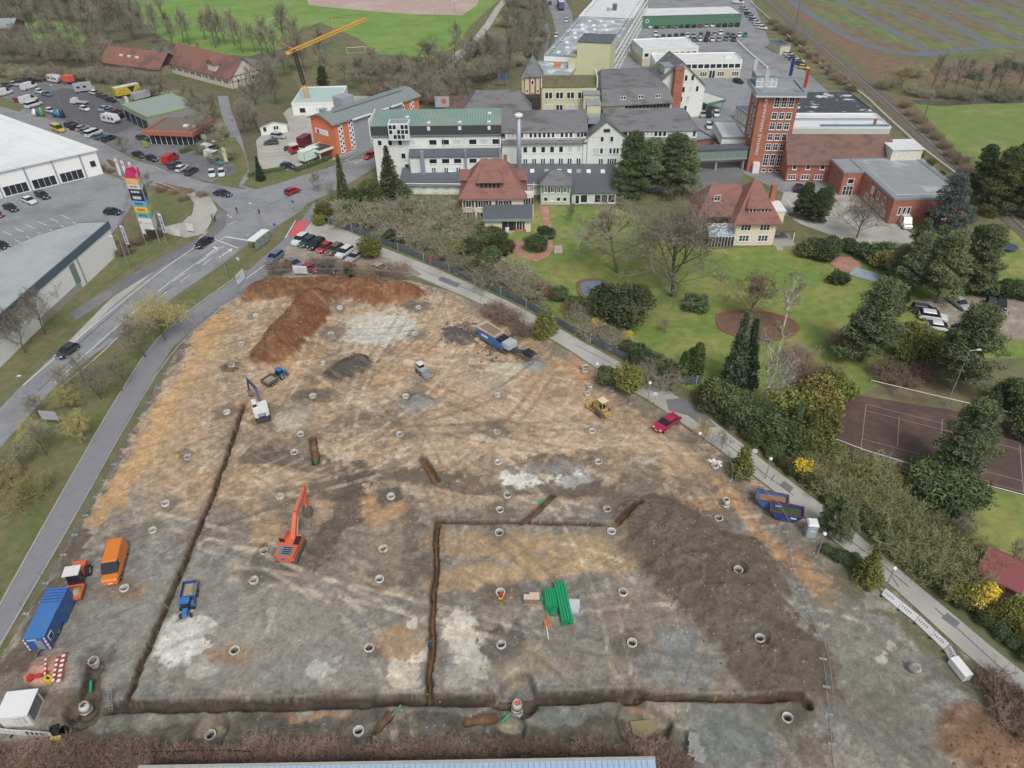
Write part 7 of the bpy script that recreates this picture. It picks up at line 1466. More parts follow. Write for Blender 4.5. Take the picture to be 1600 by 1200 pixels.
# bulldozer
t=at('bulldozer','yellow bulldozer with cream canopy beside the concrete rings','bulldozer',938,644,-22,-18,dz=.05)
for s in(-1,1): mb=MB(); mb.yprism([(-1.6,.2),(-1.2,0),(1.3,0),(1.7,.25),(1.5,.75),(-1.3,.85)],s*.95-.24,s*.95+.24); mb.build('track',track_m,t)
MB().box(-1.2,-.65,.5,1.2,.65,1.1).build('chassis',yel2_m,t); MB().hexa([(.1,-.5,1.1),(1.5,-.45,1.0),(1.5,.45,1.0),(.1,.5,1.1)],[(.1,-.5,1.8),(1.4,-.42,1.7),(1.4,.42,1.7),(.1,.5,1.8)]).build('engine_hood',yel2_m,t); cb=MB().box(-1.1,-.7,2.75,.3,.7,2.9).build('canopy',mat('canopy_cream',(226,208,172),.7,coord='obj'),t); [MB().box(x-.05,y-.05,1.1,x+.05,y+.05,2.75).build('canopy_post',yel2_m,t) for x in(-1,.2) for y in(-.6,.6)]; MB().box(-.7,-.4,1.1,-.2,.4,1.7).build('seat',trim_m,t); mb=MB(); mb.yprism([(1.9,.1),(2.2,.1),(2.05,.6),(2.2,1.1),(1.95,1.1),(1.85,.6)],-1.5,1.5); mb.build('blade',yel2_m,t); [MB().box(.2,s*1.25-.08,.35,2.0,s*1.25+.08,.55).build('push_arm',yel2_m,t) for s in(-1,1)]; MB().box(-2.2,-.7,.4,-1.6,.7,1.0).build('ripper',yel2_m,t)
t.scale=(.9,.86,.86)
# crusher
t=at('crushing_machine','blue tracked crushing machine with dark conveyor discharging gravel','crusher',783,543,30,17,dz=.05)
for s in(-1,1): mb=MB(); mb.yprism([(-2.6,.15),(-2.2,0),(1.6,0),(2.0,.2),(1.8,.7),(-2.4,.7)],s*1.0-.22,s*1.0+.22); mb.build('track',track_m,t)
mb=MB(); mb.yprism([(-4.2,1.7),(-3.4,.8),(1.2,.8),(1.6,1.6),(1.2,2.3),(-3.9,2.7)],-1.25,-1.15); mb.yprism([(-4.2,1.7),(-3.4,.8),(1.2,.8),(1.6,1.6),(1.2,2.3),(-3.9,2.7)],1.15,1.25); mb.box(-3.4,-1.15,.8,1.2,1.15,1.2); mb.box(-4.0,-1.15,1.6,-3.85,1.15,2.7); o=mb.build('side_frame',tblue_m,t)
mb=MB(); mb.hexa([(-4.2,-1.0,2.0),(-.4,-1.0,2.0),(-.4,1.0,2.0),(-4.2,1.0,2.0)],[(-4.6,-1.5,3.2),(-.2,-1.3,3.0),(-.2,1.3,3.0),(-4.6,1.5,3.2)]); mb.build('hopper',mat('hopper_grey',(176,166,152),.7,var=.12,coord='obj'),t); MB().hexa([(-4.0,-1.1,3.12),(-.6,-1.0,3.02),(-.6,1.0,3.02),(-4.0,1.1,3.12)],[(-3.4,-.6,3.3),(-1.0,-.5,3.2),(-1.0,.5,3.2),(-3.4,.6,3.3)]).build('rubble_load',mat('rubble',(140,118,98),.95,var=.3,scale=4,coord='obj'),t)
MB().box(-.1,-1.0,1.2,1.0,1.0,2.7).build('jaw_housing',trim_m,t); MB().box(1.1,-1.1,1.4,2.6,1.1,2.6).build('engine_house',mat('pale_engine',(176,188,190),.5,coord='obj'),t); MB().box(-3.2,-1.29,1.6,-1.8,-1.25,2.1).build('lettering',wht_m,o); MB().tube((.6,-1.3,1.5),(.6,-1.24,1.5),.55,.55,16).build('flywheel_guard',tblue_m,t)
mb=MB(); arm(mb,(2.2,0,.9),(7.2,0,3.0),.5,.45,.14,.12); mb.build('conveyor',nvy_m,t); MB().box(5.2,-.7,2.0,6.6,.7,2.9).build('magnet',trim_m,t); [MB().tube((5.0,s*.5,2.2),(3.6,s*.6,.5),.06,.06,6).build('conveyor_strut',steel2_m,t) for s in(-1,1)]
t.scale=(1.12,.92,.8)
# compact loader
t=at('compact_loader','small grey loader with open bucket between two gravel heaps','loader',660,584,12,10,dz=.05); MB().box(-1.2,-.6,.5,.6,.6,1.3).build('body',mat('pale_engine',(176,188,190),.5),t); MB().box(-.9,-.5,1.3,.1,.5,2.0).build('cab',cabg_m,t); MB().box(-1.0,-.55,2.0,.2,.55,2.1).build('cab_roof',wht_m,t); wheels(t,[(-.8,-.65,.4),(-.8,.65,.4),(.4,-.65,.4),(.4,.65,.4)],.4,.3); bk=MB(); [bk.box(*q) for q in ((1.0,-.8,.2,2.3,.8,.3),(1.0,-.8,.3,1.1,.8,1.0),(1.0,-.8,.3,2.3,-.72,.9),(1.0,.72,.3,2.3,.8,.9),(2.22,-.72,.3,2.3,.72,.8))]; bk.build('bucket',galv_m,t); [MB().box(.2,s*.6-.06,.8,1.1,s*.6+.06,1.0).build('lift_arm',galv_m,t) for s in(-1,1)]
t.scale=(.9,.9,.85)
t=at('concrete_block','pale pink block beside the small grey loader','block',640,570,10,2); MB().box(-1.0,-.5,0,1.0,.5,.6).build('stone',mat('pink_stone',(214,190,170),.9,var=.1,coord='obj'),t); MB().box(1.1,-.5,0,2.2,.6,.25).build('slab',galv_m,t)
# roller
t=at('soil_roller','soil compactor with white cab roof and orange drum frame','roller',124,914,-11,34,dz=.05); MB().box(-2.6,-.8,.8,-.5,.8,1.6).build('engine_house',ora_m,t); wheels(t,[(-1.5,-.95,.72),(-1.5,.95,.72)],.72,.5); cb=MB().hexa([(-.6,-.8,.9),(.7,-.75,.9),(.7,.75,.9),(-.6,.8,.9)],[(-.5,-.75,2.6),(.5,-.7,2.6),(.5,.7,2.6),(-.5,.75,2.6)]).build('cab',cabg_m,t); MB().box(-.8,-.95,2.6,.75,.95,2.78).build('cab_roof',wht_m,cb); MB().tube((2.0,-.95,.72),(2.0,.95,.72),.72,.72,22).build('drum',mat('drum_steel',(176,160,128),.6,.2,var=.1,coord='obj'),t,True); fr=MB(); [fr.box(*q) for q in ((.9,-1.15,.6,2.9,-.98,1.0),(.9,.98,.6,2.9,1.15,1.0),(2.75,-.98,.6,3.0,.98,1.05),(.8,-.98,.6,1.1,.98,1.0))]; fr.build('drum_frame',ora_m,t)
t.scale=(.92,.92,.9)
# orange van
car('panelvan','orange',183,888,-9,34,'orange delivery van parked beside the roller').scale=(1.0,1.0,1.0)
# blue site trailers
t=at('site_trailer','blue site office trailer with red and white corner stripes','site trailer',80,992,-15,32); t.scale=(.84,.86,.84); bz=MB().box(-2.6,-1.2,.55,2.6,1.2,2.95).build('body',sblue_m,t); MB().box(-2.65,-1.25,2.95,2.65,1.25,3.05).build('roof',mat('roof_blue',(66,122,186),.5,var=.04,coord='obj'),t)
o=MB().box(2.6,-.1,.7,2.66,.75,2.4).build('door',galv_m,bz); MB().box(2.6,-.9,2.5,2.64,.2,2.75).build('sign_plate',mat('pale_sign',(170,190,220),.6),bz); w_=MB().box(1.0,1.2,1.4,2.0,1.26,2.3).build('window_frame',frame_m,bz); MB().box(1.1,1.24,1.5,1.9,1.28,2.2).build('pane',glass_m,w_)
for (x,y) in ((2.62,-1.22),(2.62,1.22),(-2.62,1.22)):
    for k in range(6): MB().box(x-.08,y-.08,.7+k*.36,x+.08,y+.08,.7+k*.36+.18).build('warning_stripe',rw_r if k%2 else frame_m,bz)
    for k in range(6): MB().box(x-.075,y-.075,.88+k*.36,x+.075,y+.075,.88+k*.36+.18).build('warning_stripe',frame_m,bz)
wheels(t,[(0,-1.05,.4),(0,1.05,.4)],.4,.25); MB().box(2.6,-.08,.5,3.6,.08,.6).build('drawbar',trim_m,t)
t=at('storage_container','blue ribbed storage container behind the site office trailer','container',96,958,-15,32); bz=MB().box(-1.5,-1.15,.1,1.5,1.15,2.55).build('body',sblue_m,t)
for k in range(8): MB().box(-1.45+k*.4,-1.17,2.55,-1.3+k*.4,1.17,2.6).build('roof_rib',mat('roof_blue',(66,122,186),.5),bz)
MB().box(-1.53,-.9,.3,-1.49,.9,2.3).build('door',sblue_m,bz)
# white container
A=G(9,1112); t=thing('white_site_cabin','white site cabin with grey shuttered side near the hedge','cabin',(G(40,1117).x,G(40,1117).y,.05),R(6)); t.scale=(.86,.86,.8); MB().box(-1.6,-1.5,0,1.6,1.5,2.5).build('body',wht_m,t); MB().box(-1.75,-1.65,2.5,1.75,1.65,2.62).build('roof',frame_m,t); MB().box(1.6,-1.2,.5,1.65,1.2,2.3).build('shutter',mat('shutter_grey',(118,122,126),.6),t); w_=MB().box(-.1,-1.55,.8,1.1,-1.5,1.9).build('window_frame',galv_m,t); [MB().box(x,-1.58,.88,x+.5,-1.54,1.82).build('pane',blind_m,w_) for x in(-.03,.53)]
# pipes and pallets
def pipe_bundle(label,px,py,dx,dy,L,n,rows,r,group):
    t=at('pipe_bundle',label,'pipes',px,py,dx,dy,group)
    me=MB().lathe([(r*.86,0),(r,0),(r,L),(r*.86,L)],10,close=True).mesh('pipe',[gpipe_m])
    for j in range(rows):
        for i in range(n-(j%2)):
            o=put('pipe',me,t,(-L/2+vr.uniform(-.1,.1),(i-(n-1)/2+(j%2)*.5)*2.05*r,.12+r+j*1.75*r)); o.rotation_euler=(0,R(90),0)
    for x in(-L*.3,L*.3): MB().box(x-.05,-n*r,0,x+.05,n*r,.11).build('bearer',wood_b,t)
    return t
pipe_bundle('long bundle of green plastic pipes',880,948,-6,-28,5.2,4,3,.16,None); pipe_bundle('short strapped bundle of green plastic pipes',860,942,-2,-14,2.4,6,4,.12,None); pipe_bundle('two loose green pipe sockets left of short bundle',851,937,8,-2,.9,2,1,.14,None); pipe_bundle('crate of small green pipe fittings below short bundle',864,960,2,-10,.8,4,2,.1,None)
for i,(px,py,s,lab) in enumerate(((824,942,.9,'small wooden crate left of the green pipes'),(835,941,1.2,'larger pink topped block pallet left of the green pipes'))):
    t=at('pallet_stack',lab,'pallet',px,py,10,0); [MB().box(-s*.5,y-.05,0,s*.5,y+.05,.12).build('bearer',wood_b,t) for y in(-s*.4,0,s*.4)]; MB().box(-s*.5,-s*.45,.12,s*.5,s*.45,.2).build('deck',wood_b,t); MB().box(-s*.46,-s*.4,.2,s*.46,s*.4,1.0).build('load',mat('block_load',(140,126,112),.9,var=.2,scale=4,coord='obj'),t); MB().box(-s*.46,-s*.4,1.0,s*.46,s*.4,1.05).build('load_top',mat('pink_stone',(214,190,170)),t)
t=at('mesh_pallet','pale grey barrier stack with upright bars right of the green pipes','rack',897,950,0,-14); MB().box(-.9,-.6,.1,.8,.6,.5).build('panel_stack',mat('pale_sheet',(200,206,214),.6,coord='obj'),t); [MB().box(x,y-.05,0,x+.1,y+.05,1.3).build('upright',galv_m,t) for x in(-.95,.8) for y in(-.65,.65)]
t=at('timber_stakes','bundle of pale wooden stakes with an orange marker','stakes',858,972,-3,-20); [MB().box(-1.2,-.25+k*.12,.02+.05*(k%2),1.0,-.16+k*.12,.1+.05*(k%2)).build('stake',wood_b,t) for k in range(4)]; MB().box(-2.2,.3,.02,-.6,.4,.1).build('white_stake',frame_m,t); MB().box(-.6,.25,.02,.1,.6,.3).build('marker',ora_m,t)
for i,(px,py,dx,dy,L_) in enumerate(((492,720,0,-8,.9),(842,789,5,-4,.9),(992,795,5,-3,.9),(138,1076,1,-8,1.2),(612,1117,5,-5,1.3),(784,1124,6,-5,1.0))):
    p=G(px,py); o=put('pipe_end',MB().lathe([(.11,0),(.14,0),(.14,L_),(.11,L_)],10,close=True).mesh('pipe_end',[gpipe_m]),None,(p.x,p.y,max(gz(p),-.9)+.25)); o.rotation_euler=(0,R(80),ang((px,py),(px+dx,py+dy))); tag(o,['green pipe end in the short slot trench below sand heap','green pipe end in the diagonal branch trench','green pipe end at the right corner of square trench','green pipe end above the left shaft cone','green pipe end crossing the front trench rim left of centre','green pipe end beside the muddy pit near tall cone'][i],'pipe')
# ladder
p=G(167,1100); t=thing('ladder','aluminium ladder leaning in the front trench at left','ladder',(p.x,p.y,gz(p)+.1),R(80)); 
for s in(-.22,.22): MB().tube((0,s,0),(1.0,s,2.4),.035,.035,6).build('rail',galv_m,t)
for k in range(8): MB().tube((.1+k*.12,-.22,.25+k*.29),(.1+k*.12,.22,.25+k*.29),.02,.02,5).build('rung',galv_m,t)
# red/white boards, barriers left
def board(label,px,py,dx,dy,L_,z=.06,w=.25,vert=False):
    t=at('warning_board',label,'barrier',px,py,dx,dy,'red and white warning boards by the site trailer',z); n=int(L_/.3)
    for k in range(n): MB().box(-L_/2+k*.3,-w/2,0,-L_/2+k*.3+.3,w/2,.05).build('stripe',rw_r if k%2 else frame_m,t)
board('rightmost red and white warning board near the pink sand',100,1048,5,-26,3.6,.5,.34); board('middle red and white warning board near the pink sand',91,1050,5,-26,3.2,.3,.26); board('thin red and white warning board across the pink sand',77,1047,1,-22,2.6,.25,.16)
t=at('yellow_box','small yellow box by the warning boards','box',79,1066,4,2); MB().box(-.4,-.35,0,.4,.35,.5).build('case',mat('signal_yellow',(224,190,40),.6,coord='obj'),t); MB().box(-.2,-.1,.5,.2,.1,.58).build('handle',trim_m,t)
t=at('red_mesh_pile','crumpled red barrier sheet pile beside the pink sand','barrier',62,1061,10,-3); mb=MB(); [mb.cbox((vr.uniform(-.9,.9),vr.uniform(-.35,.35),.02+.04*k),(vr.uniform(.4,.9),vr.uniform(.3,.5),.08),0,vr.uniform(0,3)) for k in range(7)]; o=mb.build('sheets',rw_r,t); o['kind']='stuff'
for i,(a,b) in enumerate((((0,1146),(42,1150)),((42,1149),(84,1153)))):
    p0=G(*a); p1=G(*b); d=p1-p0; L_=d.length; t=thing('site_barrier',['plain white','dark slotted'][i]+' plastic barrier panel by the hedge at lower left','barrier',p0,math.atan2(d.y,d.x)); MB().box(0,-.03,.1,L_,.03,1.0).build('panel',wht_m if i==0 else mat('slot_panel',(206,206,208),.6),t); [MB().box(.15+k*.5,-.035,.3,.4+k*.5,.035,.8).build('slot',trim_m if i else mat('slot_panel',(206,206,208)),t) for k in range(int(L_/.5)-1)]; MB().box(L_*.45,-.4,0,L_*.55,.4,.12).build('foot',trim_m,t)
t=at('rubber_feet_stack','pile of dark rubber barrier feet beside the hedge','barrier feet',98,1142,10,-2); [MB().cbox((vr.uniform(-.8,.8),vr.uniform(-.7,.7),.02+.12*(k//4)),(.8,.4,.12),0,vr.uniform(0,3)).build('foot',trim_m,t) for k in range(12)]; MB().cbox((-.3,-.9,.02),(1.0,.45,.3)).build('yellow_foot',mat('signal_yellow',(224,190,40)),t)
for i,(px,py,lab) in enumerate(((278,712,'yellow and grey rammer beside a ring on the left'),(783,934,'yellow and red rammer touching a ring near the green pipes'))):
    t=at('rammer',lab,'rammer',px,py,3,-6); MB().box(-.3,-.2,0,.3,.2,.15).build('plate',mat('signal_yellow',(224,190,40)),t); MB().hexa([(-.15,-.15,.15),(.15,-.15,.15),(.15,.15,.15),(-.15,.15,.15)],[(-.2,-.2,.7),(.2,-.2,.7),(.2,.2,.7),(-.2,.2,.7)]).build('engine',rw_r if i else galv_m,t); MB().tube((-.2,0,.7),(-.6,0,1.0),.03,.03,6).build('handle',trim_m,t)
# site boards
def panelboard(name,label,a,b,z0,z1,m,cat='sign'):
    p0=G(*a); p1=G(*b); d=p1-p0; L_=d.length; t=thing(name,label,cat,p0,math.atan2(d.y,d.x)); MB().box(0,-.03,z0,L_,.03,z1).build('board',m,t); [MB().tube((x,.08,-.2),(x,.08,z1-.1),.05,.05,6).build('post',galv_m,t) for x in(L_*.1,L_*.9)]; return t
wb=mat('board_white',(220,226,226),.6,var=.05,coord='obj')
panelboard('site_board','white site board on the fence in front of magenta hatchback',(460,431),(482,432),.6,2.3,wb); t=panelboard('site_board','white site board beside the cycle path below bus shelter',(373,449),(384,438),.5,2.6,wb); MB().box(.2,-.05,1.6,1.2,-.03,2.0).build('print',mat('pale_print',(170,186,192),.7),t)
panelboard('roadside_board','grey backed roadside board on the verge between road and cycle path',(72,666),(98,668),1.4,3.0,mat('board_back',(176,182,196),.6,var=.05,coord='obj'))
# skips
for i,(px,py,lab,fill,c2) in enumerate(((1203,790,'blue skip filled with brown soil beside the road',(160,120,88),(58,110,170)),(1226,809,'dark blue skip filled with green cuttings nearest the toilet',(74,84,52),(38,74,140)))):
    t=at('skip',lab,'skip',px,py,14,3,'blue skips by the service road'); sm_=mat(f'skip_blue_{i}',c2,.55,var=.12,scale=1.5,coord='obj'); rust=mat('skip_rust',(120,70,52),.8,var=.2,coord='obj'); L_=1.75
    def wl(x0,y0,x1,y1,X0,Y0,X1,Y1,th=.06):
        mb=MB(); d=Vector((x1-x0,y1-y0,0)); n=Vector((-d.y,d.x,0)).normalized()*th; mb.hexa([(x0,y0,.15),(x1,y1,.15),(x1+n.x,y1+n.y,.15),(x0+n.x,y0+n.y,.15)],[(X0,Y0,1.5),(X1,Y1,1.5),(X1+n.x,Y1+n.y,1.5),(X0+n.x,Y0+n.y,1.5)]); return mb
    for q in ((-1.1,-.85,1.1,-.85,-2.0,-.95,2.0,-.95),(1.1,-.85,1.1,.85,2.0,-.95,2.0,.95),(1.1,.85,-1.1,.85,2.0,.95,-2.0,.95),(-1.1,.85,-1.1,-.85,-2.0,.95,-2.0,-.95)): wl(*q).build('wall',sm_,t)
    MB().box(-1.1,-.85,.1,1.1,.85,.2).build('floor',rust,t); [MB().box(*q).build('rim',rust,t) for q in ((-2.05,-1.02,1.46,2.05,-.9,1.56),(-2.05,.9,1.46,2.05,1.02,1.56),(-2.05,-.9,1.46,-1.95,.9,1.56),(1.95,-.9,1.46,2.05,.9,1.56))]; MB().hexa([(-1.1,-.8,.2),(1.1,-.8,.2),(1.1,.8,.2),(-1.1,.8,.2)],[(-1.5,-.88,.9),(1.75,-.88,1.1),(1.75,.88,1.15),(-1.5,.88,.9)]).build('fill',mat(f'skip_fill_{i}',fill,.95,var=.4,scale=5,coord='obj',bump=.8,bscale=8),t); MB().box(.5,-.97,.9,1.2,-.93,1.1).build('lettering',frame_m,t)
# toilet
t=at('portable_toilet','grey portable toilet with white roof beside the skips','toilet',1264,836,3,-2); t.rotation_euler.z=R(-8); MB().box(-.6,-.6,.1,.6,.6,2.15).build('body',mat('toilet_grey',(158,170,176),.6,coord='obj'),t); MB().hexa([(-.66,-.66,2.15),(.66,-.66,2.15),(.66,.66,2.15),(-.66,.66,2.15)],[(-.5,-.5,2.4),(.5,-.5,2.4),(.5,.5,2.4),(-.5,.5,2.4)]).build('roof',frame_m,t); MB().box(-.45,-.64,.15,.45,-.6,2.0).build('door',mat('toilet_door',(170,182,188),.6),t); MB().box(-.2,-.66,1.2,.3,-.64,1.35).build('sign_plate',frame_m,t)
# white plastic barriers at the right
bp=[(1376,930),(1402,952),(1428,973),(1452,996),(1474,1017),(1487,1040)]
P=resample([G(*q) for q in bp],1.7); n=len(P)-1; wpl=mat('barrier_plastic',(244,245,245),.5,var=.04,coord='obj')
for i,(a,b) in enumerate(zip(P,P[1:])):
    d=b-a; L_=d.length; t=thing('plastic_barrier',f'white plastic barrier, {ORD[i]} from the upper left end of the row by the road','barrier',(a.x,a.y,max(0,gz(a))+.03),math.atan2(d.y,d.x),'white plastic barriers by the road'); t.rotation_euler.x=R(-24); MB().box(.03,-.04,.12,L_-.03,.04,1.02).build('panel',wpl,t)
    for k in range(5): MB().box(.25+k*.25,-.05,.5,.31+k*.25,.05,.8).build('slot',trim_m,t)
    MB().box(.1,-.35,0,.3,.35,.12).build('foot',trim_m,t)
t=at('barrier_stack','stack of white plastic barriers at the end of the barrier row','barrier stack',1497,1050,8,10); [MB().box(-1.1,-.45+k*.13,.1,1.1,-.37+k*.13,1.0).build('barrier',wpl,t) for k in range(7)]; MB().box(-1.1,-.5,1.0,1.1,.5,1.04).build('cover',frame_m,t)
t=at('wrapped_sheet','crumpled white plastic sheet beside a shaft ring','sheet',1118,722,10,4); mb=MB(); [mb.cbox((vr.uniform(-1,1),vr.uniform(-.3,.3),.03),(vr.uniform(.5,.9),vr.uniform(.3,.5),vr.uniform(.1,.3)),0,vr.uniform(0,3),.5) for k in range(7)]; o=mb.build('folds',frame_m,t); o['kind']='stuff'
# gabion cages lower right
for i,(px,py) in enumerate(((1082,1160),(1083,1171),(1082,1182),(1090,1180),(1092,1191))):
    t=at('stone_cage',f'wire cage of stones, {ORD[i]} from top at the lower edge','stone cage',px,py,2,-10,'stone cages at the lower edge'); MB().box(-.45,-.45,0,.45,.45,.8).build('stones',mat('cage_stone',(168,162,150),.95,var=.5,scale=5,coord='obj',bump=1,bscale=6),t); mb=MB(); [mb.box(x-.02,-.47,0,x+.02,.47,.83) for x in(-.46,-.15,.15,.46)]; [mb.box(-.47,y-.02,.81,.47,y+.02,.84) for y in(-.46,-.15,.15,.46)]; o=mb.build('wire',galv_m,t)
# rubble stones
for i,(px,py,n,lab,cc) in enumerate(((718,520,26,'dark broken rubble beside the crushing machine',(96,92,90)),(771,549,14,'small dark rubble pile below crushing machine',(90,86,82)),(645,478,12,'grey rubble beside the red soil heap',(130,122,116)))):
    mb=MB(); p=G(px,py)
    for k in range(n*5): 
        x,y=p.x+vr.gauss(0,1.6),p.y+vr.gauss(0,1.6); s_=vr.uniform(.15,.5); mb.cbox((x,y,gz((x,y))-.05),(s_,s_*vr.uniform(.5,1),s_*.6),0,vr.uniform(0,3),.6)
    o=mb.build('rubble',mat(f'rubble_{i}',cc,.9,var=.3,scale=2)); tag(o,lab,'rubble',None,'stuff')
mb=MB(); srs=np.random.RandomState(5)
for k in range(2600):
    x=srs.uniform(-58,48); y=srs.uniform(40,128)
    if not inpoly(np.array([x]),np.array([y]),SP)[0]: continue
    s_=srs.uniform(.06,.22); mb.cbox((x,y,gz((x,y))-.03),(s_,s_*srs.uniform(.6,1),s_*.7),0,srs.uniform(0,3),.6)
o=mb.build('loose_stones',mat('loose_stone',(168,154,138),.95,var=.35,scale=.6)); tag(o,'small loose stones scattered over the whole site','stones',None,'stuff')
for nm,sel,cc,lab in (('dark_clods',RIDGES[3:7],(104,93,81),'dark earth clods on the big mound at right'),('red_clods',RIDGES[:3]+RIDGES[7:8],(134,98,72),'red brown earth clods on the soil ridges')):
    mb=MB()
    for pts,hw,ht,rgb,s in sel:
        PP=pathpts(pts)
        for k in range(260):
            q=PP[srs.randint(len(PP)-1)]; q=q.lerp(PP[min(PP.index(q)+1,len(PP)-1)],srs.rand()); x=q.x+srs.normal()*hw*.55; y=q.y+srs.normal()*hw*.55; s_=srs.uniform(.08,.34)**1.15; mb.cbox((x,y,gz((x,y))-.07),(s_,s_*srs.uniform(.6,1),s_*.65),0,srs.uniform(0,3),.6)
    o=mb.build(nm,mat(nm,cc,.95,var=.4,scale=.8)); tag(o,lab,'earth clods',None,'stuff')
o=sheet('muddy_puddle',[(985,1122),(1020,1118),(1028,1135),(1010,1148),(990,1142)],mat('muddy_water',(150,140,100),.12,var=.08,scale=.8),-.72); 
# --- mobile fence
fw=galv_m
def fmesh(L_,H_=2.0):
    fr=MB(); [fr.tube(a,b,.028,.028,5) for a,b in (((0,0,.1),(0,0,H_)),((L_,0,.1),(L_,0,H_)),((0,0,H_),(L_,0,H_)),((0,0,.15),(L_,0,.15)))]
    w=MB(); n=int(L_/.22)
    for i in range(1,n): x=L_*i/n; w.add([(x-.006,0,.15),(x+.006,0,.15),(x+.006,0,H_),(x-.006,0,H_)],[(0,1,2,3)])
    for k in range(1,8): z=.15+k*.24; w.add([(0,0,z-.006),(L_,0,z-.006),(L_,0,z+.006),(0,0,z+.006)],[(0,1,2,3)])
    return fr.mesh('frame',[fw]),w.mesh('wire_mesh',[fw])
FF,FWm=fmesh(3.4); FT=MB().cbox((0,0,0),(.24,.75,.14)).mesh('concrete_foot',[mat('fence_foot',(158,160,162),.9,var=.1,coord='obj')])
def fence_run(pts,where,group):
    P=resample([G(*q) for q in pts],3.4)
    for i,(a,b) in enumerate(zip(P,P[1:])):
        d=b-a; t=thing('fence_panel',f'mobile wire fence panel, {ORD[i]} {where}','fence',(a.x,a.y,max(0,gz(a))+.02),math.atan2(d.y,d.x),group); t.scale.x=d.length/3.4
        put('frame',FF,t); put('wire_mesh',FWm,t); put('concrete_foot',FT,t)
fence_run([(42,960),(100,868),(150,778),(205,680),(258,585),(305,515),(352,476),(412,438)],'from the bottom along the cycle path','fence panels along the cycle path')
fence_run([(412,438),(470,434),(560,434),(640,441),(700,464),(758,494)],'from the left along the gravel car park','fence panels along the gravel car park')
fence_run([(890,566),(930,592),(985,632),(1012,652)],'from the top above the bulldozer','fence panels above the bulldozer')
fence_run([(1046,690),(1092,703),(1136,722),(1142,752),(1186,778),(1214,806)],'from the top right of magenta car','fence panels right of the magenta car')
fence_run([(1214,806),(1228,832),(1238,890),(1264,956),(1277,993),(1284,1034),(1290,1076),(1295,1118),(1299,1164),(1303,1210)],'from the top along the dark mound','fence panels along the dark mound')
# ================================================================ FENCES, LAMPS, SIGNS, SMALL THINGS
fgrey=mat('fence_slate_grey',(92,102,116),.6,var=.08,coord='obj')
P=resample(smoothline([G(*q) for q in [(511,350),(560,368),(640,402),(720,436),(800,472),(880,517),(960,560),(1030,592),(1068,606),(1096,604)]],1),2.6)
t=thing('garden_fence','long slate grey panel fence with pale posts along the service road','fence',P[0])
for i,(a,b) in enumerate(zip(P,P[1:])):
    d=b-a; n_=Vector((-d.y,d.x,0)).normalized()*.55; rz=math.atan2(d.y,d.x); c=(a+b)/2+n_-P[0]
    for k in range(4): MB().cbox((0,0,.25+k*.33),(d.length-.12,.05,.28)).build('fence_board',fgrey,t,loc=(c.x,c.y,0),rz=rz)
    q=a+n_-P[0]; MB().cbox((0,0,0),(.16,.16,1.75)).build('post',kerb_m if i%3==0 else fgrey,t,loc=(q.x,q.y,0),rz=rz)
def railing(name,label,pts,H,step,m,mesh=True,top=None,cat='fence'):
    P=resample([G(*q) for q in pts],step); o=P[0]; t=thing(name,label,cat,o)
    for p in P: MB().tube((0,0,0),(0,0,H),.04,.04,6).build('post',m,t,loc=(p.x-o.x,p.y-o.y,0))
    for a,b in zip(P,P[1:]):
        MB().tube(a-o+Vector((0,0,H)),b-o+Vector((0,0,H)),.05,.05,5).build('top_rail',top or m,t)
        if mesh:
            w=MB(); d=b-a; n=int(d.length/.3)
            for i in range(1,n): q=a-o+d*i/n; w.add([(q.x-.006,q.y,0.05),(q.x+.006,q.y,.05),(q.x+.006,q.y,H),(q.x-.006,q.y,H)],[(0,1,2,3)])
            for k in range(1,6): z=H*k/6; w.add([(a.x-o.x,a.y-o.y,z-.006),(b.x-o.x,b.y-o.y,z-.006),(b.x-o.x,b.y-o.y,z+.006),(a.x-o.x,a.y-o.y,z+.006)],[(0,1,2,3)])
            x=w.build('wire_mesh',galv_m,t); x['kind']='stuff'
    return t
railing('court_fence','tall wire fence with white rail above the tennis court',[(1355,612),(1480,642),(1602,670)],2.2,4,galv_m,True,frame_m)
railing('court_fence','low wire fence with white rail below the tennis court',[(1283,688),(1345,712),(1440,742),(1600,785)],1.2,4,galv_m,True,frame_m)
railing('lot_fence','wire fence between hall car park and pylon verge',[(205,286),(198,325),(186,368)],1.6,3,galv_m,True)
railing('guard_rail','dark guard rail along the river bend of the valley road',[(800,158),(828,132),(850,108),(858,80),(862,56),(856,34)],1.0,4,trim_m,False)
o=strip('parapet_wall',[(1152,66),(1170,84),(1199,108)],.4,frame_m,0,height=.7); del o['kind']; tag(o,'low white parapet wall at the parking deck behind the brick tower','wall')
railing('hedge_fence','dark mesh fence standing above the blue roof',[(215,1190),(250,1186),(290,1185),(330,1184),(370,1184),(396,1186)],1.4,2.4,trim_m,True)
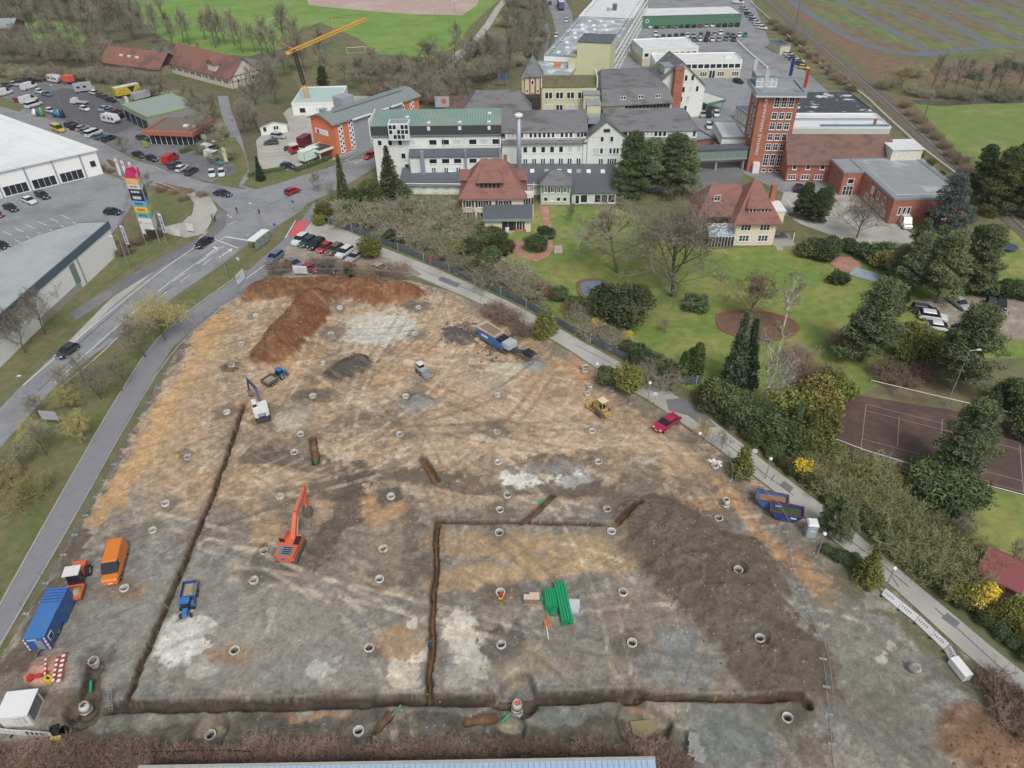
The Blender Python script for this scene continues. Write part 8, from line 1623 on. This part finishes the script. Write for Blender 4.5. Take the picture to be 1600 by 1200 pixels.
# lamps
def lamp(label,px,py,H,arm=1.0,rz=0,kind='arm',m=galv_m,group=None):
    t=thing('street_lamp',label,'lamp',(G(px,py).x,G(px,py).y,0),rz,group); MB().tube((0,0,0),(0,0,H),.09,.05,8).build('pole',m,t)
    if kind=='arm': MB().tube((0,0,H),(arm,0,H+.15),.04,.04,6).build('arm',m,t); MB().hexa([(arm-.1,-.12,H+.08),(arm+.6,-.1,H+.14),(arm+.6,.1,H+.14),(arm-.1,.12,H+.08)],[(arm,-.1,H+.26),(arm+.5,-.08,H+.26),(arm+.5,.08,H+.26),(arm,.1,H+.26)]).build('lamp_head',frame_m,t)
    else: MB().lathe([(.01,H),(.2,H+.08),(.26,H+.25),(.18,H+.42),(.01,H+.5)],12).build('globe',frame_m,t,True)
    return t
for i,(px,py,lab) in enumerate(((931,598,'white globe lamp post above the bulldozer'),(1088,708,'white globe lamp post right of the magenta car'),(1196,748,'white globe lamp post by the brown skip'),(1277,866,'white globe lamp post below the portable toilet'),(1383,920,'white globe lamp post at the white barrier row'),(1012,628,'white globe lamp post left of the magenta car'))): lamp(lab,px,py,3.4,kind='globe',group='globe lamps along the service road')
lamp('tall street lamp beside the pylon sign flags',202,418,7,1.0,R(200)); lamp('tall street lamp beside the bus shelter',411,372,7.5,1.2,R(150)); lamp('street lamp on the verge by the main road arrows',355,432,6,.8,R(160)); lamp('tall lamp among the pines of the right hand garden',1478,634,10,1.0,R(0)); lamp('street lamp beside the lane at the dealer corner',352,262,7,1.0,R(200)); lamp('street lamp in the dealer yard near the pick-up truck',97,170,7,1,R(150)); lamp('street lamp on the verge at the left edge',30,598,1.2,.3,0)
for i,(px,py,lab) in enumerate(((465,42,'twin floodlight mast on the left of the sports field'),(683,60,'floodlight mast on the right of the sports field'),(712,46,'floodlight mast at the ash pitch corner'),(518,36,'floodlight mast behind the left goal'),(346,28,'floodlight mast among trees left of the field'),(758,30,'tall floodlight mast beside the footpath'))):
    t=thing('floodlight_mast',lab,'floodlight',G(px,py)); MB().tube((0,0,0),(0,0,11),.12,.07,8).build('mast',galv_m,t); MB().box(-.8,-.05,10.9,.8,.05,11.05).build('crossbar',galv_m,t); [MB().box(s*.7-.25,-.2,11.0,s*.7+.25,.15,11.4).build('lamp_head',frame_m,t) for s in(-1,1)]
for i,(px,py,lab,a) in enumerate(((426,38,'white football goal on the left of the sports field',70),(557,84,'white football goal at the lower edge of the sports field',10))):
    t=thing('football_goal',lab,'goal',G(px,py),R(a)); [MB().tube((x,0,0),(x,0,2.44),.07,.07,8).build('post',frame_m,t) for x in(-3.6,3.6)]; MB().tube((-3.6,0,2.44),(3.6,0,2.44),.07,.07,8).build('crossbar',frame_m,t); [MB().tube((x,0,2.44),(x,1.6,0),.04,.04,6).build('stay',frame_m,t) for x in(-3.6,3.6)]; MB().tube((-3.6,1.6,.04),(3.6,1.6,.04),.04,.04,6).build('back_bar',frame_m,t)
# railway masts
for i,(px,py,lab,h) in enumerate(((1243,40,'railway mast beside the track near the top',9),(1440,196,'railway mast beside the green field',9))):
    t=thing('railway_mast',lab,'mast',G(px,py)); MB().tube((0,0,0),(0,0,h),.14,.1,8).build('mast',steel2_m,t); MB().box(-.6,-.05,h-.6,.6,.05,h-.5).build('crossarm',steel2_m,t)
# flagpoles
def flag(label,px,py,H,col,fl,w=.9,text=None,group='advertising flags by the pylon sign'):
    t=thing('advertising_flag',label,'flag',G(px,py),R(-20),group); MB().tube((0,0,0),(0,0,H),.06,.04,6).build('pole',galv_m,t); mb=MB()
    for k in range(4): x0=.05+k*w/4; y0=.06*math.sin(k*1.2); y1=.06*math.sin(k*1.2+1.2); mb.add([(x0,y0,H-fl),(x0+w/4,y1,H-fl),(x0+w/4,y1,H-.05),(x0,y0,H-.05)],[(0,1,2,3)])
    mb.build('cloth',mat('flag_cloth_'+str(col),col,.8,var=.06,coord='obj'),t)
    if text: [MB().box(.28,-.1,H-fl+.4+q*.5,.68,-.08,H-fl+.75+q*.5-.08*(q%3)).build('lettering',mat('flag_ink',(86,84,140),.7),t) for q in range(7)]
    else: MB().box(.3,-.1,H-1.2,.65,-.08,H-.85).build('emblem',rw_r,t)
for i,(px,py) in enumerate(((194,296),(204,300),(215,302))): flag(f'white advertising flag, {ORD[i]} from left behind the pylon sign',px,py,8,(228,228,232),4.4)
flag('white advertising flag with lettering nearest the supermarket',205,404,7.5,(224,226,236),4.2,text=1); flag('plain white advertising flag between supermarket and pylon sign',231,388,7.0,(226,228,228),3.6); flag('white advertising flag with lettering right of the pylon sign base',262,384,7.5,(222,224,238),4.4,text=1)
flag('pale green advertising flag on the verge beside the lane',356,272,7,(196,214,160),3.8,1.1); flag('pale advertising flag before the workshop doors',203,181,6,(220,224,226),3.2,1.4)
# pylon sign
p=G(243,376); t=thing('pylon_sign','tall three sided advertising pylon with stacked colourful panels','sign',p,R(-12)); S=3.6; H=15.6; TR=[(-S/2,-S*.29),(S/2,-S*.29),(0,S*.58)]
for x,y in TR: MB().tube((x,y,0),(x*.86,y*.86,H),.14,.1,8).build('column',galv_m,t)
pan=[(3.2,4.5,(222,226,232),0),(4.6,5.7,(226,230,234),0),(5.8,6.9,(110,186,176),1),(7.0,8.2,(238,200,44),2),(8.3,9.5,(92,184,226),3),(9.6,10.9,(44,46,52),4),(11.0,12.0,(62,68,80),4),(12.1,13.1,(208,212,218),2),(13.2,14.3,(240,180,112),5),(14.4,16.0,(206,46,110),0)]
inks=[None,mat('ink_teal',(52,92,100),.6),mat('ink_red',(196,70,50),.6),mat('ink_blue',(40,84,130),.6),mat('ink_white',(226,228,232),.6),mat('ink_orange',(222,140,70),.6)]
for fi in range(3):
    a=Vector((TR[fi][0],TR[fi][1],0)); b=Vector((TR[(fi+1)%3][0],TR[(fi+1)%3][1],0)); rz=math.atan2((b-a).y,(b-a).x)
    for z0,z1,cc,tx in pan:
        k=1-.14*(z0/H); m_=(a+b)/2*k; nn=Vector((math.sin(rz),-math.cos(rz),0))*.12; o=MB().hexa([(-S*.46*k,-.05,z0),(S*.46*k,-.05,z0),(S*.46*k,.05,z0),(-S*.46*k,.05,z0)],[(-S*.45*k*(.55 if z1>15 else 1),-.05,z1),(S*.45*k*(.55 if z1>15 else 1),-.05,z1),(S*.45*k*(.55 if z1>15 else 1),.05,z1),(-S*.45*k*(.55 if z1>15 else 1),.05,z1)]).build('sign_panel',mat('panel_%d_%d_%d'%cc,cc,.5,var=.04,coord='obj'),t,loc=(m_.x+nn.x,m_.y+nn.y,0),rz=rz)
        if tx and fi!=1:
            for q in range(6 if tx!=5 else 1): MB().box(-.95+q*.32,-.07,z0+.3,-.95+q*.32+.22,-.055,z1-.3-.1*(q%2)).build('lettering',inks[tx],o)
# crane
p=G(485,171); t=thing('self_erecting_crane','yellow self-erecting crane with black mast and long sloping jib','crane',p,math.atan2(22,28))
MB().cbox((0,0,0),(3.4,3.4,.6)).build('base',steel2_m,t); MB().cbox((-.8,0,.6),(2.0,2.2,1.2)).build('ballast',kerb_m,t)
cy=mat('crane_yellow',(222,170,66),.5,var=.06,coord='obj')
def lattice(a,b,w,n,m,name):
    a=Vector(a);b=Vector(b); d=(b-a); u=d.normalized(); s=Vector((0,1,0)) if abs(u.y)<.9 else Vector((1,0,0)); v=u.cross(s).normalized(); s=v.cross(u); mb=MB(); C=[s*w+v*w,s*w-v*w,-s*w-v*w,-s*w+v*w]
    for c in C: mb.tube(a+c,b+c,.12,.12,4)
    for i in range(n):
        p0=a+d*i/n; p1=a+d*(i+1)/n
        for k in range(4): mb.tube(p0+C[k],p1+C[(k+1)%4],.07,.07,3)
    return mb.build(name,m,t)
lattice((0,0,.6),(-.6,0,7.5),.55,7,cy,'lower_mast'); lattice((-.6,0,7.5),(-2.0,0,18.0),.42,11,trim_m,'upper_mast'); lattice((-3.2,0,17.6),(23.5,0,23.2),.36,22,cy,'jib'); MB().tube((-2.0,0,18),(-5.6,0,20.6),.12,.1,6).build('rear_strut',cy,t); MB().tube((12,0,20.8),(12,0,25),.12,.08,6).build('jib_strut',cy,t); MB().tube((-5.6,0,20.6),(12,0,25),.03,.03,4).build('tie_rope',trim_m,t); MB().tube((12,0,25),(23,0,23.3),.03,.03,4).build('tie_rope',trim_m,t); MB().tube((-5.6,0,20.6),(-1.6,0,1.0),.03,.03,4).build('tie_rope',trim_m,t); MB().cbox((-4.0,0,17.0),(1.4,.8,.8)).build('slewing_drive',cy,t)
# bus shelter
A=G(396,393); B_=G(418,376); d=B_-A; t=thing('bus_shelter','bus shelter with flat white roof and glass walls beside the main road','bus shelter',A,math.atan2(d.y,d.x)); L_=d.length; MB().box(-.2,-.9,2.4,L_+.2,.9,2.55).build('roof',frame_m,t); [MB().tube((x,y,0),(x,y,2.4),.05,.05,6).build('post',mat('shelter_green',(86,108,104),.6),t) for x in(0,L_*.33,L_*.66,L_) for y in(-.7,.7)]; MB().box(.05,-.72,.3,L_-.05,-.68,2.1).build('glass_wall',mat('shelter_glass',(176,196,196),.1,trans=.5),t); MB().box(.4,-.5,.42,L_-.4,-.15,.48).build('bench',wood_b,t)
# road signs and traffic lights
for i,(px,py,H,lab,cc) in enumerate(((350,322,3.2,'traffic light on the left pavement of junction',(60,64,66)),(409,350,3.4,'traffic light beside the stop line',(60,64,66)),(461,332,3.0,'round blue sign at the red cycle crossing',(60,100,170)),(432,366,2.6,'small blue sign on the verge by bus shelter',(60,100,170)),(376,470-50,2.6,'white round sign on the verge by main road',(220,222,224)),(498,330,2.8,'round sign at the end of grey fence',(60,100,170)),(673,420,2.6,'red rimmed sign on the fence by service road',(190,60,70)),(759,492,2.4,'small blue sign at the bend of service road',(90,110,180)),(1022,632,2.4,'white pennant sign beside the magenta car',(226,228,230)),(1586-410,720,2.2,'white sign on the verge by the cone shaped tree',(226,228,230)))):
    t=thing('traffic_sign',lab,'sign',G(px,py),R(-25)); MB().tube((0,0,0),(0,0,H),.045,.045,6).build('post',galv_m,t)
    if 'light' in lab: hd=MB().box(-.15,-.15,H-.9,.15,.15,H).build('signal_head',trim_m,t); [MB().box(-.09,-.2,H-.82+k*.28,.09,-.14,H-.64+k*.28).build('lens',m_,hd) for k,m_ in enumerate((gpipe_m,mat('signal_yellow',(224,190,40)),rw_r))]
    else: o=MB().tube((0,-.06,H-.35),(0,-.02,H-.35),.36,.36,16).build('disc',mat('sign_%d'%cc[0],cc,.5,coord='obj'),t)
for i,(px,py,lab) in enumerate(((278,372,'pale poster board beside the footway at the pylon verge'),(299,364,'white tilted poster board at the corner of pylon verge'),(320,222,'white and green dealer board beside the showroom'),(229,232,'small lime green board before the showroom'))):
    t=thing('poster_board',lab,'sign',G(px,py),R(-20)); MB().box(-.9,-.05,.5,.9,.05,2.2).build('board',wb if i!=3 else mat('lime_edge',(138,170,70),.7),t); [MB().tube((x,.1,0),(x,.1,1.8),.04,.04,5).build('post',galv_m,t) for x in(-.7,.7)]
    if i==2: MB().box(-.88,-.07,.5,.88,-.05,1.1).build('green_band',mat('lime_edge',(138,170,70)),t)
# clipped hedges
hg=mat('clipped_hedge',(84,100,62),.95,var=.35,scale=4,bump=1,bscale=9)
def hedge(label,pts,w_,h_):
    P=resample([G(*q) for q in pts],.5); o=P[0]; t=thing('clipped_hedge',label,'hedge',o); mb=MB()
    for a,b in zip(P,P[1:]): d=b-a; mb.cbox(((a.x+b.x)/2-o.x,(a.y+b.y)/2-o.y,0),(d.length+.05,w_*vr.uniform(.9,1.1),h_*vr.uniform(.9,1.08)),0,math.atan2(d.y,d.x),.92)
    mb.build('twigs',hg,t); hr=np.random.RandomState(int(o.x*10)%999); n=int(len(P)*70); k=hr.randint(0,len(P)-1,n); Q=np.array([[p.x-o.x,p.y-o.y,0] for p in P])[k]; Q+=np.stack([hr.uniform(-w_*.6,w_*.6,n),hr.uniform(-w_*.6,w_*.6,n),hr.uniform(.1,h_*1.08,n)],1); put('leaves',qmesh('leaves',leafquads(Q,.16,hr),ever_m),t)
hedge('clipped green hedge in front of the green edged lorry',[(464,268),(492,258),(518,248)],1.0,1.0); hedge('clipped green hedge beside the spruce at the junction',[(390,277),(412,272),(446,266)],1.0,1.0); hedge('clipped hedge below the glazed showroom',[(284,240),(300,234),(318,226)],1.6,1.0)
# pool terrace, pergola, blue cover
t=at('garden_pool','pale covered garden pool beside the brick terrace','pool',1355,432,10,3); MB().box(-3,-1.8,0,3,1.8,.3).build('rim',kerb_m,t); MB().box(-2.7,-1.5,.3,2.7,1.5,.34).build('cover',mat('pool_cover',(158,178,186),.4,coord='obj'),t)
sheet('brick_terrace',[(1290,402),(1330,402),(1345,415),(1340,428),(1312,424),(1296,412)],pave_m,.05)
t=at('covered_trampoline','dark blue round trampoline on the right hand lawn','trampoline',1573,390,6,6); MB().lathe([(.05,.8),(1.7,.8),(1.85,.75),(1.85,.7)],18).build('mat',mat('tramp_blue',(70,80,110),.7,coord='obj'),t); [MB().tube((1.7*math.cos(k*1.05),1.7*math.sin(k*1.05),0),(1.7*math.cos(k*1.05),1.7*math.sin(k*1.05),.75),.05,.05,5).build('leg',galv_m,t) for k in range(6)]
t=at('blue_waste_container','blue waste container at the wall of the long factory','container',984,77,4,2); MB().hexa([(-1.2,-1,.1),(1.2,-1,.1),(1.2,1,.1),(-1.2,1,.1)],[(-1.6,-1.1,2),(1.6,-1.1,2),(1.6,1.1,2),(-1.6,1.1,2)]).build('body',sblue_m,t); MB().box(-1.6,-1.12,2,1.6,1.12,2.15).build('lid',mat('roof_blue',(66,122,186)),t)
for i,(px,py) in enumerate(((1522,124),(1580,108))):
    t=at('green_container',f'{["left","right"][i]} dark green container beyond the stream','container',px,py,8,2,'green containers beyond the stream'); MB().box(-2.6,-1.2,.1,2.6,1.2,2.5).build('body',mat('container_green',(66,98,74),.7,coord='obj'),t); MB().box(2.6,-1,.3,2.64,1,2.3).build('door',mat('container_green2',(58,88,66),.7),t)
t=at('roadside_sign','blue direction sign beside the valley road behind the turret','sign',786,136,10,0); [MB().tube((x,0,0),(x,0,4.5),.08,.08,6).build('post',galv_m,t) for x in(-1.2,1.2)]; MB().box(-1.9,-.05,2.4,1.9,.05,4.6).build('board',mat('direction_blue',(74,92,116),.6,coord='obj'),t)
t=at('billboard','grey billboard with orange circle behind the green roofed block','sign',692,178,10,0); MB().box(-2.2,-.1,2,2.2,.1,5.2).build('board',mat('board_back',(176,182,196)),t); MB().tube((.6,-.16,3.9),(.6,-.1,3.9),.8,.8,20).build('emblem',ora_m,t); [MB().tube((x,.1,0),(x,.1,2.2),.1,.1,6).build('post',galv_m,t) for x in(-1.5,1.5)]
# people
skin_m=mat('skin',(200,160,136),.7,var=.03,coord='obj'); hair_m=mat('hair',(70,58,50),.8,var=.05,coord='obj')
def person(label,px,py,rz,top,legs,pose=0,z=None):
    j={'p':(0,0,.95),'c':(0,0,1.3),'n':(0,0,1.48),'h':(.02,0,1.66),'h2':(.02,0,1.76),'ls':(0,.2,1.42),'le':(.05+.1*pose,.27,1.12),'lh':(.16+.2*pose,.24,.88),'rs':(0,-.2,1.42),'re':(-.02,-.27,1.12),'rh':(.1,-.25,.86),'lhip':(0,.1,.92),'lk':(.12,.11,.5),'la':(.02,.11,.08),'lt':(.18,.12,.04),'rhip':(0,-.1,.92),'rk':(.0,-.11,.5),'ra':(-.16,-.11,.1),'rt':(0,-.12,.04)}
    if pose: 
        for k in('c','n','h','h2','ls','le','lh','rs','re','rh'): x,y,zz=j[k]; j[k]=(x+.45*(zz-.95),y,zz-.12*(zz-.95))
    rad={'p':.15,'c':.16,'n':.065,'h':.105,'h2':.07,'ls':.075,'le':.05,'lh':.04,'rs':.075,'re':.05,'rh':.04,'lhip':.1,'lk':.065,'la':.045,'lt':.04,'rhip':.1,'rk':.065,'ra':.045,'rt':.04}
    ks=list(j); E=[('p','c'),('c','n'),('n','h'),('h','h2'),('c','ls'),('ls','le'),('le','lh'),('c','rs'),('rs','re'),('re','rh'),('p','lhip'),('lhip','lk'),('lk','la'),('la','lt'),('p','rhip'),('rhip','rk'),('rk','ra'),('ra','rt')]
    me=bpy.data.meshes.new('body'); me.from_pydata([j[k] for k in ks],[(ks.index(a),ks.index(b)) for a,b in E],[]); o=bpy.data.objects.new('person',me); COL.objects.link(o); o.modifiers.new('skin','SKIN'); sv=me.skin_vertices[0].data
    for i,k in enumerate(ks): sv[i].radius=(rad[k],rad[k]); sv[i].use_root=(k=='p')
    s_=o.modifiers.new('sub','SUBSURF'); s_.levels=s_.render_levels=1; dg=bpy.context.evaluated_depsgraph_get(); dg.update(); bm_=bpy.data.meshes.new_from_object(o.evaluated_get(dg)); o.modifiers.clear(); o.data=bm_
    for m in (legs,top,skin_m,hair_m,trim_m): bm_.materials.append(m)
    hz=j['n'][2]
    for f in bm_.polygons:
        c=f.center; f.material_index=4 if c.z<.1 else 0 if c.z<.93 and abs(c.y)<.2 else 2 if (c.z<.9 or (c.z>hz+.02 and c.z<j['h'][2]+.02)) else 3 if c.z>hz+.02 else 1
        f.use_smooth=True
    p=G(px,py); o.location=(p.x,p.y,(gz(p) if z is None else z)+.02); o.rotation_euler.z=rz; tag(o,label,'person'); return o
bw=mat('work_blue',(58,74,128),.8,var=.05,coord='obj'); dk=mat('dark_cloth',(54,54,60),.8,var=.05,coord='obj'); wc_=mat('pale_cloth',(186,188,196),.8,coord='obj')
person('worker in blue clothes bending in the narrow centre trench',672,1006,R(200),bw,bw,1); 
t=at('shovel','shovel lying beside the worker at the centre trench','shovel',664,1007,6,-3); MB().tube((-.7,0,.05),(.5,0,.05),.02,.02,6).build('handle',wood_b,t); MB().box(.5,-.12,.02,.8,.12,.06).build('blade',steel2_m,t)
person('pedestrian in dark coat walking left on the junction pavement',333,345,R(200),dk,dk,0,.05); person('pedestrian in dark clothes walking right on the junction pavement',337,347,R(20),dk,dk,0,.05); person('pedestrian crossing near the traffic island at the junction',371,334,R(60),dk,dk,0,.05)
# ================================================================ HAZE
hz=MB(); hz.box(-4050,-2050,-4,4050,6050,74); hm=bpy.data.materials.new('haze_air'); hm.use_nodes=True; hn=hm.node_tree; hn.nodes.clear(); ho=hn.nodes.new('ShaderNodeOutputMaterial'); hv=hn.nodes.new('ShaderNodeVolumePrincipled'); hv.inputs['Color'].default_value=(.86,.9,.95,1); hv.inputs['Density'].default_value=.00012; hv.inputs['Anisotropy'].default_value=.2; hn.links.new(hv.outputs[0],ho.inputs['Volume'])
o=hz.build('haze',hm); tag(o,'thin pale haze in the air over the whole valley','haze',None,'stuff')
